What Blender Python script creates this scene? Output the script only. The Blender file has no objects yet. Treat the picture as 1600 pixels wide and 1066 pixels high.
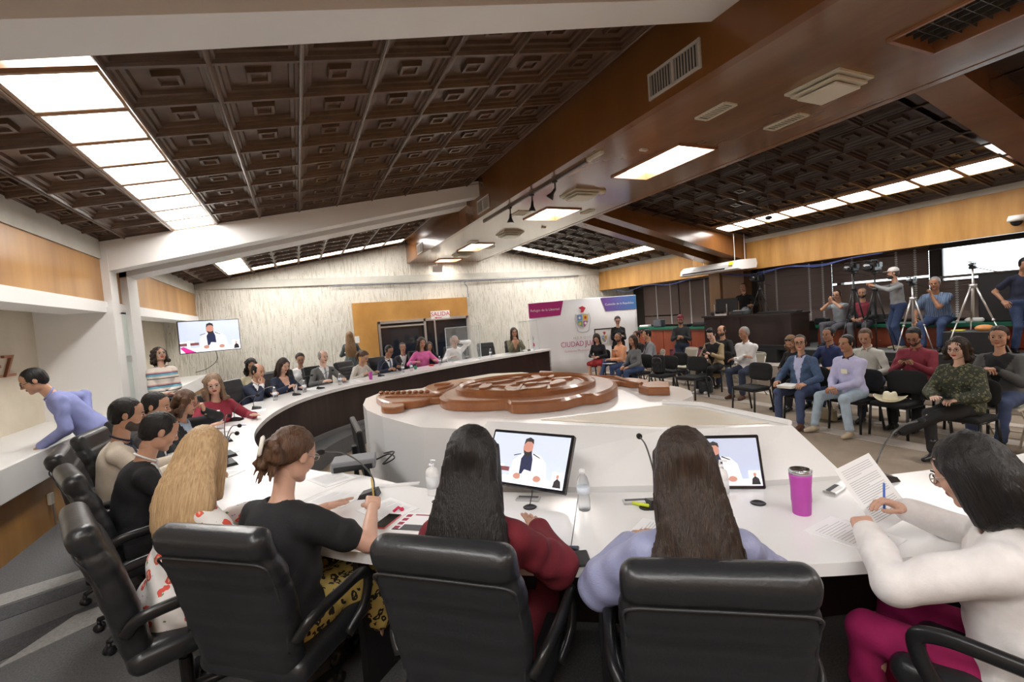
import bpy, math, random
import numpy as np
from mathutils import Vector, Matrix
random.seed(7); np.random.seed(7)
SC = bpy.context.scene
COL = SC.collection
PI = math.pi
# ---------------------------------------------------------------- camera
cam_d = bpy.data.cameras.new('camera'); cam = bpy.data.objects.new('camera', cam_d); COL.objects.link(cam)
cam_d.sensor_width = 36.0; cam_d.lens = 36.0 * 740.0 / 1600.0; cam_d.clip_start = 0.05; cam_d.clip_end = 200
_R = Matrix(((0.90795471, -0.08919244, 0.40946666), (-0.41235837, -0.01600197, 0.91088117), (-0.07469144, -0.99588586, -0.05130831)))
_M = Matrix.Identity(4)
for _i in range(3):
    _M[_i][0] = _R[_i][0]; _M[_i][1] = -_R[_i][1]; _M[_i][2] = -_R[_i][2]
_M[2][3] = 1.75
cam.matrix_world = _M
SC.camera = cam
# ---------------------------------------------------------------- world, exposure
W = bpy.data.worlds.new('daylight'); SC.world = W; W.use_nodes = True
W.node_tree.nodes['Background'].inputs[0].default_value = (0.86, 0.93, 1.0, 1)
W.node_tree.nodes['Background'].inputs[1].default_value = 1.6
SC.view_settings.view_transform = 'Standard'; SC.view_settings.look = 'None'
SC.view_settings.exposure = 1.74; SC.view_settings.gamma = 1.0; SC.view_settings.use_curve_mapping = False
LAMP = 6.2          # strength of the ceiling light diffusers
try:
    SC.cycles.use_light_tree = True; SC.cycles.max_bounces = 7; SC.cycles.diffuse_bounces = 4
except Exception: pass

# ---------------------------------------------------------------- materials
MATS = {}
def mat(name, col, rough=.5, metal=0., spec=.5, bump=0., bscale=60., emit=0., coat=0., trans=0., noise=0., nscale=8., stretch=(1,1,1), col2=None, ior=1.45, sheen=0., alpha=1.):
    if name in MATS: return MATS[name]
    m = bpy.data.materials.new(name); m.use_nodes = True; nt = m.node_tree; b = nt.nodes['Principled BSDF']
    c = tuple(col) + (1,)
    b.inputs['Base Color'].default_value = c; b.inputs['Roughness'].default_value = rough; b.inputs['Metallic'].default_value = metal
    b.inputs['Specular IOR Level'].default_value = spec; b.inputs['IOR'].default_value = ior
    b.inputs['Coat Weight'].default_value = coat; b.inputs['Coat Roughness'].default_value = .12
    b.inputs['Transmission Weight'].default_value = trans; b.inputs['Sheen Weight'].default_value = sheen; b.inputs['Alpha'].default_value = alpha
    if emit: b.inputs['Emission Color'].default_value = c; b.inputs['Emission Strength'].default_value = emit
    if bump or noise:
        tc = nt.nodes.new('ShaderNodeTexCoord'); mp = nt.nodes.new('ShaderNodeMapping'); mp.inputs['Scale'].default_value = stretch
        nt.links.new(tc.outputs['Object'], mp.inputs['Vector'])
    if noise:
        n = nt.nodes.new('ShaderNodeTexNoise'); n.inputs['Scale'].default_value = nscale; n.inputs['Detail'].default_value = 5; n.inputs['Roughness'].default_value = .6
        nt.links.new(mp.outputs[0], n.inputs['Vector'])
        r = nt.nodes.new('ShaderNodeValToRGB'); r.color_ramp.elements[0].position = .32; r.color_ramp.elements[1].position = .68
        c2 = tuple(col2) if col2 else tuple(max(0, x * (1 - noise)) for x in col)
        r.color_ramp.elements[0].color = c2 + (1,); r.color_ramp.elements[1].color = c
        nt.links.new(n.outputs['Fac'], r.inputs[0]); nt.links.new(r.outputs[0], b.inputs['Base Color'])
    if bump:
        n = nt.nodes.new('ShaderNodeTexNoise'); n.inputs['Scale'].default_value = bscale; n.inputs['Detail'].default_value = 4
        nt.links.new(mp.outputs[0], n.inputs['Vector'])
        bp = nt.nodes.new('ShaderNodeBump'); bp.inputs['Strength'].default_value = bump; bp.inputs['Distance'].default_value = .01
        nt.links.new(n.outputs['Fac'], bp.inputs['Height']); nt.links.new(bp.outputs[0], b.inputs['Normal'])
    MATS[name] = m
    return m
def wood(name, c1, c2, rough=.35, scale=3., stretch=(1, 1, .08), coat=.3, bump=.05):
    m = mat(name, c1, rough, coat=coat, noise=.5, nscale=scale, stretch=stretch, col2=c2, bump=bump, bscale=scale * 6)
    return m
def nodes(m): return m.node_tree.nodes, m.node_tree.links, m.node_tree.nodes['Principled BSDF']

# ---------------------------------------------------------------- mesh tools
def mk(name, V, Fs, mats, parent=None, smooth=True, mi=None, loc=None):
    me = bpy.data.meshes.new(name)
    V = np.asarray(V, dtype=np.float32).reshape(-1, 3)
    if isinstance(Fs, np.ndarray):
        n = len(Fs); k = Fs.shape[1]
        me.vertices.add(len(V)); me.vertices.foreach_set('co', V.ravel())
        me.loops.add(n * k); me.loops.foreach_set('vertex_index', Fs.ravel().astype(np.int32))
        me.polygons.add(n); me.polygons.foreach_set('loop_start', np.arange(0, n * k, k, dtype=np.int32))
        try: me.polygons.foreach_set('loop_total', np.full(n, k, dtype=np.int32))
        except Exception: pass
    else:
        me.from_pydata([tuple(map(float, v)) for v in V], [], Fs)
    me.update(calc_edges=True)
    if mi is not None: me.polygons.foreach_set('material_index', np.asarray(mi, dtype=np.int32))
    me.polygons.foreach_set('use_smooth', np.full(len(me.polygons), bool(smooth)))
    for m in (mats if isinstance(mats, (list, tuple)) else [mats]): me.materials.append(m)
    o = bpy.data.objects.new(name, me); COL.objects.link(o)
    if parent is not None: o.parent = parent
    if loc is not None: o.location = loc
    return o
def tag(o, label=None, cat=None, group=None, kind=None):
    if label: o['label'] = label
    if cat: o['category'] = cat
    if group: o['group'] = group
    if kind: o['kind'] = kind
    return o
def thing(name, label, cat, loc=(0, 0, 0), rz=0., group=None):
    o = bpy.data.objects.new(name, None); COL.objects.link(o); o.empty_display_size = .1
    o.location = loc; o.rotation_euler = (0, 0, rz)
    return tag(o, label, cat, group)
def copy_tree(o, loc=None, rz=None, label=None, group=None, parent=None, rot=None):
    c = o.copy(); COL.objects.link(c)
    if parent is not None: c.parent = parent
    if loc is not None: c.location = loc
    if rz is not None: c.rotation_euler = (0, 0, rz)
    if rot is not None: c.rotation_euler = rot
    if label: c['label'] = label
    if group: c['group'] = group
    for ch in list(o.children): copy_tree(ch, parent=c)
    return c
def rotm(rx=0, ry=0, rz=0):
    return np.array(Matrix.Rotation(rz, 3, 'Z') @ Matrix.Rotation(ry, 3, 'Y') @ Matrix.Rotation(rx, 3, 'X'))
def nrm(v):
    v = np.asarray(v, float); return v / (np.linalg.norm(v) + 1e-12)
class MB:
    def __init__(s): s.v = []; s.f = []; s.m = []
    def add(s, V, F, m=0, M=None, off=(0, 0, 0)):
        b = len(s.v); V = np.asarray(V, float)
        if M is not None: V = V @ np.asarray(M).T
        V = V + np.asarray(off, float)
        s.v.extend(V.tolist()); s.f.extend([tuple(b + i for i in f) for f in F]); s.m.extend([m] * len(F)); return s
    def box(s, c, d, m=0, M=None, bev=0.):
        x, y, z = [q / 2 for q in d]
        if bev <= 0:
            V = [(-x,-y,-z),(x,-y,-z),(x,y,-z),(-x,y,-z),(-x,-y,z),(x,-y,z),(x,y,z),(-x,y,z)]
            F = [(0,3,2,1),(4,5,6,7),(0,1,5,4),(1,2,6,5),(2,3,7,6),(3,0,4,7)]
        else:
            e = min(bev, x * .98, y * .98, z * .98); V = []; F = []
            for zz, k in ((-z, e), (-z + e, 0), (z - e, 0), (z, e)):
                a, b_ = x - k, y - k
                V += [(-a + (e - k if k < e else 0), -b_, zz), (a - (e - k if k < e else 0), -b_, zz), (a, -b_ + (e - k if k < e else 0), zz), (a, b_ - (e - k if k < e else 0), zz),
                      (a - (e - k if k < e else 0), b_, zz), (-a + (e - k if k < e else 0), b_, zz), (-a, b_ - (e - k if k < e else 0), zz), (-a, -b_ + (e - k if k < e else 0), zz)]
            for r in range(3):
                for i in range(8): F.append((r*8+i, r*8+(i+1)%8, r*8+8+(i+1)%8, r*8+8+i))
            F.append(tuple(range(7, -1, -1))); F.append(tuple(range(24, 32)))
        return s.add(V, F, m, M, c)
    def prism(s, pts, z0, z1, m=0, M=None, off=(0, 0, 0), ms=None):
        n = len(pts); a = sum(pts[i][0] * pts[(i+1)%n][1] - pts[(i+1)%n][0] * pts[i][1] for i in range(n))
        if a < 0: pts = pts[::-1]
        V = [(p[0], p[1], z0) for p in pts] + [(p[0], p[1], z1) for p in pts]
        s.add(V, [tuple(range(n - 1, -1, -1)), tuple(range(n, 2 * n))], m, M, off)
        b = len(s.v) - 2 * n
        for i in range(n): s.f.append((b + i, b + (i+1) % n, b + n + (i+1) % n, b + n + i)); s.m.append(m if ms is None else ms)
        return s
    def quad(s, a, b, c, d, m=0): return s.add([a, b, c, d], [(0, 1, 2, 3)], m)
    def tube(s, P, r, n=8, m=0, closed=False, flat=1., nv=None, cap=True):
        P = [np.asarray(p, float) for p in P]; k = len(P); rr = r if isinstance(r, (list, tuple)) else [r] * k
        T = []
        for i in range(k):
            if closed: t = P[(i+1) % k] - P[i-1]
            else: t = P[min(i+1, k-1)] - P[max(i-1, 0)]
            T.append(nrm(t))
        u = nv if nv is not None else ((0, 0, 1) if abs(T[0][2]) < .9 else (1, 0, 0))
        u = np.asarray(u, float); V = []
        for i in range(k):
            u = nrm(u - T[i] * (u @ T[i])); w = np.cross(T[i], u)
            if nv is not None:
                u0 = np.asarray(nv, float); u = nrm(u0 - T[i] * (u0 @ T[i])); w = np.cross(T[i], u)
            for j in range(n):
                a = 2 * PI * j / n
                V.append(P[i] + rr[i] * (math.cos(a) * u * flat + math.sin(a) * w))
        F = []
        for i in range(k if closed else k - 1):
            for j in range(n):
                i2 = (i + 1) % k; F.append((i*n+j, i*n+(j+1)%n, i2*n+(j+1)%n, i2*n+j))
        if cap and not closed: F.append(tuple(range(n-1, -1, -1))); F.append(tuple(range((k-1)*n, k*n)))
        return s.add(V, F, m)
    def lathe(s, prof, c=(0, 0, 0), n=20, m=0, M=None):
        V = []; F = []
        for r, z in prof:
            for j in range(n): a = 2*PI*j/n; V.append((r*math.cos(a), r*math.sin(a), z))
        for i in range(len(prof)-1):
            for j in range(n): F.append((i*n+j, i*n+(j+1)%n, (i+1)*n+(j+1)%n, (i+1)*n+j))
        F.append(tuple(range(n-1, -1, -1))); F.append(tuple(range((len(prof)-1)*n, len(prof)*n)))
        return s.add(V, F, m, M, c)
    def ball(s, c, r, m=0, n=10, M=None):
        r = r if isinstance(r, (list, tuple)) else (r, r, r)
        V = []; F = []; k = n // 2 + 1
        for i in range(1, k):
            t = PI * i / k
            for j in range(n): a = 2*PI*j/n; V.append((r[0]*math.sin(t)*math.cos(a), r[1]*math.sin(t)*math.sin(a), -r[2]*math.cos(t)))
        for i in range(k - 2):
            for j in range(n): F.append((i*n+j, i*n+(j+1)%n, (i+1)*n+(j+1)%n, (i+1)*n+j))
        V += [(0, 0, -r[2]), (0, 0, r[2])]; b = (k-1)*n
        for j in range(n): F.append((j, b, (j+1)%n)[::1]); F.append(((k-2)*n+j, (k-2)*n+(j+1)%n, b+1))
        return s.add(V, F, m, M, c)
    def build(s, name, mats, parent=None, smooth=False, loc=None):
        return mk(name, s.v, s.f, mats, parent, smooth, s.m, loc)
def part(mb, name, mats, parent, smooth=False): return mb.build(name, mats, parent, smooth)
def autosmooth(o, ang=.6):
    # mark sharp edges by angle so that smooth shading keeps crisp corners
    me = o.data; me.polygons.foreach_set('use_smooth', np.ones(len(me.polygons), bool))
    try: me.set_sharp_from_angle(angle=ang)
    except Exception: pass
    return o
def catmull(P, n=8, closed=False):
    P = [np.asarray(p, float) for p in P]; k = len(P); out = []
    for i in range(k if closed else k - 1):
        p0 = P[(i-1) % k] if closed or i > 0 else 2*P[0]-P[1]; p1 = P[i]; p2 = P[(i+1) % k]; p3 = P[(i+2) % k] if closed or i + 2 < k else 2*P[-1]-P[-2]
        for j in range(n):
            t = j / n; out.append(.5*((2*p1)+(-p0+p2)*t+(2*p0-5*p1+4*p2-p3)*t*t+(-p0+3*p1-3*p2+p3)*t**3))
    if not closed: out.append(P[-1])
    return out
# ---------------------------------------------------------------- signed distance modelling
class SDF:
    """primitives blended with a smooth union on a grid, polygonised with surface nets"""
    def __init__(s, lo, hi, h, k=.02):
        s.h = h; s.lo = np.array(lo, float); n = np.ceil((np.array(hi, float) - s.lo) / h).astype(int) + 1
        s.n = n; s.D = np.full(tuple(n), 1., dtype=np.float32); s.k = k
        s.ax = [(s.lo[i] + h * np.arange(n[i])).astype(np.float32) for i in range(3)]
    def _sub(s, lo, hi, m):
        a = np.maximum(np.floor((np.asarray(lo) - m - s.lo) / s.h).astype(int), 0); b = np.minimum(np.ceil((np.asarray(hi) + m - s.lo) / s.h).astype(int) + 1, s.n)
        if (b <= a).any(): return None, None, None, None
        sl = tuple(slice(a[i], b[i]) for i in range(3))
        return sl, s.ax[0][sl[0]][:, None, None], s.ax[1][sl[1]][None, :, None], s.ax[2][sl[2]][None, None, :]
    def _put(s, sl, d, k, op):
        k = s.k if k is None else k; A = s.D[sl]
        if op == 'u':
            hh = np.clip(.5 + .5 * (A - d) / k, 0, 1); s.D[sl] = A * (1 - hh) + d * hh - k * hh * (1 - hh)
        elif op == 's':
            d = -d; hh = np.clip(.5 - .5 * (A - d) / k, 0, 1); s.D[sl] = A * (1 - hh) + d * hh + k * hh * (1 - hh)
    def cap(s, a, b, ra, rb=None, k=None, op='u', flat=None, f=1.):
        a = np.asarray(a, float); b = np.asarray(b, float); rb = ra if rb is None else rb; r = max(ra, rb)
        sl, X, Y, Z = s._sub(np.minimum(a, b) - r, np.maximum(a, b) + r, s.k * 1.5 + 2 * s.h)
        if sl is None: return s
        ab = b - a; L = max(ab @ ab, 1e-9); px, py, pz = X - a[0], Y - a[1], Z - a[2]
        t = np.clip((px * ab[0] + py * ab[1] + pz * ab[2]) / L, 0, 1)
        qx, qy, qz = px - t * ab[0], py - t * ab[1], pz - t * ab[2]
        if flat is not None:
            n = nrm(flat); w = (qx * n[0] + qy * n[1] + qz * n[2]) * (1 / f - 1)
            qx, qy, qz = qx + w * n[0], qy + w * n[1], qz + w * n[2]
        d = np.sqrt(qx * qx + qy * qy + qz * qz) - (ra + (rb - ra) * t)
        if flat is not None: d = d * (.5 + .5 * f)
        s._put(sl, d.astype(np.float32), k, op); return s
    def ell(s, c, r, R=None, k=None, op='u'):
        c = np.asarray(c, float); r = np.asarray(r, float); m = r.max() if R is not None else r
        sl, X, Y, Z = s._sub(c - m, c + m, s.k * 1.5 + 2 * s.h)
        if sl is None: return s
        px, py, pz = X - c[0], Y - c[1], Z - c[2]
        if R is not None: R = np.asarray(R); px, py, pz = R[0,0]*px+R[1,0]*py+R[2,0]*pz, R[0,1]*px+R[1,1]*py+R[2,1]*pz, R[0,2]*px+R[1,2]*py+R[2,2]*pz
        k0 = np.sqrt((px/r[0])**2 + (py/r[1])**2 + (pz/r[2])**2); k1 = np.sqrt((px/r[0]**2)**2 + (py/r[1]**2)**2 + (pz/r[2]**2)**2) + 1e-9
        s._put(sl, (k0 * (k0 - 1) / k1).astype(np.float32), k, op); return s
    def box(s, c, hd, r, R=None, k=None, op='u'):
        c = np.asarray(c, float); hd = np.asarray(hd, float); m = np.linalg.norm(hd) if R is not None else hd
        sl, X, Y, Z = s._sub(c - m, c + m, s.k * 1.5 + 2 * s.h)
        if sl is None: return s
        px, py, pz = X - c[0], Y - c[1], Z - c[2]
        if R is not None: R = np.asarray(R); px, py, pz = R[0,0]*px+R[1,0]*py+R[2,0]*pz, R[0,1]*px+R[1,1]*py+R[2,1]*pz, R[0,2]*px+R[1,2]*py+R[2,2]*pz
        qx, qy, qz = np.abs(px)-hd[0]+r, np.abs(py)-hd[1]+r, np.abs(pz)-hd[2]+r
        d = np.sqrt(np.maximum(qx,0)**2 + np.maximum(qy,0)**2 + np.maximum(qz,0)**2) + np.minimum(np.maximum(qx, np.maximum(qy, qz)), 0) - r
        s._put(sl, d.astype(np.float32), k, op); return s
    def plane(s, p, n, k=.005):
        """cut away everything on the side n points to"""
        n = nrm(n); p = np.asarray(p, float)
        d = ((s.ax[0][:,None,None]-p[0])*n[0] + (s.ax[1][None,:,None]-p[1])*n[1] + (s.ax[2][None,None,:]-p[2])*n[2]).astype(np.float32)
        s._put((slice(None),)*3, -d, k, 's'); return s
    def disp(s, fn):
        X, Y, Z = s.ax[0][:,None,None], s.ax[1][None,:,None], s.ax[2][None,None,:]
        s.D = s.D + fn(X, Y, Z).astype(np.float32); return s
    def mesh(s):
        D = s.D.copy()
        D[0], D[-1] = 1, 1; D[:,0], D[:,-1] = 1, 1; D[:,:,0], D[:,:,-1] = 1, 1
        S = D < 0; c = [S[a:S.shape[0]-1+a, b:S.shape[1]-1+b, e:S.shape[2]-1+e] for a in (0,1) for b in (0,1) for e in (0,1)]
        al = c[0].copy(); an = c[0].copy()
        for q in c[1:]: al &= q; an |= q
        act = an & ~al; I = np.argwhere(act)
        if not len(I): return np.zeros((0,3)), np.zeros((0,4), int)
        idx = np.full(act.shape, -1, np.int64); idx[act] = np.arange(len(I))
        cor = [(a,b,e) for a in (0,1) for b in (0,1) for e in (0,1)]
        val = np.stack([D[I[:,0]+a, I[:,1]+b, I[:,2]+e] for a,b,e in cor], 1).astype(np.float64)
        P = np.zeros((len(I),3)); N = np.zeros(len(I))
        for i in range(8):
            for j in range(i+1, 8):
                if sum(abs(cor[i][q]-cor[j][q]) for q in range(3)) != 1: continue
                a, b = val[:,i], val[:,j]; mm = (a < 0) != (b < 0); t = np.where(mm, a/np.where(mm, a-b, 1), 0)
                ci, cj = np.array(cor[i], float), np.array(cor[j], float)
                P += mm[:,None]*(ci[None]+t[:,None]*(cj-ci)[None]); N += mm
        V = (I + P/N[:,None]) * s.h + s.lo
        Fs = []
        for ax in range(3):
            a0 = [slice(1,-1)]*3; a1 = [slice(1,-1)]*3; a0[ax] = slice(0,-1); a1[ax] = slice(1,None)
            A, B = S[tuple(a0)], S[tuple(a1)]; ch = np.argwhere(A != B)
            if not len(ch): continue
            sg = A[ch[:,0],ch[:,1],ch[:,2]]; o = np.array([1,1,1]); o[ax] = 0; e = ch + o
            u, v = (ax+1)%3, (ax+2)%3; du = np.zeros(3,int); du[u] = 1; dv = np.zeros(3,int); dv[v] = 1
            g = lambda q: idx[q[:,0],q[:,1],q[:,2]]
            q = np.stack([g(e-du-dv), g(e-dv), g(e), g(e-du)], 1); q[~sg] = q[~sg][:, ::-1]
            Fs.append(q)
        F = np.concatenate(Fs); return V, F[(F >= 0).all(1)]
def sdf_obj(s, name, mats, parent=None, mi=None, loc=None):
    V, Fq = s.mesh()
    if len(Fq) == 0: return None
    return mk(name, V, Fq, mats, parent, True, mi(V[Fq].mean(1)) if mi else None, loc)
# ================================================================ materials of the room
M_oak = wood('golden_oak_panel', (.52, .27, .075), (.33, .15, .035), .38, 2.2, (3, 1, .12), .25)
M_oakx = wood('golden_oak_panel_along', (.56, .30, .085), (.38, .18, .045), .42, 2.0, (.5, 2.2, .35), .2)
M_brown = wood('reddish_brown_veneer', (.215, .088, .026), (.15, .058, .017), .24, 2.0, (1, .5, .25), .35, .03)
M_soff = wood('glossy_brown_soffit', (.26, .135, .062), (.18, .088, .038), .18, 1.6, (1.5, .4, 1), .45, .04)
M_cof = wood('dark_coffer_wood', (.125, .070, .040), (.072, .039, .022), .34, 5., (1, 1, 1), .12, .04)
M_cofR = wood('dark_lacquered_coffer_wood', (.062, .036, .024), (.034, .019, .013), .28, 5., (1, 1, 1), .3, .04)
M_white = mat('white_paint', (.80, .79, .77), .45)
M_conc = mat('board_concrete', (.52, .50, .44), .85, bump=.25, bscale=9, noise=.15, nscale=3)
M_stone = mat('combed_plaster', (.72, .685, .60), .9)
M_cream = mat('cream_marble', (.70, .63, .51), .35, noise=.12, nscale=1.6, col2=(.60, .53, .41))
M_dcarp = mat('dark_grey_carpet', (.15, .15, .153), .95, noise=.45, nscale=90, bump=.4, bscale=220)
M_dstrip = mat('charcoal_floor_strip', (.085, .085, .09), .95, noise=.5, nscale=90, bump=.4, bscale=220)
M_pstrip = mat('pale_grey_floor_strip', (.34, .33, .315), .95, noise=.3, nscale=60, bump=.4, bscale=200)
M_bcarp = mat('beige_carpet', (.33, .265, .205), .95, noise=.2, nscale=5, bump=.3, bscale=220, col2=(.27, .215, .165))
M_band = mat('pale_floor_band', (.52, .46, .41), .6, noise=.1, nscale=4)
M_alu = mat('brushed_aluminium', (.62, .62, .62), .32, 1.)
M_emit = mat('lamp_diffuser', (1, .975, .94), .5, emit=LAMP)
M_emit2 = mat('soffit_lamp_diffuser', (1, .97, .92), .5, emit=LAMP * 1.1)
M_black = mat('black_plastic', (.016, .016, .018), .38)
M_dark = mat('dark_void', (.008, .008, .009), .7)
M_glass = mat('clear_glass', (.9, .95, .95), .02, trans=1., ior=1.45)
# combed stone texture
def combed(m, sx, ang=0.):
    N, L, B = nodes(m); tc = N.new('ShaderNodeTexCoord'); mp = N.new('ShaderNodeMapping'); mp.inputs['Scale'].default_value = (sx*1.5, sx*1.5, 3.4)
    L.new(tc.outputs['Object'], mp.inputs['Vector'])
    n = N.new('ShaderNodeTexNoise'); n.inputs['Scale'].default_value = 1.; n.inputs['Detail'].default_value = 3; n.inputs['Distortion'].default_value = .6
    L.new(mp.outputs[0], n.inputs['Vector'])
    bp = N.new('ShaderNodeBump'); bp.inputs['Strength'].default_value = .9; bp.inputs['Distance'].default_value = .05
    L.new(n.outputs['Fac'], bp.inputs['Height']); L.new(bp.outputs[0], B.inputs['Normal'])
    r = N.new('ShaderNodeValToRGB'); r.color_ramp.elements[0].position = .30; r.color_ramp.elements[0].color = (.50, .47, .39, 1); r.color_ramp.elements[1].position = .50; r.color_ramp.elements[1].color = (.68, .65, .575, 1)
    L.new(n.outputs['Fac'], r.inputs[0])
    v = N.new('ShaderNodeTexVoronoi'); v.inputs['Scale'].default_value = 9.; mp2 = N.new('ShaderNodeMapping'); mp2.inputs['Scale'].default_value = (1, 1, 1.3)
    L.new(tc.outputs['Object'], mp2.inputs['Vector']); L.new(mp2.outputs[0], v.inputs['Vector'])
    r2 = N.new('ShaderNodeValToRGB'); r2.color_ramp.elements[0].position = .07; r2.color_ramp.elements[0].color = (.45, .4, .33, 1); r2.color_ramp.elements[1].position = .13; r2.color_ramp.elements[1].color = (1, 1, 1, 1)
    L.new(v.outputs['Distance'], r2.inputs[0]); mx = N.new('ShaderNodeMix'); mx.data_type = 'RGBA'; mx.blend_type = 'MULTIPLY'; mx.inputs['Factor'].default_value = 1
    L.new(r.outputs[0], mx.inputs['A']); L.new(r2.outputs[0], mx.inputs['B']); L.new(mx.outputs['Result'], B.inputs['Base Color'])
combed(M_stone, 17.)
def ST(mb, name, mats, smooth=False):
    return tag(mb.build(name, mats, None, smooth), kind='structure')
XL, XR, YB, YF = -2.39, 10.45, 14.89, -3.2
FZ = -.25                                     # public floor; the councillors' dais is z = 0
def zL(x): return 3.2 + .184 * (x - XL)
def zR(x): return 3.25 + .184 * (XR - x)
BX0, BX1, BZ = 3.30, 5.72, 3.65               # the big soffit
# ---------------------------------------------------------------- ring desk line
INN = [(6.57, 11.9), (5.3, 11.36), (4.1, 10.85), (2.7, 10.1), (1.6, 9.38), (.65, 8.7), (.03, 7.9), (-.33, 6.95), (-.49, 5.9), (-.46, 5.1), (-.3, 4.4), (0., 3.73), (.32, 3.33), (.667, 2.768), (1.338, 2.225), (1.98, 1.82), (2.5, 1.6), (3.12, 1.38), (3.75, 1.25), (4.5, 1.2)]
inn = [p[:2] for p in catmull([np.array(p) for p in INN], 6)]
def offs(line, d):
    out = []
    for i, p in enumerate(line):
        t = nrm(line[min(i+1, len(line)-1)] - line[max(i-1, 0)]); out.append(p + d * np.array([-t[1], t[0]]) * -1)
    return out
OW = .76
out_ = offs(inn, OW)                           # outer edge, on the councillors' side
# ---------------------------------------------------------------- floors
b = MB(); b.box(((XL+XR)/2+1, (YF+YB)/2, FZ-.06), (XR-XL+6, YB-YF+4, .1)); ST(b, 'floor', M_bcarp)
din = offs(inn, -.34)
dais = [tuple(p) for p in din] + [(4.5, YF), (XL-.8, YF), (XL-.8, YB), (7.0, YB)]
b = MB(); b.prism(dais, FZ+.001, 0., 0); ST(b, 'floor_dais', M_dcarp)
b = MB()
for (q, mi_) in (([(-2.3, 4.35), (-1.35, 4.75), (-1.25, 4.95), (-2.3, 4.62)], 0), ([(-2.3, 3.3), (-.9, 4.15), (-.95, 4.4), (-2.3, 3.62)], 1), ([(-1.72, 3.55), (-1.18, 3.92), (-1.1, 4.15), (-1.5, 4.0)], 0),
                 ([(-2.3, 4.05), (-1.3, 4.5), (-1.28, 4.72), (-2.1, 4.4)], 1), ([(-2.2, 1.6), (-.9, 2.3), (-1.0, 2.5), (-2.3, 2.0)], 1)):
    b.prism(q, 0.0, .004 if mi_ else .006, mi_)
ST(b, 'trim_1', [M_pstrip, M_dstrip])  # flat strips, paler and darker than the dais floor around them
b = MB()
for x0, x1 in ((6.78, 7.08), (7.75, 8.0), (8.75, 8.95)): b.box(((x0+x1)/2, 6.2, FZ-.006), (x1-x0, 14, .008))
ST(b, 'trim_2', M_band)
# ---------------------------------------------------------------- back wall
b = MB(); b.box((4.6, YB+.15, 2.05), (16.5, .3, 5.2)); ST(b, 'wall_back', M_stone)
b = MB(); b.box((4., YB-.035, 3.175), (XR-XL, .07, .21)); b.box((3.3, YB-.02, 4.3), (XR-XL, .04, .02)); ST(b, 'trim_3', M_conc)
# door bay
b = MB(); b.box((3.34, YB-.04, 2.19), (3.6, .08, .62)); b.box((1.88, YB-.045, .96), (.68, .09, 1.85)); ST(b, 'wall_door_panel', M_oakx)
b = MB(); b.box((3.68, YB-.03, .95), (2.9, .06, 1.87)); fr = ST(b, 'door_1', M_dark)
b = MB()
for x in (2.27, 3.68, 5.1): b.box((x, YB-.08, .95), (.07, .06, 1.9))
b.box((3.68, YB-.08, 1.86), (2.9, .06, .09)); b.box((3.68, YB-.08, .55), (2.9, .05, .05)); b.box((2.98, YB-.08, 1.72), (1.4, .05, .05)); b.box((4.0, YB-.08, 1.25), (.05, .05, 1.2))
part(b, 'door_frame', M_alu, fr)
b = MB(); b.box((2.95, YB-.065, 1.2), (1.25, .01, 1.0)); b.box((4.4, YB-.065, 1.2), (1.25, .01, 1.2)); part(b, 'door_glass', mat('dark_door_glass', (.012, .016, .025), .04, coat=.5), fr)
# ---------------------------------------------------------------- left wall
b = MB()
b.box((XL-.06, (YF+YB)/2, 2.67), (.12, YB-YF, .60)); ST(b, 'wall_left', M_oak)
b = MB(); b.box((XL-.03, (YF+YB)/2, 3.1), (.1, YB-YF, .27)); ST(b, 'trim_4', M_conc)
b = MB(); b.box((XL-.2, (YF+YB)/2, 2.30), (.46, YB-YF, .15)); b.box((XL-.72, (YF+YB)/2, 2.35), (.75, YB-YF, .05)); ST(b, 'trim_5', M_white)
b = MB(); b.box((XL-.80, (YF+YB)/2, 1.5), (.1, YB-YF, 1.8)); ST(b, 'wall_left_niche', M_cream)
b = MB(); b.box((XL-.38, (YF+8.3)/2, .675), (.94, 8.3-YF, .29), bev=.01); b.box((XL-.38, (9.55+YB)/2, .675), (.94, YB-9.55, .29), bev=.01)
ST(b, 'trim_6', M_white)
b = MB(); b.box((XL-.40, (YF+8.3)/2, .26), (.8, 8.3-YF, .54)); b.box((XL-.4, (9.55+YB)/2, .26), (.8, YB-9.55, .54)); ST(b, 'wall_left_lower', M_oak)
b = MB()                                      # white end walls of the niches and the paired columns
b.box((XL-.35, 8.4, 1.55), (.9, .28, 1.5)); b.box((XL+.02, 8.45, 1.6), (.14, .29, 3.2)); b.box((XL+.02, 9.3, 1.6), (.14, .5, 3.2)); b.box((XL-.35, 9.45, 1.55), (.8, .2, 1.5))
b.box((XL-.55, 8.87, 1.1), (.1, .7, 2.3)); ST(b, 'wall_left_column', M_white)
b = MB(); b.box((XL+.02, 8.83, 1.15), (.02, .44, 2.2)); ST(b, 'window_1', mat('frosted_glass', (.62, .70, .66), .3, coat=.2))
b = MB(); b.box((XL+.07, 8.83, 1.55), (.05, .05, .09)); part(b, 'door_lock', M_alu, bpy.data.objects['window_1'])
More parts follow.
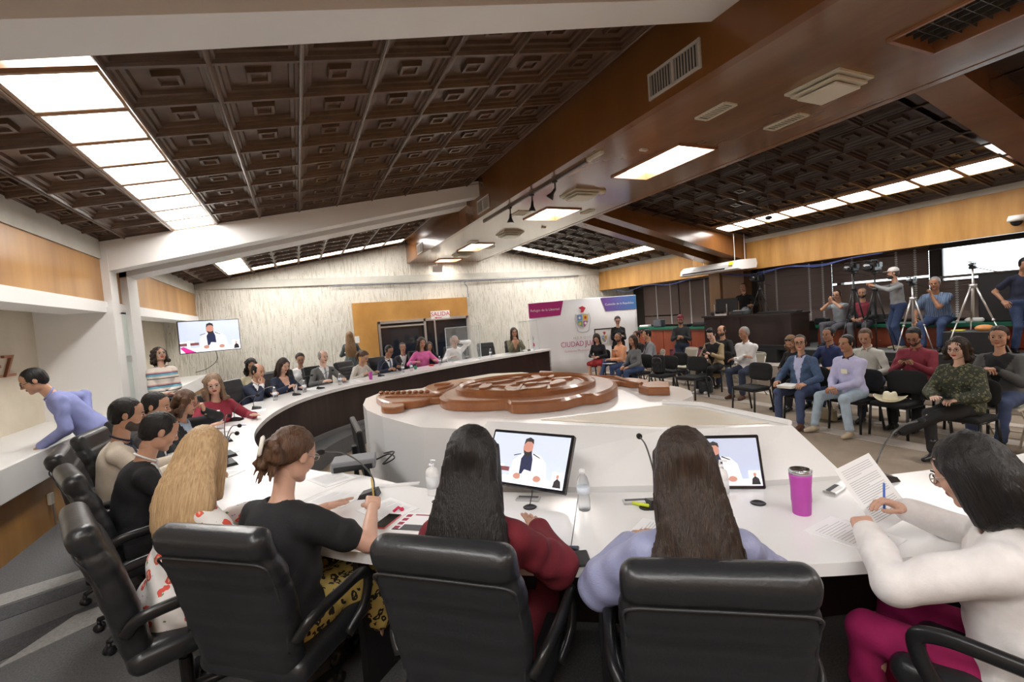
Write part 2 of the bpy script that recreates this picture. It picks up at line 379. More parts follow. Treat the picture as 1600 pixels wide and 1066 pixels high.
# ---------------------------------------------------------------- right side: fascia over the window bay, counter podium
b = MB()
for y0, y1 in ((YF, 8.47), (9.62, YB)): b.box((XR+.05, (y0+y1)/2, 2.83), (.1, y1-y0, .71))
ST(b, 'wall_right', M_oakx)
b = MB(); b.box((XR+.06, (YF+YB)/2, 3.28), (.16, YB-YF, .24)); ST(b, 'trim_7', M_conc)
b = MB(); b.box((XR+.86, (YF+YB)/2, 2.60), (1.5, YB-YF, .08)); b.box((XR+1.42, (YF+YB)/2, 2.52), (.1, YB-YF, .12)); b.box((XR+1.65, (YF+YB)/2, .40), (.2, YB-YF, 1.30))
for yc, w_ in ((5.32, .14), (7.22, .10), (12.24, .08), (10.1, 1.7), (14.5, 1.0), (2.0, .12)): b.box((XR+1.65, yc, 1.85), (.14, w_, 1.7))
b.box((XR+1.5, 0., 1.8), (.1, 5.8, 1.6)); ST(b, 'wall_right_bay', mat('dark_bronze_wall', (.035, .026, .022), .5))
b = MB(); b.box((XR+.12, 9.05, 2.95), (.35, 1.15, .95)); b.box((XR+.95, 9.75, 1.4), (.30, 1.0, 2.4)); ST(b, 'wall_right_column', wood('column_board', (.30, .15, .065), (.20, .10, .04)))
b = MB(); b.box((XR-.03, 9.45, 2.13), (.1, .36, 1.46)); ST(b, 'wall_right_pilaster', wood('brown_board', (.27, .15, .07), (.17, .09, .04)))
# glazing: thin panes that let the daylight through
def pane_mat():
    m = bpy.data.materials.new('window_pane'); m.use_nodes = True; nt = m.node_tree; nt.nodes.clear()
    o = nt.nodes.new('ShaderNodeOutputMaterial'); mx = nt.nodes.new('ShaderNodeMixShader'); t_ = nt.nodes.new('ShaderNodeBsdfTransparent'); g = nt.nodes.new('ShaderNodeBsdfGlossy'); g.inputs['Roughness'].default_value = .02
    f = nt.nodes.new('ShaderNodeFresnel'); f.inputs[0].default_value = 1.45; nt.links.new(f.outputs[0], mx.inputs[0]); nt.links.new(t_.outputs[0], mx.inputs[1]); nt.links.new(g.outputs[0], mx.inputs[2]); nt.links.new(mx.outputs[0], o.inputs[0]); t_.inputs[0].default_value = (.93, .96, .95, 1)
    return m
M_pane = pane_mat()
for k, (y0, y1) in enumerate(((2.06, 5.25), (5.39, 9.25), (10.95, 14.0))):
    b = MB(); b.box((XR+1.66, (y0+y1)/2, 1.8), (.006, y1-y0, 1.52)); wn = ST(b, 'window_%d' % (k+2), M_pane)
    b = MB()
    for z in (1.07, 2.54): b.box((XR+1.66, (y0+y1)/2, z), (.06, y1-y0, .04))
    b.box((XR+1.66, y0+.02, 1.8), (.06, .04, 1.5)); b.box((XR+1.66, y1-.02, 1.8), (.06, .04, 1.5)); part(b, 'window_frame', mat('dark_window_frame', (.05, .045, .04), .4), wn)
b = MB(); b.box((11.2, 5.0, .145), (2.1, 5.2, .81), bev=.01); ST(b, 'floor_platform', mat('grey_platform_carpet', (.17, .17, .17), .95, noise=.2, nscale=20))
b = MB(); b.box((10.14, 5.0, .40), (.03, 5.2, .27)); b.box((10.0, 8.55, .40), (.1, 2.3, .3)); ST(b, 'trim_8', M_dark)
b = MB(); b.box((9.9, 5.6, FZ+.24), (.75, 8.2, .48)); ST(b, 'floor_step', M_band)
b = MB(); b.box((11.3, 8.55, .13), (2.5, 2.3, .80)); ST(b, 'floor_podium', M_dark)
b = MB(); b.box((4.3, YB/2, 4.75), (15, YB-YF+3, .1)); ST(b, 'ceiling_roof', M_dark)
# front wall behind the camera
b = MB(); b.box((4.6, YF-.1, 2.), (16.5, .2, 5.2)); ST(b, 'wall_front', M_oak)
# ---------------------------------------------------------------- ceilings with coffers
PIT = .572
PROF = [(.286, 0), (.270, 0), (.262, .022), (.244, .022), (.236, .048), (.206, .052), (.198, .078), (.088, .078), (.080, .040), (.056, .040), (.050, .062), (.001, .066)]
def coffer(mb, cx, cy, zf, wx=1., wy=1.):
    V = []; F = []
    for h, w in PROF:
        for sx, sy in ((-1, -1), (1, -1), (1, 1), (-1, 1)):
            x = cx + sx * h * wx; y = cy + sy * h * wy; V.append((x, y, zf(x) + w))
    for i in range(len(PROF) - 1):
        for j in range(4): F.append((i*4+j, i*4+4+j, i*4+4+(j+1)%4, i*4+(j+1)%4))
    mb.add(V, F)
light0 = None
def ceiling_lamp(cx, cy, zf, sl, side, lab, grp, dx=.5, dy=.5):
    global light0
    if light0 is None:
        t = thing('ceiling_light', lab, 'ceiling light', (0, 0, 0))
        f = MB(); o, i = .277, .25
        for s in (-1, 1): f.box((s*(o+i)/2, 0, .012), (o-i, 2*o, .03)); f.box((0, s*(o+i)/2, .012), (2*i, o-i, .03))
        part(f, 'frame', wood('lamp_frame_wood', (.42, .24, .12), (.3, .16, .08)), t)
        d = MB(); d.box((0, 0, .02), (.5, .5, .012)); part(d, 'diffuser', M_emit, t)
        light0 = t; o_ = t
    else: o_ = copy_tree(light0)
    o_.location = (cx, cy, zf(cx)); o_.rotation_euler = (0, -math.atan(.184) * side, 0)
    tag(o_, lab, 'ceiling light', grp)
rows1 = [3.45 + PIT * k for k in range(-0, 9)]                 # left, middle bay
rows1r = [3.54 + PIT * k for k in range(0, 9)]
rows2 = [9.91 + PIT * k for k in range(0, 9)]
rows0 = [1.49 - PIT * k for k in range(0, 8)]
xl_c = [-.66 + PIT * k for k in range(0, 7)] + [-1.80]
xr_c = [8.91 - .553 * k for k in range(0, 6)]
cl = MB(); cr = MB()
for rows, rr in ((rows0, 0), (rows1, 1), (rows2, 2)):
    for y in rows:
        for x in xl_c:
            if rr == 2 and abs(y - 13.914) < .1 and x > -.7: continue
            if rr == 0 and abs(y + 1.37) < .1 and x > -.7: continue
            coffer(cl, x, y, zL)
        coffer(cl, -2.24, y, zL, .53)
        if rr == 2 and y > 14.2: coffer(cl, -1.23, y, zL)
for rows, rr in ((rows0, 0), (rows1r, 1), (rows2, 2)):
    for y in rows:
        for x in xr_c:
            if rr == 2 and abs(y - 13.914) < .1: continue
            if rr == 0 and abs(y + 1.37) < .1: continue
            coffer(cr, x, y, zR, .967)
        coffer(cr, 10.05, y, zR, 1.3)
        if rr == 2 and y > 14.2: coffer(cr, 9.40, y, zR, .95)
for mb, zf, xs in ((cl, zL, (XL, BX0)), (cr, zR, (BX1, XR))):   # plain fillers at both ends of every bay
    for y0, y1 in ((2.7, 3.18), (8.28, 9.64), (1.8, 2.72), (14.7, 14.9), (YF, -2.6)):
        mb.quad((xs[0], y0, zf(xs[0])+.004), (xs[0], y1, zf(xs[0])+.004), (xs[1], y1, zf(xs[1])+.004), (xs[1], y0, zf(xs[1])+.004))
    top = .12
    mb.quad((xs[0], YF, zf(xs[0])+top), (xs[0], YB, zf(xs[0])+top), (xs[1], YB, zf(xs[1])+top), (xs[1], YF, zf(xs[1])+top))
# longitudinal ribs between the columns of coffers
for k in range(-4, 8):
    x = -.66 + PIT * (k - .5)
    if XL < x < BX0: cl.tube([(x, YF, zL(x)-.004), (x, YB, zL(x)-.004)], .014, 6)
for k in range(0, 8):
    x = 9.18 - .553 * k
    if x > BX1: cr.tube([(x, YF, zR(x)-.004), (x, YB, zR(x)-.004)], .014, 6)
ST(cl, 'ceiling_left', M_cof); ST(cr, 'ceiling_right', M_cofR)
ORD = ['first', 'second', 'third', 'fourth', 'fifth', 'sixth', 'seventh', 'eighth', 'ninth', 'tenth']
for i, y in enumerate(rows1[1:]): ceiling_lamp(-1.23, y, zL, .184, 1, ORD[i] + ' square lamp of the left ceiling strip, counted from the near white beam', 'lamps of the left ceiling strip')
for i, y in enumerate(rows2[:-1]): ceiling_lamp(-1.23, y, zL, .184, 1, ORD[i] + ' lamp of the strip beyond the far white beams on the left ceiling', 'lamps of the far left ceiling strip')
for i, x in enumerate(xl_c[:-1]): ceiling_lamp(x, 13.914, zL, .184, 1, ORD[i] + ' lamp from the left in the back row left of the soffit', 'back row lamps left of the soffit')
for i, y in enumerate(rows1r): ceiling_lamp(9.40, y, zR, .184, -1, ORD[i] + ' lamp of the row above the press stage, counted from the right edge', 'lamps of the right ceiling row')
for i, y in enumerate(rows2[:-1]): ceiling_lamp(9.40, y, zR, .184, -1, ORD[i] + ' lamp of the far right row, counted from the brown beams', 'lamps of the far right row')
for i, x in enumerate(xr_c[::-1]): ceiling_lamp(x, 13.914, zR, .184, -1, ORD[i] + ' lamp from the soffit in the back row right of it', 'back row lamps right of the soffit')
for i, y in enumerate(rows0):
    ceiling_lamp(-1.23, y, zL, .184, 1, ORD[i] + ' square lamp of the left bay overhead, counted back from the near white beam', 'lamps of the near left bay')
    ceiling_lamp(9.40, y, zR, .184, -1, ORD[i] + ' square lamp of the nearest right bay, counted back from the near brown beam', 'lamps of the near right bay')
# ---------------------------------------------------------------- beams
def beam(name, m, y0, y1, x0, x1, zt0, zt1, zb0, zb1, lip=.0):
    b = MB(); V = [(x0,y0,zb0),(x1,y0,zb1),(x1,y1,zb1),(x0,y1,zb0),(x0,y0,zt0),(x1,y0,zt1),(x1,y1,zt1),(x0,y1,zt0)]
    b.add(V, [(0,3,2,1),(4,5,6,7),(0,1,5,4),(1,2,6,5),(2,3,7,6),(3,0,4,7)])
    return ST(b, name, m)
def zb(x): return 2.80 + .221 * (x + 2.3)
for i, (y0, y1) in enumerate(((1.75, 2.05), (2.60, 2.90), (8.31, 8.60), (9.05, 9.55))):
    beam('trim_%d' % (10+i), M_white, y0, y1, XL, BX0+.02, zL(XL)+.06, zL(BX0)+.06, zb(XL), zb(BX0))
    bb = MB(); yy = y1 + .04 if i == 2 else y0 - .04
beam('trim_20', M_white, 8.62, 8.74, XL, BX0+.02, zL(XL)+.06, zL(BX0)+.06, zb(XL)+.03, zb(BX0)+.03)
def zbr(x): return 2.72 + .25 * (XR - x)
for i, (y0, y1) in enumerate(((1.6, 1.95), (2.45, 2.85), (8.50, 8.82), (9.30, 9.62))):
    beam('trim_%d' % (14+i), M_brown, y0, y1, BX1-.02, XR+.05, zR(BX1)+.06, zR(XR)+.06, zbr(BX1), zbr(XR))
# big soffit: wooden sides, glossy underside
b = MB(); b.box((BX0+.05, (YF+YB)/2, 4.17), (.1, YB-YF, 1.05)); b.box((BX1-.05, (YF+YB)/2, 4.17), (.1, YB-YF, 1.05)); ST(b, 'ceiling_soffit_side', M_brown)
sof = MB()
lamps_s = [(4.62, 1.55, .62, 1.2, 0), (4.62, 5.0, .62, 1.3, 1), (4.62, 8.0, .72, .95, 1), (4.45, 11.8, .62, 1.15, 1), (4.45, 14.3, .7, .7, 1), (4.62, -1.5, .62, 1.2, 1)]
ys = [YF]; sof_z = BZ; BX0 += .004; BX1 -= .004
for (cx, cy, w, l, on) in sorted(lamps_s, key=lambda q: q[1]):
    sof.box(((BX0+BX1)/2, (ys[-1]+cy-l/2)/2, sof_z+.02), (BX1-BX0, cy-l/2-ys[-1], .04))
    sof.box(((BX0+cx-w/2)/2, cy, sof_z+.02), (cx-w/2-BX0, l, .04)); sof.box(((BX1+cx+w/2)/2, cy, sof_z+.02), (BX1-cx-w/2, l, .04)); ys.append(cy+l/2)
sof.box(((BX0+BX1)/2, (ys[-1]+YB)/2, sof_z+.02), (BX1-BX0, YB-ys[-1], .04))
ST(sof, 'ceiling_soffit', M_soff)
sl_lab = {5.0: 'long lit lamp recess in the soffit, nearest lit one', 8.0: 'lit lamp recess in the soffit beside the track spotlights', 11.8: 'third lit lamp recess along the soffit, beyond the ceiling speaker boxes', 14.3: 'smallest lit lamp recess at the far end of the soffit', 1.55: 'unlit louvred lamp recess in the soffit at the top right corner', -1.5: 'lamp recess in the soffit overhead'}
for (cx, cy, w, l, on) in lamps_s:
    t = thing('recessed_ceiling_light', sl_lab[cy], 'ceiling light', (cx, cy, sof_z))
    f = MB()
    for s in (-1, 1): f.box((s*(w/2), 0, .07), (.03, l+.03, .18)); f.box((0, s*(l/2), .07), (w, .03, .18))
    part(f, 'recess_frame', wood('recess_frame_wood', (.34, .15, .07), (.24, .10, .045)), t)
    d = MB(); d.box((0, 0, .09), (w-.03, l-.03, .01)); part(d, 'diffuser', M_emit2 if on else mat('unlit_diffuser', (.10, .095, .08), .2, bump=.6, bscale=70), t)
    if not on:
        g = MB()
        for k in range(12): g.box((0, -l/2+.1+k*(l-.2)/11, .06), (w-.03, .006, .04))
        for k in range(5): g.box((-w/2+.1+k*(w-.2)/4, 0, .06), (.006, l-.03, .04))
        part(g, 'louvre', mat('louvre_grey', (.12, .11, .10), .4, .5), t)

for i, x in enumerate(xl_c[:-1]): ceiling_lamp(x, -1.37, zL, .184, 1, ORD[i] + ' added lamp of the unseen row along the front wall, left of the soffit', 'added front row lamps left of the soffit')  # unseen row behind the camera, added to brighten the foreground
for i, x in enumerate(xr_c): ceiling_lamp(x, -1.37, zR, .184, -1, ORD[i] + ' added lamp of the unseen row along the front wall, right of the soffit', 'added front row lamps right of the soffit')  # right half of the added row, also out of view
# ================================================================ desk, plinth, screens
M_lam = mat('white_laminate', (.86, .855, .85), .22, coat=.2)
M_lamedge = mat('white_edge', (.74, .74, .74), .35)
M_espr = wood('espresso_panel', (.040, .024, .020), (.022, .013, .012), .30, 4., (1, 1, .2), .25, .02)
def strip(mb, A, B_, z0, z1, m=0):
    n = len(A); V = [(p[0], p[1], z1) for p in A] + [(p[0], p[1], z1) for p in B_] + [(p[0], p[1], z0) for p in A] + [(p[0], p[1], z0) for p in B_]
    F = []
    for i in range(n-1):
        F += [(i, n+i, n+i+1, i+1), (2*n+i, 2*n+i+1, 3*n+i+1, 3*n+i), (i, i+1, 2*n+i+1, 2*n+i), (n+i, 3*n+i, 3*n+i+1, n+i+1)]
    F += [(0, 2*n, 3*n, n), (n-1, 2*n-1, 4*n-1, 3*n-1)]
    return mb.add(V, [f[::-1] for f in F], m)
def idx_near(x, y): return min(range(len(inn)), key=lambda i: (inn[i][0]-x)**2 + (inn[i][1]-y)**2)
iA, iB, iC = idx_near(4.1, 10.85), idx_near(.32, 3.33), idx_near(1.338, 2.225)
segs = [(0, iA, 'far section of the curved white council desk, nearest the banner, with dark panel'), (iA, iB, 'long curved white-topped council desk with a dark wood front panel'), (iB, iC, 'white desk section in front of the woman with the long straight black hair'), (iC, len(inn)-1, 'white desk section in front of the woman in white and the woman in lilac')]
for a, e, lab in segs:
    c = inn[(a+e)//2]; t = thing('council_desk', lab, 'desk', (0, 0, 0), group='sections of the ring desk')
    A = list(inn[a:e+1]); O = list(out_[a:e+1])
    A[-1] = A[-1] + nrm(A[-2]-A[-1])*.004; O[-1] = O[-1] + nrm(O[-2]-O[-1])*.004
    b = MB(); strip(b, A, O, .70, .75); part(b, 'tabletop', M_lam, t)
    P1 = [p for p in offs(inn, .05)[a:e+1]]; P2 = [p for p in offs(inn, .08)[a:e+1]]
    b = MB(); strip(b, P1, P2, .06, .70); part(b, 'front_panel', M_espr, t)
    b = MB()
    for q in ((a, e) if a < iB else (a+1, (a+e)//2, e-1)):
        i0, o0 = np.array(inn[q]), np.array(out_[q]); d = nrm(o0-i0); s = np.array([-d[1], d[0]]) * .03 * (1 if q == a else -1)
        mid = i0 + d*.36 + s
        b.box((mid[0], mid[1], .35), (.62, .035, .70), 0, rotm(0, 0, math.atan2(d[1], d[0])))
        part(b, 'side_panel', M_white if a < iB else M_black, t); b = MB()
    if a < iB:
        K1 = offs(inn, .035)[a:e+1]; K2 = offs(inn, .049)[a:e+1]; b = MB(); strip(b, K1, K2, .002, .075); part(b, 'kick_strip', M_alu, t)
# cable grommets
def grommet(x, y, lab):
    b = MB(); b.lathe([(.0, .0), (.034, 0), (.036, .003), (.030, .006), (.026, .003), (.0, .003)], n=20); o = b.build('cable_grommet', M_black, None, True, (x, y, .7505)); tag(o, lab, 'cable grommet', 'cable grommets')
# plinth
PZ = .90
pl = [(.59, 5.48), (.68, 5.95), (.88, 6.25), (1.43, 6.2), (1.93, 6.6), (2.64, 6.8), (3.05, 6.5), (3.15, 5.67), (3.35, 5.0), (3.52, 4.2), (3.54, 3.75), (3.45, 3.5), (3.27, 3.29), (2.72, 3.06), (1.5, 3.10), (.86, 3.86), (.66, 4.6), (.58, 5.1)]
t = thing('central_plinth', 'large white round-cornered plinth in the middle of the room carrying the carved wooden emblem', 'plinth', (0, 0, 0))
b = MB(); b.prism(pl, FZ, PZ-.005); part(b, 'body', M_lam, t)
b = MB(); b.prism([(1.46, 6.22), (1.93, 6.58), (2.64, 6.77), (3.02, 6.48), (3.1, 5.8), (2.3, 5.7)], PZ-.004, PZ); part(b, 'marble_inlay', M_cream, t)
t = thing('display_console', 'white sloping console with a cream marble top holding the two desk screens', 'console', (0, 0, 0))
bot = [(.72, 2.83), (1.37, 2.27), (2.02, 1.87), (2.62, 1.58)]; top = [(1.21, 3.23), (1.97, 2.22), (2.34, 1.97), (2.56, 1.83)]
back = [(2.62, 2.55), (2.50, 2.83), (1.50, 3.03)]
b = MB(); z0, z1 = .0, 1.0
V = [(p[0], p[1], FZ) for p in bot] + [(p[0], p[1], .76) for p in bot] + [(p[0], p[1], z1) for p in top] + [(p[0], p[1], z1) for p in back] + [(p[0], p[1], FZ) for p in back]
F = []
for i in range(3): F += [(i, i+1, i+5, i+4), (i+4, i+5, i+9, i+8)]
F += [(8, 9, 10, 11, 12, 13, 14), (0, 4, 8, 14, 17), (3, 15, 12, 11, 7), (12, 15, 16, 13), (13, 16, 17, 14)]
b.add(V, F); part(b, 'body', M_lam, t)
b = MB(); b.prism([(1.52, 2.98), (1.98, 2.3), (2.33, 2.04), (2.5, 1.93), (2.55, 2.5), (2.45, 2.76)], z1, z1+.004); part(b, 'marble_top', M_cream, t)
b = MB(); b.tube([(2.56, 1.84, z1+.012), (2.62, 2.55, z1+.012), (2.50, 2.83, z1+.012)], .018, 6); part(b, 'raised_edge', M_lam, t)
# carved emblem
M_carv = wood('carved_brown_wood', (.34, .135, .055), (.24, .09, .035), .30, 5., (1, 1, 1), .35)
M_carvin = wood('carved_recess', (.38, .22, .15), (.26, .13, .08), .28, 9., (1, 1, 1), .5)
em = thing('carved_wooden_emblem', 'huge brown carved wood coat of arms lying flat on the white plinth', 'emblem', (0, 0, PZ))
def slab(name, pts, h, m=M_carv, z0=0., sm=True, parent=em, ins=.0):
    P = [p[:2] for p in catmull(pts, 5, True)] if sm else [np.array(p, float) for p in pts]
    c = sum(P) / len(P); b = MB()
    Q = [c + (p - c) * (1 - .05) for p in P]; n = len(P)
    V = [(p[0], p[1], z0) for p in P] + [(p[0], p[1], z0+h*.8) for p in P] + [(q[0], q[1], z0+h) for q in Q]
    b.add(V, [tuple(range(n))[::-1]] + [(i, (i+1)%n, n+(i+1)%n, n+i) for i in range(n)] + [(n+i, n+(i+1)%n, 2*n+(i+1)%n, 2*n+i) for i in range(n)] + [tuple(range(2*n, 3*n))])
    return part(b, name, m, parent)
shield = [(1.24, 4.44), (1.42, 4.14), (1.66, 3.97), (1.66, 3.78), (1.82, 3.66), (2.05, 3.59), (2.3, 3.66), (2.45, 3.6), (2.72, 3.74), (2.95, 4.0), (3.10, 4.34), (3.10, 4.71), (2.92, 5.05), (2.63, 5.35), (2.27, 5.52), (1.89, 5.50), (1.55, 5.2), (1.3, 4.85)]
sh = slab('shield', shield, .095)
rim = [(1.50, 4.62), (1.7, 4.2), (2.0, 3.93), (2.4, 3.92), (2.72, 4.12), (2.87, 4.48), (2.78, 4.86), (2.5, 5.15), (2.15, 5.28), (1.8, 5.2), (1.56, 4.95)]
b = MB(); P = [np.array([p[0], p[1], .11]) for p in catmull(rim, 5, True)]; b.tube(P, .042, 6, closed=True); P2 = [np.array([2.18+(p[0]-2.18)*.88, 4.6+(p[1]-4.6)*.88, .105]) for p in P]; b.tube(P2, .016, 6, closed=True); part(b, 'carved_rim', M_carv, em)
slab('shield_field', [(2.18+(p[0]-2.18)*.9, 4.6+(p[1]-4.6)*.9) for p in rim], .012, M_carvin, .096)
rg = random.Random(3)
def blob(cx, cy, l, w, a, h=.03, m=M_carv, name='carved_figure', z0=.105):
    pts = []
    for k in range(9):
        an = 2*PI*k/9; r = 1 + rg.uniform(-.22, .22); x, y = l*r*math.cos(an), w*r*math.sin(an); pts.append((cx + x*math.cos(a) - y*math.sin(a), cy + x*math.sin(a) + y*math.cos(a)))
    slab(name, pts, h, m, z0)
for (x, y, l, w, a) in ((2.45, 4.35, .2, .07, .8), (2.62, 4.55, .12, .05, -.3), (2.35, 4.75, .22, .05, .3), (2.5, 4.95, .14, .05, 1.2), (2.05, 4.95, .16, .05, .1), (1.78, 4.75, .15, .06, 1.0), (1.9, 4.35, .18, .05, 1.4), (2.15, 4.2, .12, .06, .4), (1.72, 4.95, .10, .04, .4), (2.2, 4.5, .07, .05, 0), (2.62, 4.8, .1, .035, .9), (1.95, 4.6, .08, .04, 2.), (2.3, 5.08, .1, .035, 0)): blob(x, y, l, w, a)
b = MB(); b.box((2.15, 4.6, .112), (.9, .025, .02), 0, rotm(0, 0, 1.0)); b.box((2.15, 4.6, .112), (.95, .025, .02), 0, rotm(0, 0, -.5)); b.box((1.95, 4.25, .112), (.35, .02, .02), 0, rotm(0, 0, .2)); part(b, 'quarter_divider', M_carv, em)
slab('scroll', [(1.35, 5.65), (1.6, 5.86), (1.84, 5.82), (1.72, 5.45), (1.5, 5.15), (1.36, 4.98), (1.3, 5.27)], .09)
slab('scroll', [(1.82, 6.16), (2.05, 6.02), (1.98, 5.7), (1.76, 5.9)], .06)
b = MB(); b.tube(catmull([(1.45, 5.6, .09), (1.62, 5.45, .10), (1.5, 5.25, .10), (1.38, 5.2, .09)], 5), .02, 6); part(b, 'scroll_curl', M_carv, em)
slab('fringed_drape', [(.74, 5.5), (.9, 5.75), (1.13, 5.55), (1.27, 5.42), (1.36, 5.1), (1.30, 4.80), (1.19, 4.85), (1.06, 4.76), (.95, 4.80), (.78, 4.95)], .07)
for k in range(9): b = MB(); x = .82 + .055*k; y = 5.62 - .05*k; b.ball((x, y, .085), (.03, .03, .02), n=8); part(b, 'fringe_knob', M_carv, em, True)
for k in range(8): b = MB(); x = .82 + .055*k; y = 5.3 - .05*k; b.tube([(x, y, .075), (x+.12, y-.1, .085)], .016, 6); part(b, 'fringe_cord', M_carv, em, True)
slab('tassel', [(.69, 4.78), (.74, 5.02), (.88, 4.94), (.90, 4.72), (.80, 4.63)], .06)
slab('bird_tail', [(3.04, 5.55), (3.13, 5.7), (3.05, 5.9), (2.9, 5.6)], .06)
slab('ribbon', [(2.95, 5.3), (3.12, 5.15), (3.28, 4.8), (3.2, 4.6), (3.05, 4.84), (2.85, 5.2)], .055)
slab('ribbon', [(3.11, 4.35), (3.22, 4.5), (3.34, 4.46), (3.23, 4.26)], .05)
slab('ribbon', [(3.22, 4.34), (3.40, 4.42), (3.44, 4.2), (3.36, 4.0), (3.19, 4.05)], .05)
slab('ribbon_end', [(3.04, 3.78), (3.16, 3.88), (3.36, 3.84), (3.36, 3.69), (3.14, 3.45), (3.01, 3.60)], .075, sm=False)
b = MB(); b.tube([(3.1, 4.9, .06), (3.3, 4.5, .065), (3.2, 4.1, .06), (3.1, 3.8, .08)], .018, 6); part(b, 'ribbon_fold', M_carv, em)
# ---------------------------------------------------------------- screens
def text_mesh(s, size, m, parent, name, M, ext=.0, align='CENTER'):
    cu = bpy.data.curves.new('t', 'FONT'); cu.body = s; cu.size = size; cu.align_x = align; cu.align_y = 'CENTER'; cu.extrude = ext; cu.resolution_u = 3
    o = bpy.data.objects.new('t', cu); dg = bpy.context.evaluated_depsgraph_get(); me = bpy.data.meshes.new_from_object(o.evaluated_get(dg) if False else o, depsgraph=dg)
    bpy.data.objects.remove(o); bpy.data.curves.remove(cu)
    me.materials.clear(); me.materials.append(m); q = bpy.data.objects.new(name, me); COL.objects.link(q); q.parent = parent; q.matrix_local = M; return q
def em_mat(n, c, e=1.0): return mat('screen_%s_%.2f' % (n, e), tuple(q for q in c), .5, emit=e)
def screen(name, lab, cat, loc, yaw, tilt, w, back=.035, dim=1.):
    """flat television: frame, panel and the picture it shows (a man in a white jacket reading)"""
    h = w * 9 / 16; t = thing(name, lab, cat, loc); t.rotation_euler = (-tilt, 0, yaw)
    b = MB(); b.box((0, .02, 0), (w + .03, back, h + .035), bev=.006); part(b, 'casing', mat('gloss_black', (.012, .012, .014), .15, coat=.4), t)
    L = []
    def q(x0, x1, z0, z1, m, lay): b = MB(); y = -back/2 + .0195 - .0006*lay; b.quad((x0*w/2, y, z0*h/2), (x1*w/2, y, z0*h/2), (x1*w/2, y, z1*h/2), (x0*w/2, y, z1*h/2)); return (b, m)
    def poly(P, m, lay): b = MB(); y = -back/2 + .0195 - .0006*lay; b.add([(x*w/2, y, z*h/2) for x, z in P], [tuple(range(len(P)))]); return (b, m)
    def disc(cx, cz, rx, rz, m, lay): return poly([(cx + rx*math.cos(2*PI*k/18), cz + rz*math.sin(2*PI*k/18)) for k in range(18)], m, lay)
    wall_, shirt, jack, skin, hair, papr, desk = [em_mat(*a) for a in (('wall', (.46, .51, .66), .25*dim), ('shirt', (.015, .02, .06), .2), ('jacket', (.85, .84, .88), .26*dim), ('skin', (.42, .2, .15), .25), ('hair', (.02, .018, .02), .2), ('paper', (.95, .95, .97), .36*dim), ('desk', (.8, .8, .88), .32*dim))]
    red = em_mat('pink', (.5, .02, .2), .3); wood_ = em_mat('table', (.16, .05, .05), .25)
    items = [q(-1, 1, -1, 1, wall_, 1), q(-1, -.4, -.55, -.38, wood_, 2), q(-1, 1, -1, -.72, desk, 3), q(-1, -.55, -.38, -.3, em_mat('ledge', (.85, .88, .95), .3), 2),
        poly([(-.38, -.85), (-.34, -.1), (-.12, .22), (.12, .24), (.34, .18), (.5, -.1), (.58, -.8)], jack, 4), poly([(-.12, -.6), (-.14, .0), (-.04, .3), (.1, .3), (.16, 0), (.18, -.6)], shirt, 5),
        disc(-.01, .48, .125, .34, skin, 6), poly([(-.13, .56), (-.11, .8), (0, .88), (.1, .8), (.12, .6), (.05, .7), (-.06, .7)], hair, 7), poly([(-.11, .35), (-.08, .16), (0, .1), (.08, .16), (.11, .35), (.03, .28), (-.04, .28)], hair, 7),
        disc(-.16, -.7, .1, .12, skin, 7), disc(.35, -.72, .1, .12, skin, 7), poly([(-.08, -.72), (.0, -.42), (.3, -.5), (.24, -.8)], papr, 8), poly([(-1, -.68), (-.9, -.6), (-.5, -1), (-.85, -1)], red, 6),
        q(-.78, -.68, -.72, -.25, jack, 6), q(.72, .98, -.95, -.38, papr, 9), poly([(.76, -.95), (.78, -.72), (.85, -.6), (.93, -.7), (.96, -.95)], hair, 10), disc(.85, -.54, .035, .08, skin, 11), poly([(-.34, .12), (-.16, .2), (-.16, .17), (-.34, .08)], hair, 8), poly([(.14, .2), (.34, .06), (.34, .1), (.16, .24)], hair, 8)]
    V = []; F = []; mi = []; ms = []
    for bb, m in items:
        if m not in ms: ms.append(m)
        o = len(V); V += bb.v; F += [tuple(o+i for i in f) for f in bb.f]; mi += [ms.index(m)] * len(bb.f)
    mk('picture', V, F, ms, t, False, mi)
    return t
tv = screen('desk_screen', 'flat screen behind the woman with long straight black hair, showing a man in white reading', 'screen', (1.10, 2.37, .95), -1.0, .55, .50)
tv = screen('desk_screen', 'flat screen behind the woman in lilac, showing a bearded man in white', 'screen', (1.99, 1.87, .885), -.627, .36, .44, dim=.6)
tv = screen('wall_television', 'large wall television in the far left corner showing a man in white reading', 'television', (-1.89, 13.25, 1.83), .463, -.03, 1.28)
b = MB(); b.tube([(-.3, .05, 0), (-.3, 1.1, 0)], .03, 8); part(b, 'wall_bracket', M_black, tv)
b = MB(); b.tube(catmull([(.1, .06, -.34), (.12, .1, -.6), (-.1, .12, -.78), (-.35, .12, -.84)], 6), .008, 6); part(b, 'cable', M_black, tv)
# monitor standing on the inner floor, seen edge on, with its media player on the desk end
t = thing('floor_monitor', 'dark monitor standing edge-on between the plinth and the desk', 'monitor', (.42, 4.45, FZ)); t.rotation_euler = (0, 0, 1.55)
b = MB(); b.box((0, 0, .92), (.75, .05, .46), bev=.01, M=rotm(-.1, 0, 0)); part(b, 'casing', M_black, t)
b = MB(); b.box((0, .05, .5), (.08, .04, .9)); b.box((0, .05, .03), (.5, .35, .04)); part(b, 'stand', M_black, t)
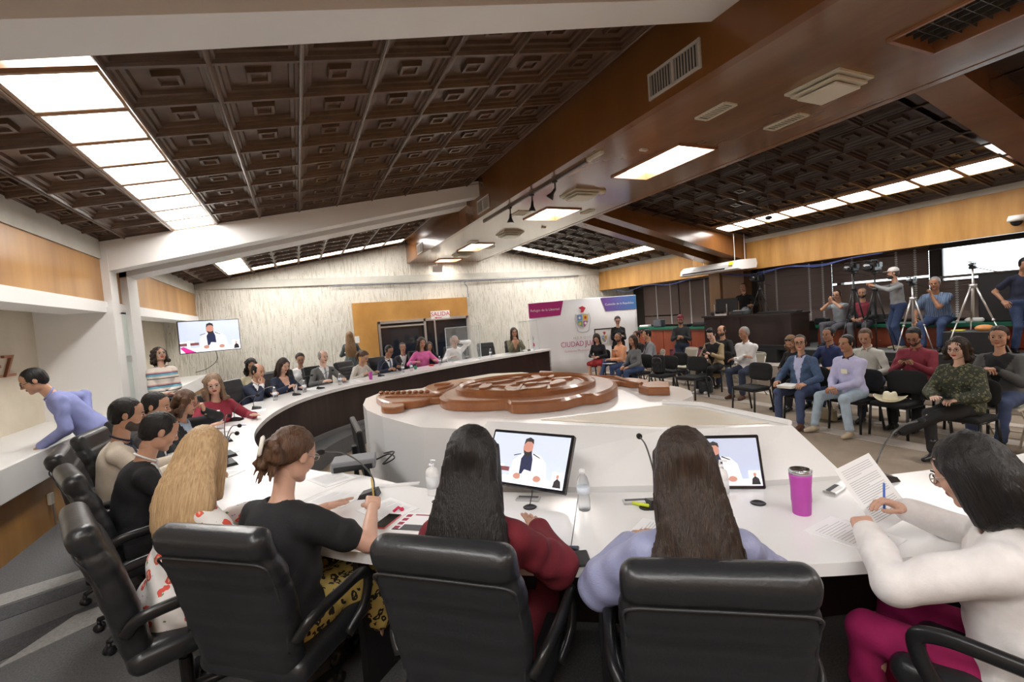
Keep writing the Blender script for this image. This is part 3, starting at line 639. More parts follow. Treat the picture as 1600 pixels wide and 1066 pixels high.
# ================================================================ executive chair
M_lea = mat('black_leather', (.017, .018, .020), .36, bump=.12, bscale=90, coat=.12)
M_leaseam = mat('leather_piping', (.03, .03, .032), .45)
def exec_chair():
    t = thing('executive_chair', '', 'chair')
    warp = lambda X, Y, Z: 0 * X + 0 * Y + 0 * Z
    s = SDF((-.33, -.52, .40), (.33, .02, 1.14), .009, .03)
    for z, y, hx, th in ((.50, -.185, .215, .045), (.58, -.195, .228, .047), (.66, -.208, .238, .048), (.74, -.224, .246, .048), (.82, -.243, .250, .048), (.90, -.266, .250, .048), (.955, -.284, .248, .046)):
        s.box((0, y, z), (hx, th, .105 if z < .9 else .06), .042, rotm(.2, 0, 0), k=.03)
    s.box((0, -.305, 1.015), (.248, .052, .058), .046, rotm(.22, 0, 0), k=.012)
    s.disp(lambda X, Y, Z: .0012*np.sin(X*13+Z*23+2)*np.sin(Z*19-X*17) + .003*np.exp(-((Z-.955)/.012)**2)*np.exp(-np.clip(-(Y+.26)*0, 0, 1)))
    sdf_obj(s, 'backrest', M_lea, t)
    b = MB(); z = .93
    b.tube(catmull([(-.218, -.232, .56), (-.236, -.262, .74), (-.240, -.298, .88), (-.232, -.333, .948), (-.12, -.340, .958), (.12, -.340, .958), (.232, -.333, .948), (.240, -.298, .88), (.236, -.262, .74), (.218, -.232, .56)], 5), .0045, 6)
    part(b, 'piping', M_leaseam, bpy.data.objects[t.children[-1].name], True)
    s = SDF((-.30, -.27, .36), (.30, .32, .56), .0125, .03)
    s.box((0, .03, .455), (.255, .255, .055), .05); s.ell((0, .03, .49), (.2, .2, .03)); sdf_obj(s, 'seat', M_lea, t)
    for sx in (-1, 1):
        b = MB(); b.tube(catmull([(sx*.24, -.22, .60), (sx*.285, -.17, .665), (sx*.30, -.02, .68), (sx*.30, .12, .675), (sx*.297, .185, .635), (sx*.29, .15, .52), (sx*.26, .06, .44)], 6), .026, 10, flat=.7, nv=(1, 0, 0))
        part(b, 'armrest', mat('arm_black', (.014, .014, .015), .3), t, True)
    b = MB(); b.lathe([(.028, .10), (.028, .28), (.02, .28), (.02, .40)], n=14); b.box((0, .0, .40), (.2, .26, .03)); part(b, 'gas_column', M_black, t)
    b = MB(); cs = []
    for k in range(5):
        a = 2*PI*k/5 + .3; p = np.array([math.cos(a), math.sin(a), 0]); b.tube([p*.02 + (0, 0, .12), p*.17 + (0, 0, .105), p*.30 + (0, 0, .075)], [.03, .024, .018], 8, flat=.8)
    part(b, 'star_base', M_black, t, True)
    for k in range(5):
        a = 2*PI*k/5 + .3; p = np.array([math.cos(a), math.sin(a), 0]) * .30; d = MB()
        for s_ in (-1, 1): d.lathe([(.0, -.009), (.024, -.009), (.027, 0), (.024, .009), (0, .009)], (p[0]-math.sin(a)*s_*.014, p[1]+math.cos(a)*s_*.014, .028), 12, M=rotm(0, PI/2, 0) if False else rotm(0, 0, a) @ rotm(PI/2, 0, 0))
        d.box((p[0], p[1], .055), (.03, .02, .03)); part(d, 'castor', M_black, t, True)
    return t
EX0 = exec_chair(); EX0_used = [False]
def put_exec(x, y, face, label, group='executive chairs around the desk', z=0.):
    """face: direction the sitter looks, as an angle from +Y, clockwise negative"""
    o = EX0 if not EX0_used[0] else copy_tree(EX0)
    EX0_used[0] = True; o.location = (x, y, z); o.rotation_euler = (0, 0, face); tag(o, label, 'chair', group); return o
# ================================================================ visitor chairs
M_fab = mat('black_fabric', (.014, .014, .015), .9, bump=.3, bscale=300)
M_tubeb = mat('black_tube', (.02, .02, .02), .35, .3)
M_beige = mat('beige_metal', (.50, .46, .38), .45)
def visitor_chair():
    t = thing('visitor_chair', '', 'chair')
    s = SDF((-.26, -.30, .38), (.26, .26, .50), .013, .02); s.box((0, -.01, .44), (.225, .215, .032), .032); s.ell((0, -.01, .455), (.19, .19, .03)); sdf_obj(s, 'seat', M_fab, t)
    s = SDF((-.26, -.36, .50), (.26, -.16, .90), .013, .02); s.box((0, -.26, .70), (.205, .026, .125), .026, rotm(.14, 0, 0)); s.cap((-.085, -.26, .70), (.085, -.26, .70), .158, flat=(0, 1, .14), f=.19); s.cap((-.15, -.268, .76), (.15, -.268, .76), .088, flat=(0, 1, .14), f=.32); s.cap((-.15, -.252, .64), (.15, -.252, .64), .085, flat=(0, 1, .14), f=.32)
    sdf_obj(s, 'backrest', M_fab, t)
    for sx in (-1, 1):
        b = MB(); b.tube([(sx*.23, .20, 0), (sx*.22, .17, .41)], .014, 8, flat=1.3); part(b, 'leg', M_tubeb, t, True)
        b = MB(); b.tube([(sx*.23, -.28, 0), (sx*.22, -.20, .41)], .014, 8, flat=1.3); part(b, 'leg', M_tubeb, t, True)
    b = MB(); b.tube([(-.22, .17, .41), (.22, .17, .41), (.22, -.2, .41), (-.22, -.2, .41)], .012, 8, closed=True)
    for sx in (-1, 1): b.tube(catmull([(sx*.2, -.15, .42), (sx*.2, -.26, .47), (sx*.19, -.265, .60)], 4), .011, 8)
    part(b, 'frame', M_tubeb, t, True)
    return t
def folding_chair():
    t = thing('folding_chair', '', 'chair')
    s = SDF((-.26, -.36, .55), (.26, -.16, .90), .014, .02); s.box((0, -.25, .76), (.20, .014, .10), .014, rotm(.16, 0, 0)); sdf_obj(s, 'backrest', M_beige, t)
    s = SDF((-.26, -.24, .38), (.26, .26, .50), .014, .02); s.box((0, .0, .43), (.2, .19, .018), .016); sdf_obj(s, 'seat', M_beige, t)
    b = MB()
    for sx in (-1, 1): b.tube([(sx*.215, .24, 0), (sx*.21, -.19, .62), (sx*.205, -.27, .80)], .012, 8)
    b.tube(catmull([(-.205, -.27, .80), (-.17, -.285, .87), (.17, -.285, .87), (.205, -.27, .80)], 4), .012, 8)
    part(b, 'leg', M_beige, t, True)
    b = MB()
    for sx in (-1, 1): b.tube([(sx*.19, -.28, 0), (sx*.19, .12, .42)], .011, 8)
    b.tube([(-.19, -.2, .09), (.19, -.2, .09)], .008, 6); b.tube([(-.21, .17, .09), (.21, .17, .09)], .008, 6)
    part(b, 'leg', M_beige, t, True)
    return t
VC0, FC0 = visitor_chair(), folding_chair(); _u = {}
def put_chair(proto, x, y, face, label, group, z=FZ):
    o = proto if not _u.get(proto.name) else copy_tree(proto); _u[proto.name] = 1
    o.location = (x, y, z); o.rotation_euler = (0, 0, face); tag(o, label, 'chair', group); return o
# ================================================================ people
def skin_m(n, c):
    m = mat('skin_' + n, c, .48, noise=.08, nscale=14)
    b = m.node_tree.nodes['Principled BSDF']; b.inputs['Subsurface Weight'].default_value = .08; b.inputs['Subsurface Radius'].default_value = (.6, .25, .12); b.inputs['Subsurface Scale'].default_value = .01
    return m
SK = {'light': skin_m('light', (.62, .37, .27)), 'tan': skin_m('tan', (.50, .275, .18)), 'brown': skin_m('brown', (.40, .205, .125)), 'pale': skin_m('pale', (.68, .44, .34))}
M_lip = mat('lips', (.34, .09, .08), .4); M_lipr = mat('red_lips', (.32, .02, .03), .35)
M_eyew = mat('eye_white', (.75, .72, .70), .3); M_iris = mat('iris_dark', (.02, .012, .008), .15)
def cloth(n, c, rough=.85, noise=.12, nscale=18, bump=.15, bscale=160, **k): return mat('cloth_' + n, c, rough, noise=noise, nscale=nscale, bump=bump, bscale=bscale, **k)
def hairm(n, c, c2=None, rough=.38): return mat('hair_' + n, c, rough, noise=.5, nscale=26, stretch=(5, 5, .35), col2=c2, bump=.5, bscale=60, spec=.35)
H_blk = hairm('black', (.014, .012, .012), (.006, .005, .005)); H_dbr = hairm('dark_brown', (.045, .026, .017), (.016, .010, .008)); H_brn = hairm('brown', (.13, .065, .035), (.05, .026, .015))
H_bln = hairm('blonde', (.64, .45, .25), (.38, .23, .11)); H_gry = hairm('grey', (.33, .32, .31), (.18, .17, .17)); H_mix = hairm('streaked', (.34, .20, .09), (.10, .055, .03)); H_shv = mat('hair_stubble', (.06, .045, .038), .7)
_hc = {}
def head_mesh(fem, h):
    key = (fem, h)
    if key in _hc: return _hc[key]
    s = SDF((-.11, -.14, -.16), (.11, .15, .15), h, .02)
    s.ell((0, -.012, .032), (.074, .092, .086)); s.ell((0, .028, -.035), (.058 if not fem else .054, .060, .074), k=.03); s.ell((0, .040, .045), (.06, .045, .05), k=.03)
    s.ell((0, .068, -.092), (.024 if not fem else .018, .022, .019), k=.02)
    for x in (-1, 1):
        s.ell((x*.036, .060, -.022), (.026, .026, .030), k=.02); s.ell((x*.046, .010, -.065), (.016 if not fem else .010, .03, .026), k=.025)
        s.cap((x*.014, .088, .026), (x*.044, .074, .027), .008, .007, k=.012)
        s.ell((x*.031, .094, .006), (.017, .012, .011), k=.010, op='s')
        s.ell((x*.031, .0835, .013), (.016, .010, .006), k=.006); s.ell((x*.031, .0825, -.001), (.015, .009, .005), k=.006)
        s.ell((x*.077, -.006, .0), (.008, .020, .031), rotm(.15, 0, x*-.3), k=.008)
    s.cap((0, .088, .016), (0, .108, -.020), .008, .011, k=.012)
    for x in (-1, 1): s.ell((x*.012, .096, -.026), (.009, .011, .008), k=.006)
    s.ell((0, .087, -.052), (.025, .011, .006), k=.005); s.ell((0, .085, -.062), (.021, .011, .0065), k=.004)
    s.cap((0, -.01, -.06), (0, -.020, -.098), .049 if not fem else .041, k=.02)
    V, F = s.mesh(); C = V[F].mean(1)
    mi = ((np.abs(C[:,0]) < .024) & (C[:,1] > .086) & (C[:,2] < -.047) & (C[:,2] > -.067)).astype(int)
    _hc[key] = (V, F, mi); return _hc[key]
_hh = {}
HANDP = {'relax': (.25, .35, .25, 0), 'flat': (.04, .08, .05, 0), 'grip': (.75, .95, .6, 1), 'hold': (.5, .6, .35, 1), 'fist': (1.2, 1.3, .8, 1)}
def hand_mesh(pose, h):
    key = (pose, h)
    if key in _hh: return _hh[key]
    a1, a2, a3, th = HANDP[pose]
    s = SDF((-.10, -.05, -.11), (.075, .20, .06), h, .010)
    s.box((0, .047, 0), (.040, .046, .0145), .013); s.cap((0, -.03, 0), (0, .02, 0), .0235, .026, k=.02, flat=(0, 0, 1), f=.75); s.ell((-.026, .03, -.008), (.018, .032, .016))
    for i, (x, L) in enumerate(((-.031, .071), (-.0105, .079), (.0105, .074), (.030, .059))):
        p = np.array([x, .088 - abs(i-1.2)*.004, 0.]); an = 0.; sp = (-.06, -.02, .03, .09)[i]
        for l, a in ((.45, a1), (.31, a2), (.24, a3)):
            an += a * (1 + .08 * i); q = p + L*l*np.array([math.sin(sp)*math.cos(an), math.cos(an)*math.cos(sp), -math.sin(an)]); s.cap(p, q, .0092 - .0004*i, .0078, k=.004); p = q
    if th: pts = [(-.030, .018, -.004), (-.050, .045, -.022), (-.040, .075, -.040), (-.026, .092, -.044)]
    else: pts = [(-.030, .016, -.004), (-.056, .046, -.010), (-.066, .074, -.014), (-.068, .094, -.016)]
    for i in range(3): s.cap(pts[i], pts[i+1], .0125 - .0015*i, .011 - .0015*i, k=.006)
    _hh[key] = s.mesh(); return _hh[key]
_hr = {}
def hair_mesh(style, h):
    key = (style, h)
    if key in _hr: return _hr[key]
    big = style in ('long', 'longwave', 'blonde', 'bob', 'curly', 'shoulder', 'bangs', 'sidelong', 'pony', 'updo')
    s = SDF((-.17, -.24, -.62 if style in ('long', 'longwave', 'blonde') else -.34), (.17, .13, .18), h, .03)
    ln = lambda a: (lambda X, Y, Z: a*np.sin(np.arctan2(X, Y+.03+.0001)*46 + Z*6)*.5 + a*np.sin(np.arctan2(X, Y+.03)*83 - Z*11)*.5)
    r = (.0815, .100, .0935) if style in ('short', 'fringe', 'buzz', 'tuft') else (.087, .104, .099)
    if style == 'buzz': r = (.0765, .0945, .0885)
    s.ell((0, -.014, .036), r)
    if style == 'tuft':
        for x, y, z, q in ((0, .05, .115, .035), (.03, .03, .12, .04), (-.035, .04, .115, .035), (0, -.02, .125, .045)): s.ell((x, y, z), (q, q, q*.7))
    if style in ('short', 'fringe', 'buzz', 'tuft'):
        for x in (-1, 1): s.cap((x*.072, -.002, .02), (x*.0745, .008, -.012), .012, .007, k=.02)
        s.ell((0, -.050, -.02), (.066, .055, .055), k=.03)
        s.box((0, .118, -.035), (.066, .085, .098), .045, k=.012, op='s'); s.box((0, .06, -.09), (.2, .085, .06), .02, k=.01, op='s'); s.plane((0, -.06, -.075), (0, .15, -1), .01)
        for x in (-1, 1): s.ell((x*.088, -.006, -.002), (.018, .015, .026), k=.006, op='s')
        s.disp(ln(.003))
        if style == 'fringe': s.ell((0, .03, .13), (.062, .105, .075), k=.02, op='s')
    elif style in ('updo', 'pony'):
        s.plane((0, .080, .072), (0, .66, -.75), .02); s.ell((0, .10, -.03), (.085, .075, .10), k=.012, op='s')
        if style == 'pony': s.ell((0, -.115, .06), (.03, .03, .03)); s.cap((0, -.13, .06), (0, -.18, -.05), .032, .036); s.cap((0, -.18, -.05), (.01, -.16, -.18), .036, .012)
        else:
            rg_ = random.Random(5)
            for k in range(26): a = rg_.uniform(0, 6.28); rr = rg_.uniform(.015, .055); s.ell((rr*math.cos(a)*1.2, -.115 + rg_.uniform(-.02, .025), .0 + rr*math.sin(a)), (.022, .022, .022), k=.010)
            for k in range(7): s.cap((-.05+.016*k, -.11, -.03), (-.065+.02*k, -.12, -.085 - rg_.uniform(0, .05)), .010, .004, k=.008)
        s.disp(ln(.004))
    else:
        zz = {'long': -.50, 'longwave': -.50, 'blonde': -.31, 'bob': -.15, 'shoulder': -.20, 'curly': -.12, 'bangs': -.13, 'sidelong': -.27}[style]
        wd = {'long': .158, 'longwave': .145, 'blonde': .140, 'bob': .088, 'shoulder': .085, 'curly': .085, 'bangs': .085, 'sidelong': .075}[style]
        n = 6
        for k in range(n):
            t_ = k/(n-1); z1 = .055 + (zz-.055)*t_; y1 = -.036 - .062*min(t_*1.7, 1)**.8; w = .076 + (wd-.076)*min(1, t_*1.5)
            if style in ('longwave', 'blonde'): w *= 1 + .06*math.sin(t_*9)
            if k: s.cap((0 if style != 'sidelong' else .02*t_, y0_, z0_), (0 if style != 'sidelong' else .02*t_, y1, z1), w0_-.010, w-.010, k=.045, flat=(0, 1, 0), f=.42)
            y0_, z0_, w0_ = y1, z1, w
        for x in (-1, 1):
            ze = zz*(.9 if style not in ('long', 'longwave') else .35)
            s.cap((x*.072, .020, .045), (x*.086, .008, max(ze, -.20)), .024, .026 if style != 'bob' else .03, k=.025)
        if style == 'bob':
            for x in (-1, 1): s.ell((x*.066, -.028, -.045), (.040, .072, .125), k=.03)
            s.ell((0, -.075, -.06), (.085, .05, .12), k=.03)
        if style in ('long', 'longwave', 'blonde', 'sidelong'):
            for x in (-1, 1): s.ell((x*.058, -.03, -.03), (.034, .062, .10), k=.03)
        if style in ('curly', 'shoulder', 'bangs'):
            rg_ = random.Random(9)
            for k in range(34 if style == 'curly' else 20):
                a = rg_.uniform(-.5, PI+.5); z1 = rg_.uniform(zz, .09); q = .085 + (.03 if z1 < 0 else .0)
                s.ell((q*math.cos(a), -.02 - q*math.sin(a)*.85, z1), (.026, .026, .026), k=.012)
        # open the face
        fz = -.035; s.ell((0, .115, fz), (.066 if style != 'bangs' else .06, .090, .108 if style != 'bangs' else .085), k=.012, op='s')
        s.box((0, .10, -.2), (.055, .10, .14), .02, k=.012, op='s')
        s.disp(ln(.0035 if style not in ('curly',) else .006))
        if style == 'longwave': s.disp(lambda X, Y, Z: .006*np.sin(X*60+Z*20)*np.clip(-Z*3, 0, 1)+0*Y)
    _hr[key] = s.mesh(); return _hr[key]
def ik(a, b, l1, l2, pole):
    a, b = np.asarray(a, float), np.asarray(b, float); d = b - a; L = np.linalg.norm(d); L2 = min(L, (l1+l2)*.998); d = nrm(d)
    b = a + d*L2; x = (l1*l1 - l2*l2 + L2*L2)/(2*L2); hgt = math.sqrt(max(l1*l1 - x*x, 0)); p = np.asarray(pole, float); p = nrm(p - d*(p @ d)); return a + d*x + p*hgt, b
CNT = [0]
def person(label, x, y, face, z=0., sc=1., pose='sit', seat=.47, lean=.10, side=0., twist=0., head=(0, 0, 0), R=None, L=None, hp=('relax', 'relax'), fem=False, g=1., skin='tan', hair=('short', None), top=None, bot=None,
           shoes=None, glasses=None, feet=None, cell=.019, poles=None, palm=None, beard=None, pel=None, sw=.175, group=None, hx=0., extra=None, lipm=None, hdir=None):
    if fem and sw == .175: sw = .148
    elif sw == .175: sw = .163
    h = cell / sc; CNT[0] += 1; rs = random.Random(CNT[0])
    t = thing('person', label, 'person', (x, y, z), face, group); t.scale = (sc, sc, sc)
    P = np.array([0, 0, (seat + .09) if pose == 'sit' else .93]) if pel is None else np.array(pel, float)
    Rt = rotm(-lean, 0, 0); Rt = rotm(0, side, 0) @ Rt; Rt = Rt @ rotm(0, 0, twist) if twist else Rt
    w, f, s_ = Rt[:,0], Rt[:,1], Rt[:,2]
    sh = {1: P + .398*s_ + sw*w, -1: P + .398*s_ - sw*w}; nb = P + .495*s_ + .005*f
    if fem: pass
    Rh = rotm(-lean*.35 - head[1], 0, 0); Rh = rotm(0, side*.4 + head[2], head[0]) @ rotm(-lean*.35 - head[1], 0, 0); Rh = rotm(0, 0, head[0]) @ rotm(0, head[2] + side*.4, 0) @ rotm(-lean*.3 - head[1], 0, 0)
    hc = nb + .035*s_ + Rh @ np.array([0, .022, .135]) + w*hx
    # arms
    A = {}
    dflt = {1: (.20, .36, .0), -1: (-.20, .36, .0)} if pose == 'sit' else {1: (.26, .06, -.12), -1: (-.26, .06, -.12)}
    for k, tg in ((1, R), (-1, L)):
        tg = np.array(tg, float) if tg is not None else np.array(dflt[k]) + P + np.array([0, 0, .13 if pose == 'sit' else 0])
        pl_ = (poles or {}).get(k, (k*.7, -.55, -.6)); E_, W_ = ik(sh[k], tg, .285, .255, pl_); A[k] = (sh[k], E_, W_)
    # legs
    Lg = {}
    for k in (1, -1):
        hj = P + np.array([k*.09, 0, -.03]); ft = (feet or {}).get(k) if feet else None
        ft = np.array(ft if ft is not None else ((k*.12, .44, .09) if pose == 'sit' else (k*.10, 0, .09)), float)
        K_, An = ik(hj, ft, .43, .42, (k*.15, 1, .35) if pose == 'sit' else (0, 1, 0)); Lg[k] = (hj, K_, An)
    pts = np.array([v for q in list(A.values()) + list(Lg.values()) for v in q] + [P, nb])
    top = top or {}; tm = top.get('m'); sl = top.get('sleeve', 'long'); infl = top.get('infl', .011 if top.get('kind') != 'jacket' else .016)
    def torso(s, e, k=.05):
        s.ell(P + .01*f, (.160*g+e, .120*g+e, .115+e), Rt, k=k); s.ell(P + .16*s_ + .01*f*g, (.130*g+e, .104*g+e, .15+e), Rt, k=k)
        s.ell(P + .32*s_, (.138*(.5+.5*g)+e, .100*(.4+.6*g)+e, .15+e), Rt, k=k)
        if fem:
            for q in (1, -1): s.ell(P + .30*s_ + .075*f + q*.065*w, (.062+e, .055+e, .062+e), Rt, k=.03)
        for q in (1, -1): s.cap(nb - .040*s_, sh[q], .036+e*.6, .041+e*.8, k=.04)
    # ---- body: skin surface, continuous, with head and hands
    lo = np.minimum(pts.min(0), hc - .02) - .16; hi = np.maximum(pts.max(0), hc) + .16
    s = SDF(lo, hi, h if sl in ('short', 'none', 'elbow') or cell > .015 else h*1.3, .03); torso(s, -.012)
    for q in (1, -1):
        a, e_, w_ = A[q]; s.cap(a, e_, .046*(.6+.4*g), .038*(.7+.3*g), k=.02); s.cap(e_, w_, .039*(.7+.3*g), .0255, k=.015)
        a, e_, w_ = Lg[q]; s.cap(a, e_, .074*(.5+.5*g), .052, k=.02); s.cap(e_, w_, .050, .034, k=.02); s.ell((a+e_)/2*0+e_*.72+w_*.28 + np.array([0, -.012, 0]), (.046, .046, .07), k=.03)
    s.cap(nb - .04*s_, hc + Rh @ np.array([0, -.016, -.070]), .054 if not fem else .046, .0515 if not fem else .0435, k=.03)
    Vb, Fb = s.mesh(); mi = np.zeros(len(Fb), int)
    hh = .0062 if cell < .015 else .009
    V1, F1, m1 = head_mesh(fem, hh); V = [Vb, V1 @ Rh.T + hc]; F = [Fb, F1 + len(Vb)]; mi = [mi, m1]; off = len(Vb) + len(V1)
    for q in (1, -1):
        V2, F2 = hand_mesh(hp[0 if q == 1 else 1], .0045 if cell < .015 else .0075); V2 = V2.copy() * (1 if not fem else .92)
        d = nrm(A[q][2] - A[q][1]) if not (hdir and q in hdir) else nrm(hdir[q]); pn = np.array((palm or {}).get(q, (-q*.35, 0, -1)), float); zz = nrm(-(pn - d*(pn @ d))); xx = np.cross(d, zz)
        if q == -1: V2[:,0] *= -1; F2 = F2[:, ::-1]
        V.append(V2 @ np.array([xx, d, zz]) + A[q][2] - d*.0); F.append(F2 + off); mi.append(np.zeros(len(F2), int)); off += len(V2)
    body = mk('body', np.concatenate(V), np.concatenate(F), [SK[skin], lipm or M_lip], t, True, np.concatenate(mi))
    MH = Matrix.Translation(Vector(hc)) @ Matrix(Rh.tolist()).to_4x4()
    # ---- face details
    for q in (1, -1):
        b = MB(); b.ball((q*.031, .0838, .0062), .0112, n=16); mi_ = [1 if (np.mean([b.v[i_][1] for i_ in ff]) > .0905 and abs(np.mean([b.v[i_][0] for i_ in ff])-q*.031) < .0068) else 0 for ff in b.f]
        o = mk('eye', b.v, b.f, [M_eyew, M_iris], t, True, mi_); o.matrix_local = MH; b = MB(); b.tube([(q*.016, .0945, .0085), (q*.024, .0972, .0138), (q*.034, .0968, .0138), (q*.045, .0905, .0085)], [.0012, .0020, .0020, .0012], 5); o = part(b, 'eyelashes', M_iris, t, True); o.matrix_local = MH
    hst, hm = hair; hm = hm or H_blk
    for q in (1, -1): b = MB(); b.tube([(q*.013, .0955, .026), (q*.030, .0945, .0305), (q*.047, .0815, .027)], [.0032, .0036, .002], 6); o = part(b, 'eyebrow', hm if hst != 'blonde' else H_brn, t, True); o.matrix_local = MH
    if hst:
        Vh, Fh = hair_mesh(hst, .0075 if cell < .015 and hst not in ('short',) else (.007 if cell < .015 else .0105)); o = mk('hair', Vh, Fh, hm, t, True); o.matrix_local = MH
        t['_hair'] = o.name
    if beard:
        s = SDF((-.09, -.05, -.15), (.09, .13, .04), .008, .01); s.ell((0, .030, -.040), (.0615, .0625, .078)); s.ell((0, .068, -.094), (.027, .025, .022), k=.02)
        for q in (1, -1): s.ell((q*.046, .010, -.065), (.019, .033, .029), k=.02)
        s.ell((0, .05, .015), (.09, .09, .052), k=.015, op='s'); s.ell((0, .098, -.045), (.02, .02, .02) if beard == 'goatee' else (.0, .0, .0) if False else (.024, .02, .016), k=.006, op='s'); s.plane((0, .02, 0), (0, -1, .3), .01)
        o = sdf_obj(s, 'beard', H_shv if beard != 'goatee' else H_dbr, t)
        if o: o.matrix_local = MH
    if glasses:
        b = MB()
        for q in (1, -1): b.tube([(q*.031+.0235*math.cos(a), .101, .004+.017*math.sin(a)) for a in np.linspace(0, 2*PI, 14, endpoint=False)], .0022, 5, closed=True); b.tube([(q*.054, .098, .008), (q*.082, .0, .012)], .0018, 5)
        b.tube([(-.008, .103, .008), (.008, .103, .008)], .002, 5); o = part(b, 'glasses', glasses, t, True); o.matrix_local = MH
    # ---- trousers / skirt
    bot = bot or {}; bm = bot.get('m', cloth('black_trousers', (.018, .018, .02)))
    bk = bot.get('kind', 'trousers')
    lp = np.array([v for q in Lg.values() for v in q] + [P]); s = SDF(lp.min(0)-.16, lp.max(0)+.16, h if cell < .015 else h*1.05, .04)
    s.ell(P + .01*f + np.array([0, 0, -.01]), (.175*g, .135*g, .115), k=.05)
    for q in (1, -1):
        a, kn, an = Lg[q]; s.cap(a, kn, .088*(.5+.5*g), .066, k=.04)
        if bk == 'trousers': s.cap(kn, kn + (an-kn)*.93, .062, .052 if pose == 'sit' else .058, k=.02)
        elif bk == 'midi': s.cap(kn, kn + (an-kn)*.45, .075, .085, k=.08)
    if bk != 'trousers': s.cap((Lg[1][0]+Lg[-1][0])/2, (Lg[1][1]+Lg[-1][1])/2, .10, .075, k=.06)
    if pose == 'stand' : s.plane(P + .10*s_, s_)
    am = .0065 if cell < .0105 else .0042; ph = rs.uniform(0, 6)
    wr = lambda X, Y, Z: am*(np.sin(X*30+Z*41+2.2*np.sin(Y*17+ph)+ph)*.8+np.sin(Y*35-Z*27+X*23+2*np.sin(X*19-Z*13)+ph*2)*.7)*(.55+.45*np.sin(X*9+Y*7+Z*11+ph))
    s.disp(wr); sdf_obj(s, {'trousers': 'trousers', 'midi': 'skirt', 'short': 'skirt'}[bk], bm, t)
    sm = shoes or mat('black_shoe', (.015, .015, .015), .3)
    for q in (1, -1):
        a, kn, an = Lg[q]; dv = nrm(an-kn)
        fd = np.array([q*.12, 1, 0]); fd = nrm(fd - dv*(fd @ dv)*(1 if abs(dv[2]) < .8 else 0) ) if an[2] > .2 else nrm(fd)
        up = np.array([0, 0, 1]) if an[2] <= .2 else nrm(-dv)
        s = SDF(an-.30, an+.30, .012 if cell < .02 else .016, .02)
        s.cap(an - fd*.045 - up*.052, an + fd*.06 - up*.055, .034, .036, k=.02); s.cap(an + fd*.06 - up*.055, an + fd*.15 - up*.062, .038, .026, k=.02); s.cap(an - up*.04, an + up*(.02 if not bot.get('boots') else .12), .037, .040, k=.02)
        if an[2] <= .2: s.plane((0, 0, .004), (0, 0, -1), .004)
        sdf_obj(s, 'shoe' if not bot.get('boots') else 'boot', sm, t)
    # ---- top
    if tm:
        s = SDF(np.minimum(pts.min(0), P-.2) - .15, pts.max(0) + .15, h, .035); torso(s, infl)
        if top.get('hem'): s.cap(P - np.array([0, 0, .02]), P - s_*top['hem']*1. , .15*g+infl, .17*g+infl, k=.05, flat=f, f=.75)
        for q in (1, -1):
            a, e_, w_ = A[q]; ra, rb, rc = .043*(.5+.5*g)+infl*.9, .037*(.6+.4*g)+infl*.9, .027+infl*.7
            if top.get('puff'): rb += top['puff']; rc += top['puff']*.6
            if sl == 'none': continue
            if sl == 'short': s.cap(a, a + (e_-a)*.62, ra+.004, ra+.006, k=.03)
            else:
                s.cap(a, e_, ra, rb, k=.022); fr = {'long': .96, 'elbow': .12, 'threeq': .6}[sl]; s.cap(e_, e_ + (w_-e_)*fr, rb, rb + (rc-rb)*fr, k=.02)
        s.cap(nb - .012*s_ + .008*f, nb + .2*s_ + .05*f, .060 if not fem else .062, .07, k=.012, op='s')
        if pose == 'stand' and not top.get('hem'): s.plane(P - .10*s_, -s_)
        s.disp(wr)
        mats = [tm]; fn = None; vd = top.get('vneck', .20 if top.get('kind') == 'jacket' else None)
        if vd is not None:
            mats = [tm, top.get('shirt', SK[skin]), top.get('tie', top.get('shirt', SK[skin]))]; vw = top.get('vw', .34)
            def fn(C):
                d = C - P; u, v, ff = d @ w, d @ s_, d @ f; on = (ff > .03) & (v > vd) & (np.abs(u) < (v-vd)*vw) & (v < .52); r = on.astype(int); r[on & (np.abs(u) < .022)] = 2; return r
        o = sdf_obj(s, top.get('name', 'jacket' if top.get('kind') == 'jacket' else 'shirt'), mats, t, fn)
        if top.get('collar'):
            b = MB(); rr = .057 if not fem else .055; c0 = nb + .004*s_ + .004*f
            b.tube([c0 + rr*(math.cos(a)*w + math.sin(a)*f*1.05) + .022*s_*(-math.sin(a)) for a in np.linspace(PI/2+.35, 2*PI+PI/2-.35, 18)], .0095 if top.get('kind') != 'jacket' else .0065, 6)
            for q in (1, -1): c1 = c0 + (rr+.004)*f + q*.030*w - .034*s_; b.box((0, 0, 0), (.030, .007, .045), 0, Rt @ rotm(-.35, q*.55, q*-.3), 0) if False else b.add([v for v in (c1-.014*w+.02*s_, c1+.014*w+.02*s_, c1+q*.012*w-.03*s_, c1-.014*w+.02*s_+.006*f, c1+.014*w+.02*s_+.006*f, c1+q*.012*w-.03*s_+.008*f)], [(0, 1, 2), (3, 5, 4), (0, 3, 4, 1), (1, 4, 5, 2), (2, 5, 3, 0)])
            part(b, 'collar', top['collar'], t, True)
    if top.get('badge'):
        b = MB(); c0 = P + .30*s_ + (.135+infl)*f - .02*w; b.box((0, 0, 0), (.085, .004, .065)); o = part(b, 'name_badge', mat('badge_card', (.78, .78, .6), .5), t); o.matrix_local = Matrix.Translation(Vector(c0)) @ Matrix(Rt.tolist()).to_4x4()
    t['_n'] = 0
    del t['_n']
    if '_hair' in t: del t['_hair']
    INFO[label] = dict(t=t, A=A, P=P, Rt=Rt, hc=hc, Rh=Rh, MH=MH, Lg=Lg, nb=nb)
    return t
INFO = {}
def wpt(t, p):
    return t.matrix_basis @ Vector(p)
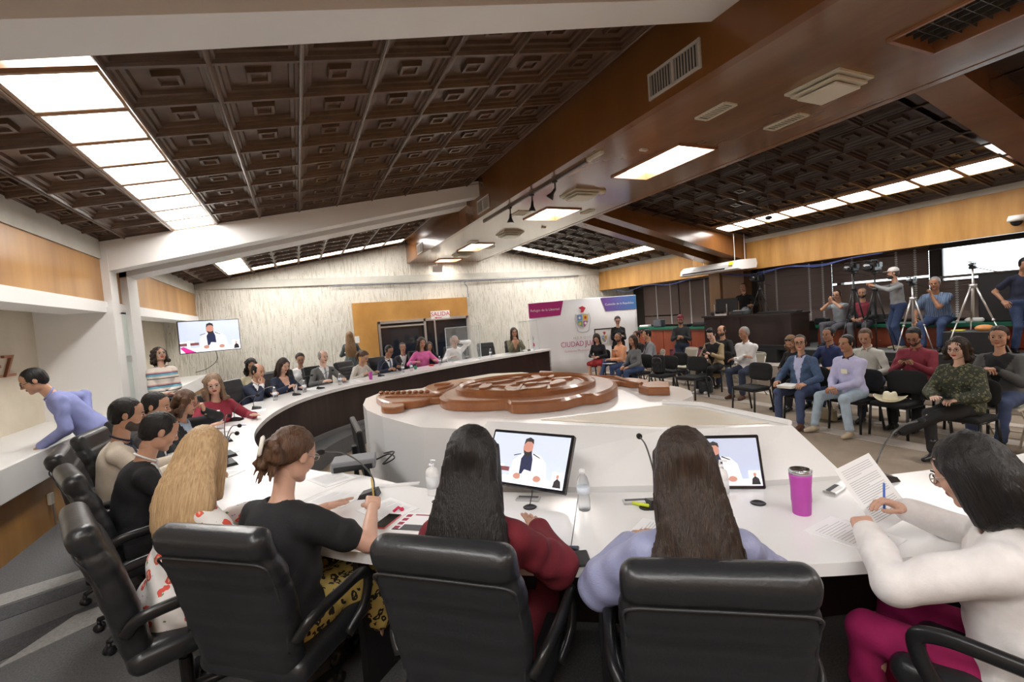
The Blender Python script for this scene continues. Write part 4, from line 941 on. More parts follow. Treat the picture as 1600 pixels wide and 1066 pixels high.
# ================================================================ the people in the room
def face_to(dx, dy): return math.atan2(-dx, dy)
def place(hx_, hy_, dx, dy, label, **k):
    """put a person so that the head stands over (hx_, hy_), body turned towards (dx, dy)"""
    a = face_to(dx, dy); t = person(label, 0, 0, a, **k); hc = INFO[label]['hc'] * t.scale[0]
    t.location = (hx_ - (hc[0]*math.cos(a) - hc[1]*math.sin(a)), hy_ - (hc[0]*math.sin(a) + hc[1]*math.cos(a)), t.location[2])
    return t
def L2W(label, p):
    t = INFO[label]['t']; return Matrix.LocRotScale(t.location, t.rotation_euler, t.scale) @ Vector(p)
def handpos(label, q):
    d = INFO[label]['A'][q]; return L2W(label, d[2] + nrm(d[2]-d[1])*.08)
def C(n, c, **k): return cloth(n, c, **k)
S_wht = C('white', (.78, .78, .78)); S_blk = C('black', (.014, .014, .016)); S_navy = C('navy', (.02, .026, .055)); S_suit = C('black_suit', (.010, .010, .012)); S_char = C('charcoal', (.045, .045, .05))
J_blue = C('denim', (.07, .12, .22), noise=.35, nscale=30); T_jean = C('blue_jeans', (.045, .075, .17), noise=.3, nscale=30); T_lj = C('pale_jeans', (.40, .50, .60), noise=.15)
T_blk = C('black_trousers', (.018, .018, .02)); T_nav = C('navy_trousers', (.03, .04, .075)); T_gry = C('grey_trousers', (.10, .10, .12))
M_blueshirt = C('periwinkle_shirt', (.26, .29, .56), bump=.2); M_lilac = C('lilac_satin', (.30, .32, .50), rough=.45, noise=.1); M_blazerw = C('white_blazer', (.80, .77, .76), bump=.08)
def patt(n, base, spots, scale, thr=.18, base2=None):
    m = mat('cloth_' + n, base, .8); N, L, B = nodes(m); tc = N.new('ShaderNodeTexCoord'); last = None
    rgb = N.new('ShaderNodeRGB'); rgb.outputs[0].default_value = tuple(base) + (1,); last = rgb.outputs[0]
    for i, (c, sc_, th, off) in enumerate(spots):
        v = N.new('ShaderNodeTexVoronoi'); v.inputs['Scale'].default_value = sc_; mp = N.new('ShaderNodeMapping'); mp.inputs['Location'].default_value = (off, off*.7, off*1.3)
        nz = N.new('ShaderNodeTexNoise'); nz.inputs['Scale'].default_value = sc_*1.3; ad = N.new('ShaderNodeMix'); ad.data_type = 'RGBA'; ad.blend_type = 'LINEAR_LIGHT'; ad.inputs['Factor'].default_value = .045*10/sc_ if sc_ > 1 else .1
        L.new(tc.outputs['Object'], mp.inputs[0]); L.new(mp.outputs[0], nz.inputs['Vector']); L.new(mp.outputs[0], ad.inputs['A']); L.new(nz.outputs['Color'], ad.inputs['B']); L.new(ad.outputs['Result'], v.inputs['Vector'])
        lt = N.new('ShaderNodeMath'); lt.operation = 'LESS_THAN'; lt.inputs[1].default_value = th; L.new(v.outputs['Distance'], lt.inputs[0])
        mx = N.new('ShaderNodeMix'); mx.data_type = 'RGBA'; L.new(lt.outputs[0], mx.inputs['Factor']); L.new(last, mx.inputs['A']); mx.inputs['B'].default_value = tuple(c) + (1,); last = mx.outputs['Result']
    L.new(last, B.inputs['Base Color']); return m
M_floral = patt('floral', (.80, .77, .74), [((.16, .26, .10), 22, .17, 5), ((.42, .40, .66), 24, .15, 9), ((.72, .10, .07), 15, .36, 0), ((.85, .42, .30), 15, .20, 0), ((.35, .03, .03), 15, .07, 0)], 9)
M_leo = patt('leopard', (.50, .36, .10), [((.012, .010, .008), 26, .47, 0), ((.50, .34, .09), 26, .20, 0)], 30)
M_camo = patt('camouflage', (.035, .042, .028), [((.12, .12, .06), 24, .36, 3), ((.24, .22, .13), 30, .20, 8), ((.012, .014, .01), 28, .2, 15)], 20)
def stripes(n, cols, scale, axis='X', rough=.8):
    m = mat('cloth_' + n, cols[0][1], rough); N, L, B = nodes(m); tc = N.new('ShaderNodeTexCoord'); sp = N.new('ShaderNodeSeparateXYZ'); L.new(tc.outputs['Object'], sp.inputs[0])
    mu = N.new('ShaderNodeMath'); mu.operation = 'MULTIPLY'; mu.inputs[1].default_value = scale; L.new(sp.outputs[axis], mu.inputs[0]); fr = N.new('ShaderNodeMath'); fr.operation = 'FRACT'; L.new(mu.outputs[0], fr.inputs[0])
    r = N.new('ShaderNodeValToRGB'); r.color_ramp.interpolation = 'CONSTANT'
    while len(r.color_ramp.elements) < len(cols): r.color_ramp.elements.new(.5)
    for e, (p, c) in zip(r.color_ramp.elements, cols): e.position = p; e.color = tuple(c) + (1,)
    L.new(fr.outputs[0], r.inputs[0]); L.new(r.outputs[0], B.inputs['Base Color']); return m
M_pin = stripes('pinstripe', [(0, (.03, .045, .05)), (.8, (.30, .36, .36))], 26)
M_knit = stripes('striped_knit', [(0, (.78, .70, .62)), (.30, (.02, .02, .04)), (.36, (.78, .70, .62)), (.55, (.16, .38, .48)), (.72, (.02, .02, .05)), (.78, (.62, .30, .32)), (.88, (.78, .70, .62))], 5.2, 'Z')
M_plaid = stripes('blue_plaid', [(0, (.10, .16, .28)), (.55, (.42, .48, .58)), (.62, (.05, .08, .16)), (.8, (.20, .27, .40))], 16, 'X')
M_pin2 = C('hot_pink', (.75, .16, .42)); M_mag = C('magenta_trousers', (.30, .006, .085), noise=.1); M_bord = C('burgundy_gown', (.17, .012, .022), noise=.25, nscale=7)
G_dk = mat('dark_glasses_frame', (.02, .018, .018), .3); G_lt = mat('thin_metal_frame', (.5, .45, .40), .3, .8); G_rd = mat('reddish_frame', (.25, .03, .05), .3)
bl = mat('shoe_brown', (.10, .04, .02), .4); tan_ = mat('shoe_tan', (.50, .42, .30), .6)
NEAR, MID, FAR = .009, .0125, .0145
# -- near side of the desk, seen from behind
place(-.47, 2.76, .86, .50, 'blonde woman in a white blouse with red flowers, back to the viewer at the desk', seat=.47, lean=.30, fem=True, g=1.12, skin='light', hair=('blonde', H_bln), top=dict(m=M_floral, puff=.012), bot=dict(m=M_floral, kind='midi'), cell=NEAR, R=(.24, .44, .80), L=(-.16, .46, .80), head=(.55, .25, 0), sc=1.0)
pB = place(-.07, 2.32, .72, .69, 'woman in black top and leopard skirt with clipped-up curly brown hair, writing', seat=.47, lean=.13, fem=True, g=1.2, skin='light', hair=('updo', H_brn), top=dict(m=S_blk, sleeve='short', infl=.018), bot=dict(m=M_leo, kind='midi'), cell=NEAR, glasses=G_lt, R=(.17, .44, .86), L=(-.20, .52, .80), hp=('hold', 'flat'), head=(-.08, .32, 0), poles={1: (.75, -.2, -.55), -1: (-.7, -.4, -.6)})
place(.56, 1.68, .60, .80, 'woman with very long straight black hair and a burgundy gown', seat=.47, lean=.06, fem=True, g=1.1, skin='tan', hair=('long', H_blk), top=dict(m=M_bord, puff=.022, infl=.018), bot=dict(m=M_bord, kind='midi'), cell=NEAR, R=(.16, .42, .80), L=(-.14, .42, .80), hp=('flat', 'relax'), head=(0, .22, 0), sc=1.0, poles={1: (.7, -.4, -.6), -1: (-.6, -.4, -.7)})
place(1.17, 1.24, .50, .86, 'woman in a lilac satin blouse with long dark brown wavy hair, back to the viewer', seat=.45, lean=.14, fem=True, g=1.1, skin='tan', hair=('longwave', H_dbr), top=dict(m=M_lilac, puff=.025, infl=.02), bot=dict(m=T_blk), cell=NEAR, R=(.16, .40, .79), L=(-.16, .40, .79), head=(-.05, .25, 0), poles={1: (.8, -.3, -.6), -1: (-.8, -.3, -.6)})
pW = place(2.0, .80, -.16, .98, 'woman in a white blazer with straight black bob, holding a printed sheet', seat=.41, lean=.14, fem=True, g=1.15, skin='light', hair=('bob', H_blk), top=dict(m=M_blazerw, kind='jacket', vneck=None, infl=.03, name='blazer', hem=.10), bot=dict(m=M_mag), cell=NEAR, R=(.20, .40, .88), L=(-.06, .44, .85), hp=('hold', 'grip'), head=(.02, .36, 0), glasses=G_lt, sc=.98, poles={1: (.8, -.3, -.5), -1: (-.9, -.3, -.4)})
# -- left run of the desk
SH = dict(kind='jacket', shirt=S_wht)
place(-.86, 3.68, .90, .36, 'man in a black suit with short black hair, head bowed over his papers', seat=.47, lean=.24, g=1.08, skin='tan', hair=('short', H_blk), top=dict(m=S_suit, tie=S_suit, collar=S_wht, **SH), bot=dict(m=T_blk), cell=.013, R=(.12, .44, .82), L=(-.16, .42, .82), hp=('hold', 'hold'), head=(.05, .40, 0), sc=1.0)
place(-1.20, 4.36, .93, .22, 'man in a beige jacket with slicked black hair and a short beard', seat=.47, lean=.12, g=1.12, skin='tan', hair=('short', H_blk), beard='full', top=dict(m=C('beige_jacket', (.62, .54, .44)), kind='jacket', shirt=S_navy, collar=S_navy), bot=dict(m=T_nav), cell=.014, R=(.15, .45, .84), L=(-.15, .42, .80), hp=('hold', 'relax'), head=(-.05, .18, 0), sc=1.02)
place(-1.16, 4.95, .93, -.05, 'dark-haired man half hidden between the beige jacket and the curly-haired woman', seat=.47, lean=.12, g=1.05, skin='tan', hair=('short', H_blk), top=dict(m=S_char, collar=S_char, **SH), bot=dict(m=T_blk), cell=MID, head=(-.1, .22, 0), sc=1.0)
place(-1.05, 5.52, .95, -.28, 'woman in a black blazer with curly brown hair and glasses, cheek on her hand', seat=.47, lean=.26, fem=True, g=1.05, skin='tan', hair=('bangs', H_brn), glasses=G_rd, top=dict(m=S_blk, kind='jacket', shirt=C('pale_blue', (.45, .55, .68)), infl=.018), bot=dict(m=T_blk), cell=MID, R=(.12, .42, .80), L=(-.06, .33, 1.09), hp=('hold', 'fist'), head=(-.05, .18, 0), hdir={-1: (.1, -.2, 1)}, palm={-1: (.3, -1, 0)}, sc=.96)
place(-.95, 6.50, .52, -.85, 'woman in a maroon sweater with shoulder-length light brown hair, looking at the viewer', seat=.47, lean=.16, fem=True, g=1.15, skin='light', hair=('shoulder', hairm('honey', (.27, .175, .11), (.13, .08, .05))), glasses=G_lt, top=dict(m=C('maroon_sweater', (.27, .025, .045)), infl=.018), bot=dict(m=T_blk), cell=MID, R=(.22, .42, .80), L=(-.30, .34, .80), head=(-.40, .08, .06), hp=('flat', 'flat'), lipm=M_lipr)
place(-.62, 8.42, .80, -.60, 'balding man in a navy suit leaning on the desk with a hand over his mouth', seat=.47, lean=.30, g=1.12, skin='tan', hair=('fringe', H_blk), top=dict(m=S_navy, tie=S_navy, collar=S_wht, **SH), bot=dict(m=T_nav), cell=MID, R=(.05, .30, .98), L=(-.10, .40, .80), hp=('hold', 'relax'), hdir={1: (-.3, .1, 1)}, palm={1: (0, -1, 0)}, head=(-.1, .15, 0))
place(-.27, 9.00, .62, -.78, 'woman in a navy blazer with long dark hair looking down at her drink', seat=.47, lean=.14, fem=True, skin='light', hair=('sidelong', H_dbr), top=dict(m=S_navy, kind='jacket', shirt=SK['light'], infl=.018), bot=dict(m=T_nav), cell=MID, R=(.16, .42, .86), L=(-.14, .38, .80), hp=('grip', 'relax'), head=(-.1, .28, 0), lipm=M_lipr)
place(.40, 9.70, .36, -.93, 'bald older man in a grey suit and patterned tie', seat=.48, lean=.10, g=1.14, skin='pale', hair=('fringe', H_gry), top=dict(m=C('grey_suit', (.13, .13, .13)), tie=C('grey_tie', (.28, .30, .34)), collar=S_wht, **SH), bot=dict(m=T_gry), cell=MID, R=(.16, .38, .80), L=(-.20, .44, .80), hp=('relax', 'relax'), head=(.1, .06, 0), sc=1.02)
place(1.20, 10.15, .62, -.78, 'woman in a cream blouse with a brown ponytail bent over the desk', seat=.45, lean=.30, fem=True, skin='tan', hair=('pony', H_brn), top=dict(m=C('cream_blouse', (.62, .58, .52))), bot=dict(m=T_blk), cell=FAR, head=(-.05, .45, 0), R=(.18, .36, .80), L=(-.20, .36, .80))
place(1.78, 10.55, .42, -.9, 'dark-suited man with glasses looking at his phone beside the ponytail woman', seat=.47, lean=.14, g=1.1, skin='brown', hair=('short', H_blk), glasses=G_dk, top=dict(m=S_navy, tie=C('blue_tie', (.10, .13, .25)), collar=S_wht, **SH), bot=dict(m=T_nav), cell=FAR, head=(.0, .35, 0), R=(.20, .38, .82), L=(-.10, .36, .84), hp=('hold', 'hold'))
place(2.72, 11.40, .05, -1, 'dark-haired woman in a bright pink blouse at the desk before the door', seat=.47, lean=.10, fem=True, g=1.08, skin='tan', hair=('shoulder', H_dbr), top=dict(m=M_pin2, infl=.02), bot=dict(m=T_blk), cell=FAR, R=(.25, .34, .80), L=(-.22, .36, .80), head=(0, .10, 0), sc=1.05, lipm=M_lipr)
place(3.70, 11.85, -.15, -1, 'grey-haired man in a white shirt drinking from a cup', seat=.46, lean=.14, g=1.15, skin='tan', hair=('short', H_gry), glasses=G_dk, top=dict(m=S_wht, infl=.02), bot=dict(m=T_gry), cell=FAR, R=(.16, .34, .80), L=(-.10, .22, 1.16), hp=('relax', 'grip'), head=(0, .12, 0), hdir={-1: (.5, .2, .6)}, sc=1.03)
place(5.50, 12.05, -.30, -.95, 'long-haired woman in an olive jacket and glasses with hands clasped under her chin', seat=.49, lean=.08, fem=True, g=1.0, skin='tan', hair=('sidelong', H_dbr), glasses=G_dk, top=dict(m=C('olive_jacket', (.13, .12, .075)), kind='jacket', shirt=SK['tan'], infl=.02), bot=dict(m=T_blk), cell=FAR, R=(.02, .24, 1.02), L=(-.03, .25, 1.03), hp=('fist', 'fist'), hdir={1: (-.2, .1, 1), -1: (.2, .1, 1)}, head=(.05, .0, 0), sc=1.05)
# -- second row and bystanders on the dais
place(-.83, 9.95, .2, -1, 'dark-haired person seated by the back wall, mostly hidden behind the balding man', fem=True, skin='tan', hair=('shoulder', H_blk), top=dict(m=C('pale_yellow', (.65, .58, .40))), bot=dict(m=T_blk), cell=FAR, head=(0, .2, 0))
place(.0, 10.55, .1, -1, 'person with brown hair mostly hidden behind an empty-looking chair back', fem=True, skin='tan', hair=('pony', H_dbr), top=dict(m=S_wht), bot=dict(m=T_blk), cell=FAR, head=(0, .25, 0))
place(1.27, 13.5, .1, 1, 'woman in a pinstripe jacket with long blonde-streaked hair, back turned, by the door', pose='stand', fem=True, lean=.02, skin='light', hair=('longwave', H_mix), top=dict(m=M_pin, kind='jacket', vneck=None, hem=.15), bot=dict(m=T_blk), cell=FAR, R=(.12, .30, 1.1), L=(-.12, .30, 1.1), sc=.97)
place(2.35, 11.9, -.1, -1, 'dark-suited man seated behind the man looking at his phone', g=1.05, skin='tan', hair=('short', H_blk), top=dict(m=S_char, collar=S_char, **SH), bot=dict(m=T_blk), cell=FAR, sc=.97)
place(3.18, 12.5, -.1, -1, 'smiling person seated behind the woman in pink', fem=True, g=1.05, skin='tan', hair=('shoulder', H_dbr), top=dict(m=S_blk), bot=dict(m=T_blk), cell=FAR, sc=.92)
place(3.87, 12.65, -.1, -1, 'man whose face shows behind the grey-haired man drinking', g=1.05, skin='tan', hair=('short', H_dbr), top=dict(m=S_char), bot=dict(m=T_blk), cell=FAR, sc=.99)
person('man in a blue shirt and black trousers bent over the left wall counter', -2.02, 6.28, face_to(-1, -.38), pose='stand', lean=.62, side=-.0, g=1.02, skin='tan', hair=('short', H_blk), glasses=G_dk, top=dict(m=M_blueshirt, infl=.022, collar=M_blueshirt), bot=dict(m=T_blk), cell=.013, L=(-.12, .40, .84), R=(.20, .02, 1.04), hp=('relax', 'flat'), head=(0, .25, 0), sc=1.0, poles={1: (1, -.7, .4), -1: (-.4, -.4, -.6)}, feet={1: (.12, .02, .09), -1: (-.12, -.06, .09)})
place(-2.02, 9.15, .42, -.9, 'woman standing by the left wall in a striped knit blouse and black skirt', pose='stand', fem=True, lean=-.04, g=1.08, skin='light', hair=('curly', H_dbr), glasses=G_lt, top=dict(m=M_knit, infl=.02), bot=dict(m=T_blk, kind='midi'), cell=MID, R=(.02, .26, .98), L=(-.02, .26, 1.0), head=(.1, -.22, 0), hdir={1: (-1, .3, -.2), -1: (1, .3, -.2)}, lipm=M_lipr, sc=.98)
# -- the audience on the public floor
V = dict(z=FZ)
place(7.05, 4.84, -1.0, -0.10, 'short-haired woman in a denim jacket and glasses, papers on her lap', g=1.25, fem=True, skin='tan', hair=('short', H_dbr), glasses=G_dk, top=dict(m=J_blue, kind='jacket', shirt=C('lilac_shirt', (.45, .47, .68)), vneck=.0, vw=.16, collar=J_blue), bot=dict(m=C('dark_jeans', (.06, .085, .17), noise=.2)), shoes=bl, cell=MID, R=(.22, .34, .66), L=(-.20, .36, .66), feet={1: (.17, .42, .09), -1: (-.17, .46, .09)}, head=(.40, -.08, .05), sc=1.03, **V)
place(7.12, 4.20, -1.0, 0.10, 'man in a lilac shirt with a name badge and pale jeans, hands folded', g=1.12, skin='brown', hair=('short', H_blk), top=dict(m=C('lavender_shirt', (.52, .52, .76)), collar=S_navy, badge=1, infl=.02), bot=dict(m=T_lj), shoes=tan_, cell=MID, R=(.03, .36, .64), L=(-.03, .36, .64), hp=('hold', 'hold'), hdir={1: (-.7, .7, -.2), -1: (.7, .7, -.2)}, feet={1: (.22, .48, .09), -1: (-.24, .42, .09)}, head=(-.05, .02, 0), sc=1.03, **V)
place(6.90, 2.86, -1.0, 0.02, 'woman in a camouflage-pattern blouse with dark curly hair, legs crossed', g=1.1, fem=True, skin='pale', hair=('curly', H_dbr), glasses=G_dk, top=dict(m=M_camo, infl=.03, puff=.01), bot=dict(m=T_blk, boots=1), cell=MID, R=(.10, .38, .70), L=(-.12, .40, .70), hp=('flat', 'hold'), feet={1: (.06, .50, .09), -1: (.30, .66, .30)}, head=(.02, .05, 0), lipm=M_lipr, sc=1.02, **V)
place(8.45, 5.28, -1.0, 0.07, 'young man in a navy polo shirt seated behind the denim jacket', g=1.12, skin='brown', hair=('short', H_blk), top=dict(m=C('navy_polo', (.03, .045, .13)), sleeve='short', collar=C('navy_polo', (.03, .045, .13))), bot=dict(m=T_jean), cell=MID, head=(.1, .02, 0), sc=1.04, **V)
place(8.0, 4.44, -1.0, 0.02, 'young man in a cream shirt looking down behind the lilac shirt', g=1.05, skin='tan', hair=('short', H_brn), top=dict(m=C('cream_shirt', (.55, .55, .50)), collar=C('cream_shirt', (.55, .55, .50))), bot=dict(m=T_nav), cell=MID, head=(.3, .35, 0), sc=1.06, **V)
place(7.95, 3.78, -1.0, -0.08, 'bearded man in a maroon shirt and glasses looking at his phone', g=1.2, skin='brown', hair=('short', H_blk), beard='full', glasses=G_dk, top=dict(m=C('maroon_shirt', (.25, .035, .055)), collar=C('maroon_shirt', (.25, .035, .055))), bot=dict(m=T_blk), cell=MID, R=(.04, .34, .86), L=(-.06, .34, .86), hp=('hold', 'hold'), head=(.1, .45, 0), sc=1.08, **V)
place(7.78, 2.82, -1.0, -0.03, 'woman in a grey blazer over a black top with pulled-back hair, at the right edge', g=1.3, fem=True, skin='tan', hair=('updo', H_dbr), top=dict(m=C('grey_blazer', (.085, .085, .085)), kind='jacket', shirt=S_blk, vneck=.12, vw=.4, name='blazer'), bot=dict(m=C('dark_jeans', (.06, .085, .17))), cell=MID, R=(.05, .32, .88), L=(-.05, .32, .88), hp=('hold', 'hold'), hdir={1: (-1, .5, 0), -1: (1, .5, 0)}, head=(.12, .0, 0), sc=1.07, **V)
place(7.95, 5.62, -1.0, -0.03, 'woman with blonde-streaked hair and sunglasses on her head, looking down', fem=True, skin='tan', hair=('shoulder', H_mix), top=dict(m=S_blk), bot=dict(m=T_blk), cell=MID, R=(.05, .36, .74), L=(-.05, .36, .74), hp=('hold', 'hold'), head=(.1, .45, 0), sc=.98, **V)
place(8.30, 6.88, -1.0, -0.10, 'man in a white shirt and navy trousers with crossed arms on a folding chair', g=1.12, skin='brown', hair=('short', H_gry), top=dict(m=S_wht, collar=S_wht, infl=.02), bot=dict(m=T_nav), shoes=bl, cell=FAR, R=(-.10, .26, .80), L=(.12, .24, .74), hdir={1: (-1, .1, 0), -1: (1, .1, -.2)}, feet={1: (.10, .42, .09), -1: (-.12, .40, .09)}, head=(-.1, .05, 0), sc=1.07, **V)
place(9.1, 8.15, -1.0, -0.08, 'bald bearded man in black seated behind the photographer in khaki', g=1.12, skin='tan', hair=('fringe', H_dbr), beard='full', top=dict(m=S_blk), bot=dict(m=T_nav), cell=FAR, head=(.1, .0, 0), sc=1.06, **V)
place(8.38, 7.80, -1.0, -0.20, 'young photographer in khaki jacket with messy black hair holding a camera', skin='pale', hair=('tuft', H_blk), top=dict(m=C('khaki_jacket', (.34, .25, .14)), kind='jacket', shirt=S_blk, vw=.4, vneck=.0, hem=.12), bot=dict(m=T_blk), shoes=mat('shoe_white', (.75, .75, .75), .5), cell=FAR, R=(.06, .32, .84), L=(-.08, .34, .82), hp=('grip', 'grip'), feet={1: (.12, .52, .09), -1: (-.06, .44, .09)}, head=(.1, .35, 0), sc=1.05, **V)
place(7.20, 9.05, -1.0, 0.02, 'woman in a grey sweater and blue jeans with long dark hair, near the backpack chair', g=1.1, fem=True, skin='brown', hair=('sidelong', H_dbr), top=dict(m=C('grey_sweater', (.15, .155, .16))), bot=dict(m=T_jean), cell=FAR, R=(.10, .34, .62), L=(-.12, .34, .62), hp=('relax', 'relax'), head=(.25, .02, 0), sc=1.0, **V)
place(7.50, 10.0, -1.0, 0.02, 'bearded bald man in a peach shirt with an arm across his chest', g=1.12, skin='brown', hair=('buzz', H_shv), beard='full', top=dict(m=C('peach_shirt', (.80, .40, .23)), collar=C('peach_shirt', (.80, .40, .23))), bot=dict(m=T_jean), shoes=mat('shoe_grey', (.30, .30, .28), .6), cell=FAR, R=(-.05, .30, .92), L=(-.02, .36, .70), feet={1: (.05, .62, .30), -1: (-.12, .42, .09)}, hdir={1: (-1, .1, .1)}, head=(.25, .05, 0), sc=1.03, **V)
place(7.62, 11.15, -.80, -.55, 'woman in a black top and red skirt reading her phone in front of the banner', fem=True, skin='light', hair=('sidelong', H_dbr), top=dict(m=S_blk), bot=dict(m=C('red_skirt', (.30, .02, .025)), kind='short'), cell=FAR, R=(.05, .38, .72), L=(-.12, .36, .70), hp=('grip', 'relax'), head=(.15, .50, 0), sc=1.02, **V)
place(8.20, 10.15, -1.0, 0.02, 'man whose face shows above the peach shirt and grey sweater', g=1.1, skin='tan', hair=('short', H_dbr), top=dict(m=S_blk), bot=dict(m=T_blk), cell=FAR, sc=1.02, **V)
place(8.05, 9.55, -1.0, 0.57, 'man in a grey blazer with black hair, turned away to talk', g=1.1, skin='tan', hair=('short', H_blk), top=dict(m=C('light_grey_blazer', (.26, .27, .30)), kind='jacket', shirt=S_blk), bot=dict(m=T_nav), cell=FAR, head=(.2, .1, 0), sc=1.06, **V)
place(8.75, 11.65, -.55, -.85, 'sign-language interpreter in black standing before the white banner', pose='stand', fem=True, lean=.0, skin='light', hair=('pony', H_blk), glasses=G_dk, top=dict(m=S_blk, hem=.12), bot=dict(m=T_blk), cell=FAR, R=(.0, .28, 1.16), L=(.0, .30, 1.12), hp=('relax', 'relax'), hdir={1: (-1, .4, 0), -1: (1, .4, 0)}, head=(.0, .30, 0), sc=1.04, z=FZ+.0)
place(9.22, 9.58, -.75, -.65, 'man in a dark sweater and burgundy cap standing by the red table', pose='stand', lean=.04, g=1.08, skin='brown', hair=('buzz', H_shv), beard='full', top=dict(m=C('dark_sweater', (.03, .033, .036))), bot=dict(m=T_nav), cell=FAR, R=(.05, .30, 1.16), L=(-.05, .30, 1.14), hp=('hold', 'hold'), hdir={1: (-1, .5, 0), -1: (1, .5, 0)}, head=(.1, .25, 0), sc=1.0, z=FZ)
# -- the press on the stage
PZS = .55
place(10.92, 9.0, -.90, -.45, 'smiling young man in a black jacket behind the control desk', pose='stand', lean=.05, skin='tan', hair=('short', H_brn), top=dict(m=S_blk, collar=S_blk), bot=dict(m=T_gry), cell=FAR, R=(.28, .28, 1.05), L=(-.25, .30, 1.1), head=(-.05, .0, 0), sc=.96, z=.53)
place(10.72, 6.48, -.92, .05, 'photographer in a grey T-shirt sitting on the green counter, hands clasped before his mouth', seat=.46, lean=.12, skin='tan', hair=('short', H_dbr), glasses=G_dk, top=dict(m=C('grey_tee', (.30, .33, .36)), sleeve='short'), bot=dict(m=T_gry), cell=FAR, R=(.02, .30, 1.06), L=(-.02, .31, 1.08), hp=('fist', 'fist'), hdir={1: (0, .1, 1), -1: (0, .1, 1)}, feet={1: (.12, .44, .12), -1: (-.1, .60, .10)}, head=(.2, .15, 0), sc=.95, z=.55)
place(10.85, 6.05, -.95, -.2, 'photographer in a black jacket and maroon shirt seated on the counter between tripods', seat=.46, lean=.12, skin='tan', hair=('buzz', H_brn), beard='full', top=dict(m=S_char, kind='jacket', shirt=C('maroon_shirt', (.25, .035, .055)), vneck=0., vw=.4), bot=dict(m=T_gry), cell=FAR, R=(.1, .36, .66), L=(-.1, .36, .66), hp=('hold', 'hold'), head=(.2, .05, 0), sc=.95, z=.55)
place(10.62, 5.36, -.75, .62, 'cameraman in grey shirt and white cap working a video camera', pose='stand', lean=.10, skin='tan', hair=('buzz', H_shv), beard='full', top=dict(m=C('heather_shirt', (.30, .31, .32))), bot=dict(m=T_jean), shoes=tan_, cell=FAR, R=(.05, .48, 1.40), L=(-.12, .46, 1.36), hp=('grip', 'grip'), head=(-.25, .0, 0), sc=.93, z=.55, poles={1: (.8, -.2, -.5), -1: (-.8, -.2, -.5)})
place(10.62, 4.70, -.95, -.15, 'heavy man in a blue plaid shirt sitting on the counter, chin on his fist', seat=.52, lean=.28, g=1.35, skin='brown', hair=('short', H_gry), top=dict(m=M_plaid, sleeve='short', infl=.02), bot=dict(m=T_jean), cell=FAR, R=(.26, .34, .60), L=(.02, .32, 1.05), hp=('relax', 'fist'), hdir={-1: (.1, .1, 1)}, head=(.1, .02, 0), sc=.98, z=.55)
place(10.55, 3.50, -.75, -.60, 'man in a dark T-shirt and jeans standing at the right edge of the stage', pose='stand', lean=.12, g=1.15, skin='brown', hair=('short', H_blk), top=dict(m=S_navy, sleeve='short'), bot=dict(m=T_jean), cell=FAR, R=(.28, .12, .95), L=(-.28, .12, .95), head=(.0, .35, 0), sc=.90, z=.55)
# ================================================================ chairs under and beside the people
def chair_for(label, cl, d=.0, rot=0.):
    t = INFO[label]['t']; a = t.rotation_euler[2] + rot; put_exec(t.location.x + math.sin(a)*d, t.location.y - math.cos(a)*d, a, cl)
ex = [
 ('blonde woman in a white blouse with red flowers, back to the viewer at the desk', 'black leather chair under the blonde floral-blouse woman, seen side-on', -.03, -.15),
 ('woman in black top and leopard skirt with clipped-up curly brown hair, writing', 'black leather armchair with open arm under the woman in the leopard skirt', -.03, .12),
 ('woman with very long straight black hair and a burgundy gown', 'big black leather chair, back to the viewer, under the woman with very long hair', -.07, -.10),
 ('woman in a lilac satin blouse with long dark brown wavy hair, back to the viewer', 'black leather chair under the woman in lilac, back to the viewer', -.03, -.10),
 ('woman in a white blazer with straight black bob, holding a printed sheet', 'black leather armchair at the lower right under the woman in white', -.04, .0),
 ('man in a black suit with short black hair, head bowed over his papers', 'black leather chair seen from behind beside the aisle, under the man in the black suit', -.08, .05),
 ('man in a beige jacket with slicked black hair and a short beard', 'black leather chair behind the man in the beige jacket', -.04, 0),
 ('dark-haired man half hidden between the beige jacket and the curly-haired woman', 'black leather chair next to the man bent over the counter', .04, 0),
 ('woman in a black blazer with curly brown hair and glasses, cheek on her hand', 'black leather chair behind the woman in the black blazer with curly hair', .06, 0),
 ('woman in a maroon sweater with shoulder-length light brown hair, looking at the viewer', 'black chair behind the woman in the maroon sweater', .06, 0),
 ('balding man in a navy suit leaning on the desk with a hand over his mouth', 'black chair behind the balding man in navy', .06, 0),
 ('woman in a navy blazer with long dark hair looking down at her drink', 'black chair behind the woman in the navy blazer', .06, 0),
 ('bald older man in a grey suit and patterned tie', 'black chair behind the bald man in grey', .06, 0),
 ('woman in a cream blouse with a brown ponytail bent over the desk', 'black chair behind the woman with the ponytail', .06, 0),
 ('dark-suited man with glasses looking at his phone beside the ponytail woman', 'black chair behind the man in the dark suit looking at his phone', .06, 0),
 ('dark-haired woman in a bright pink blouse at the desk before the door', 'black chair behind the woman in pink', .06, 0),
 ('grey-haired man in a white shirt drinking from a cup', 'black chair behind the grey-haired man drinking', .06, 0),
 ('long-haired woman in an olive jacket and glasses with hands clasped under her chin', 'black chair behind the long-haired woman in olive', .06, 0)]
for lab, cl, d, r in ex: chair_for(lab, cl, d, r)
put_exec(-.30, 9.55, face_to(.3, -1), 'empty black chair between the navy blazer and the grey suit')
put_exec(4.75, 12.2, face_to(-.1, -1), 'empty black chair at the far desk left of the woman in olive')

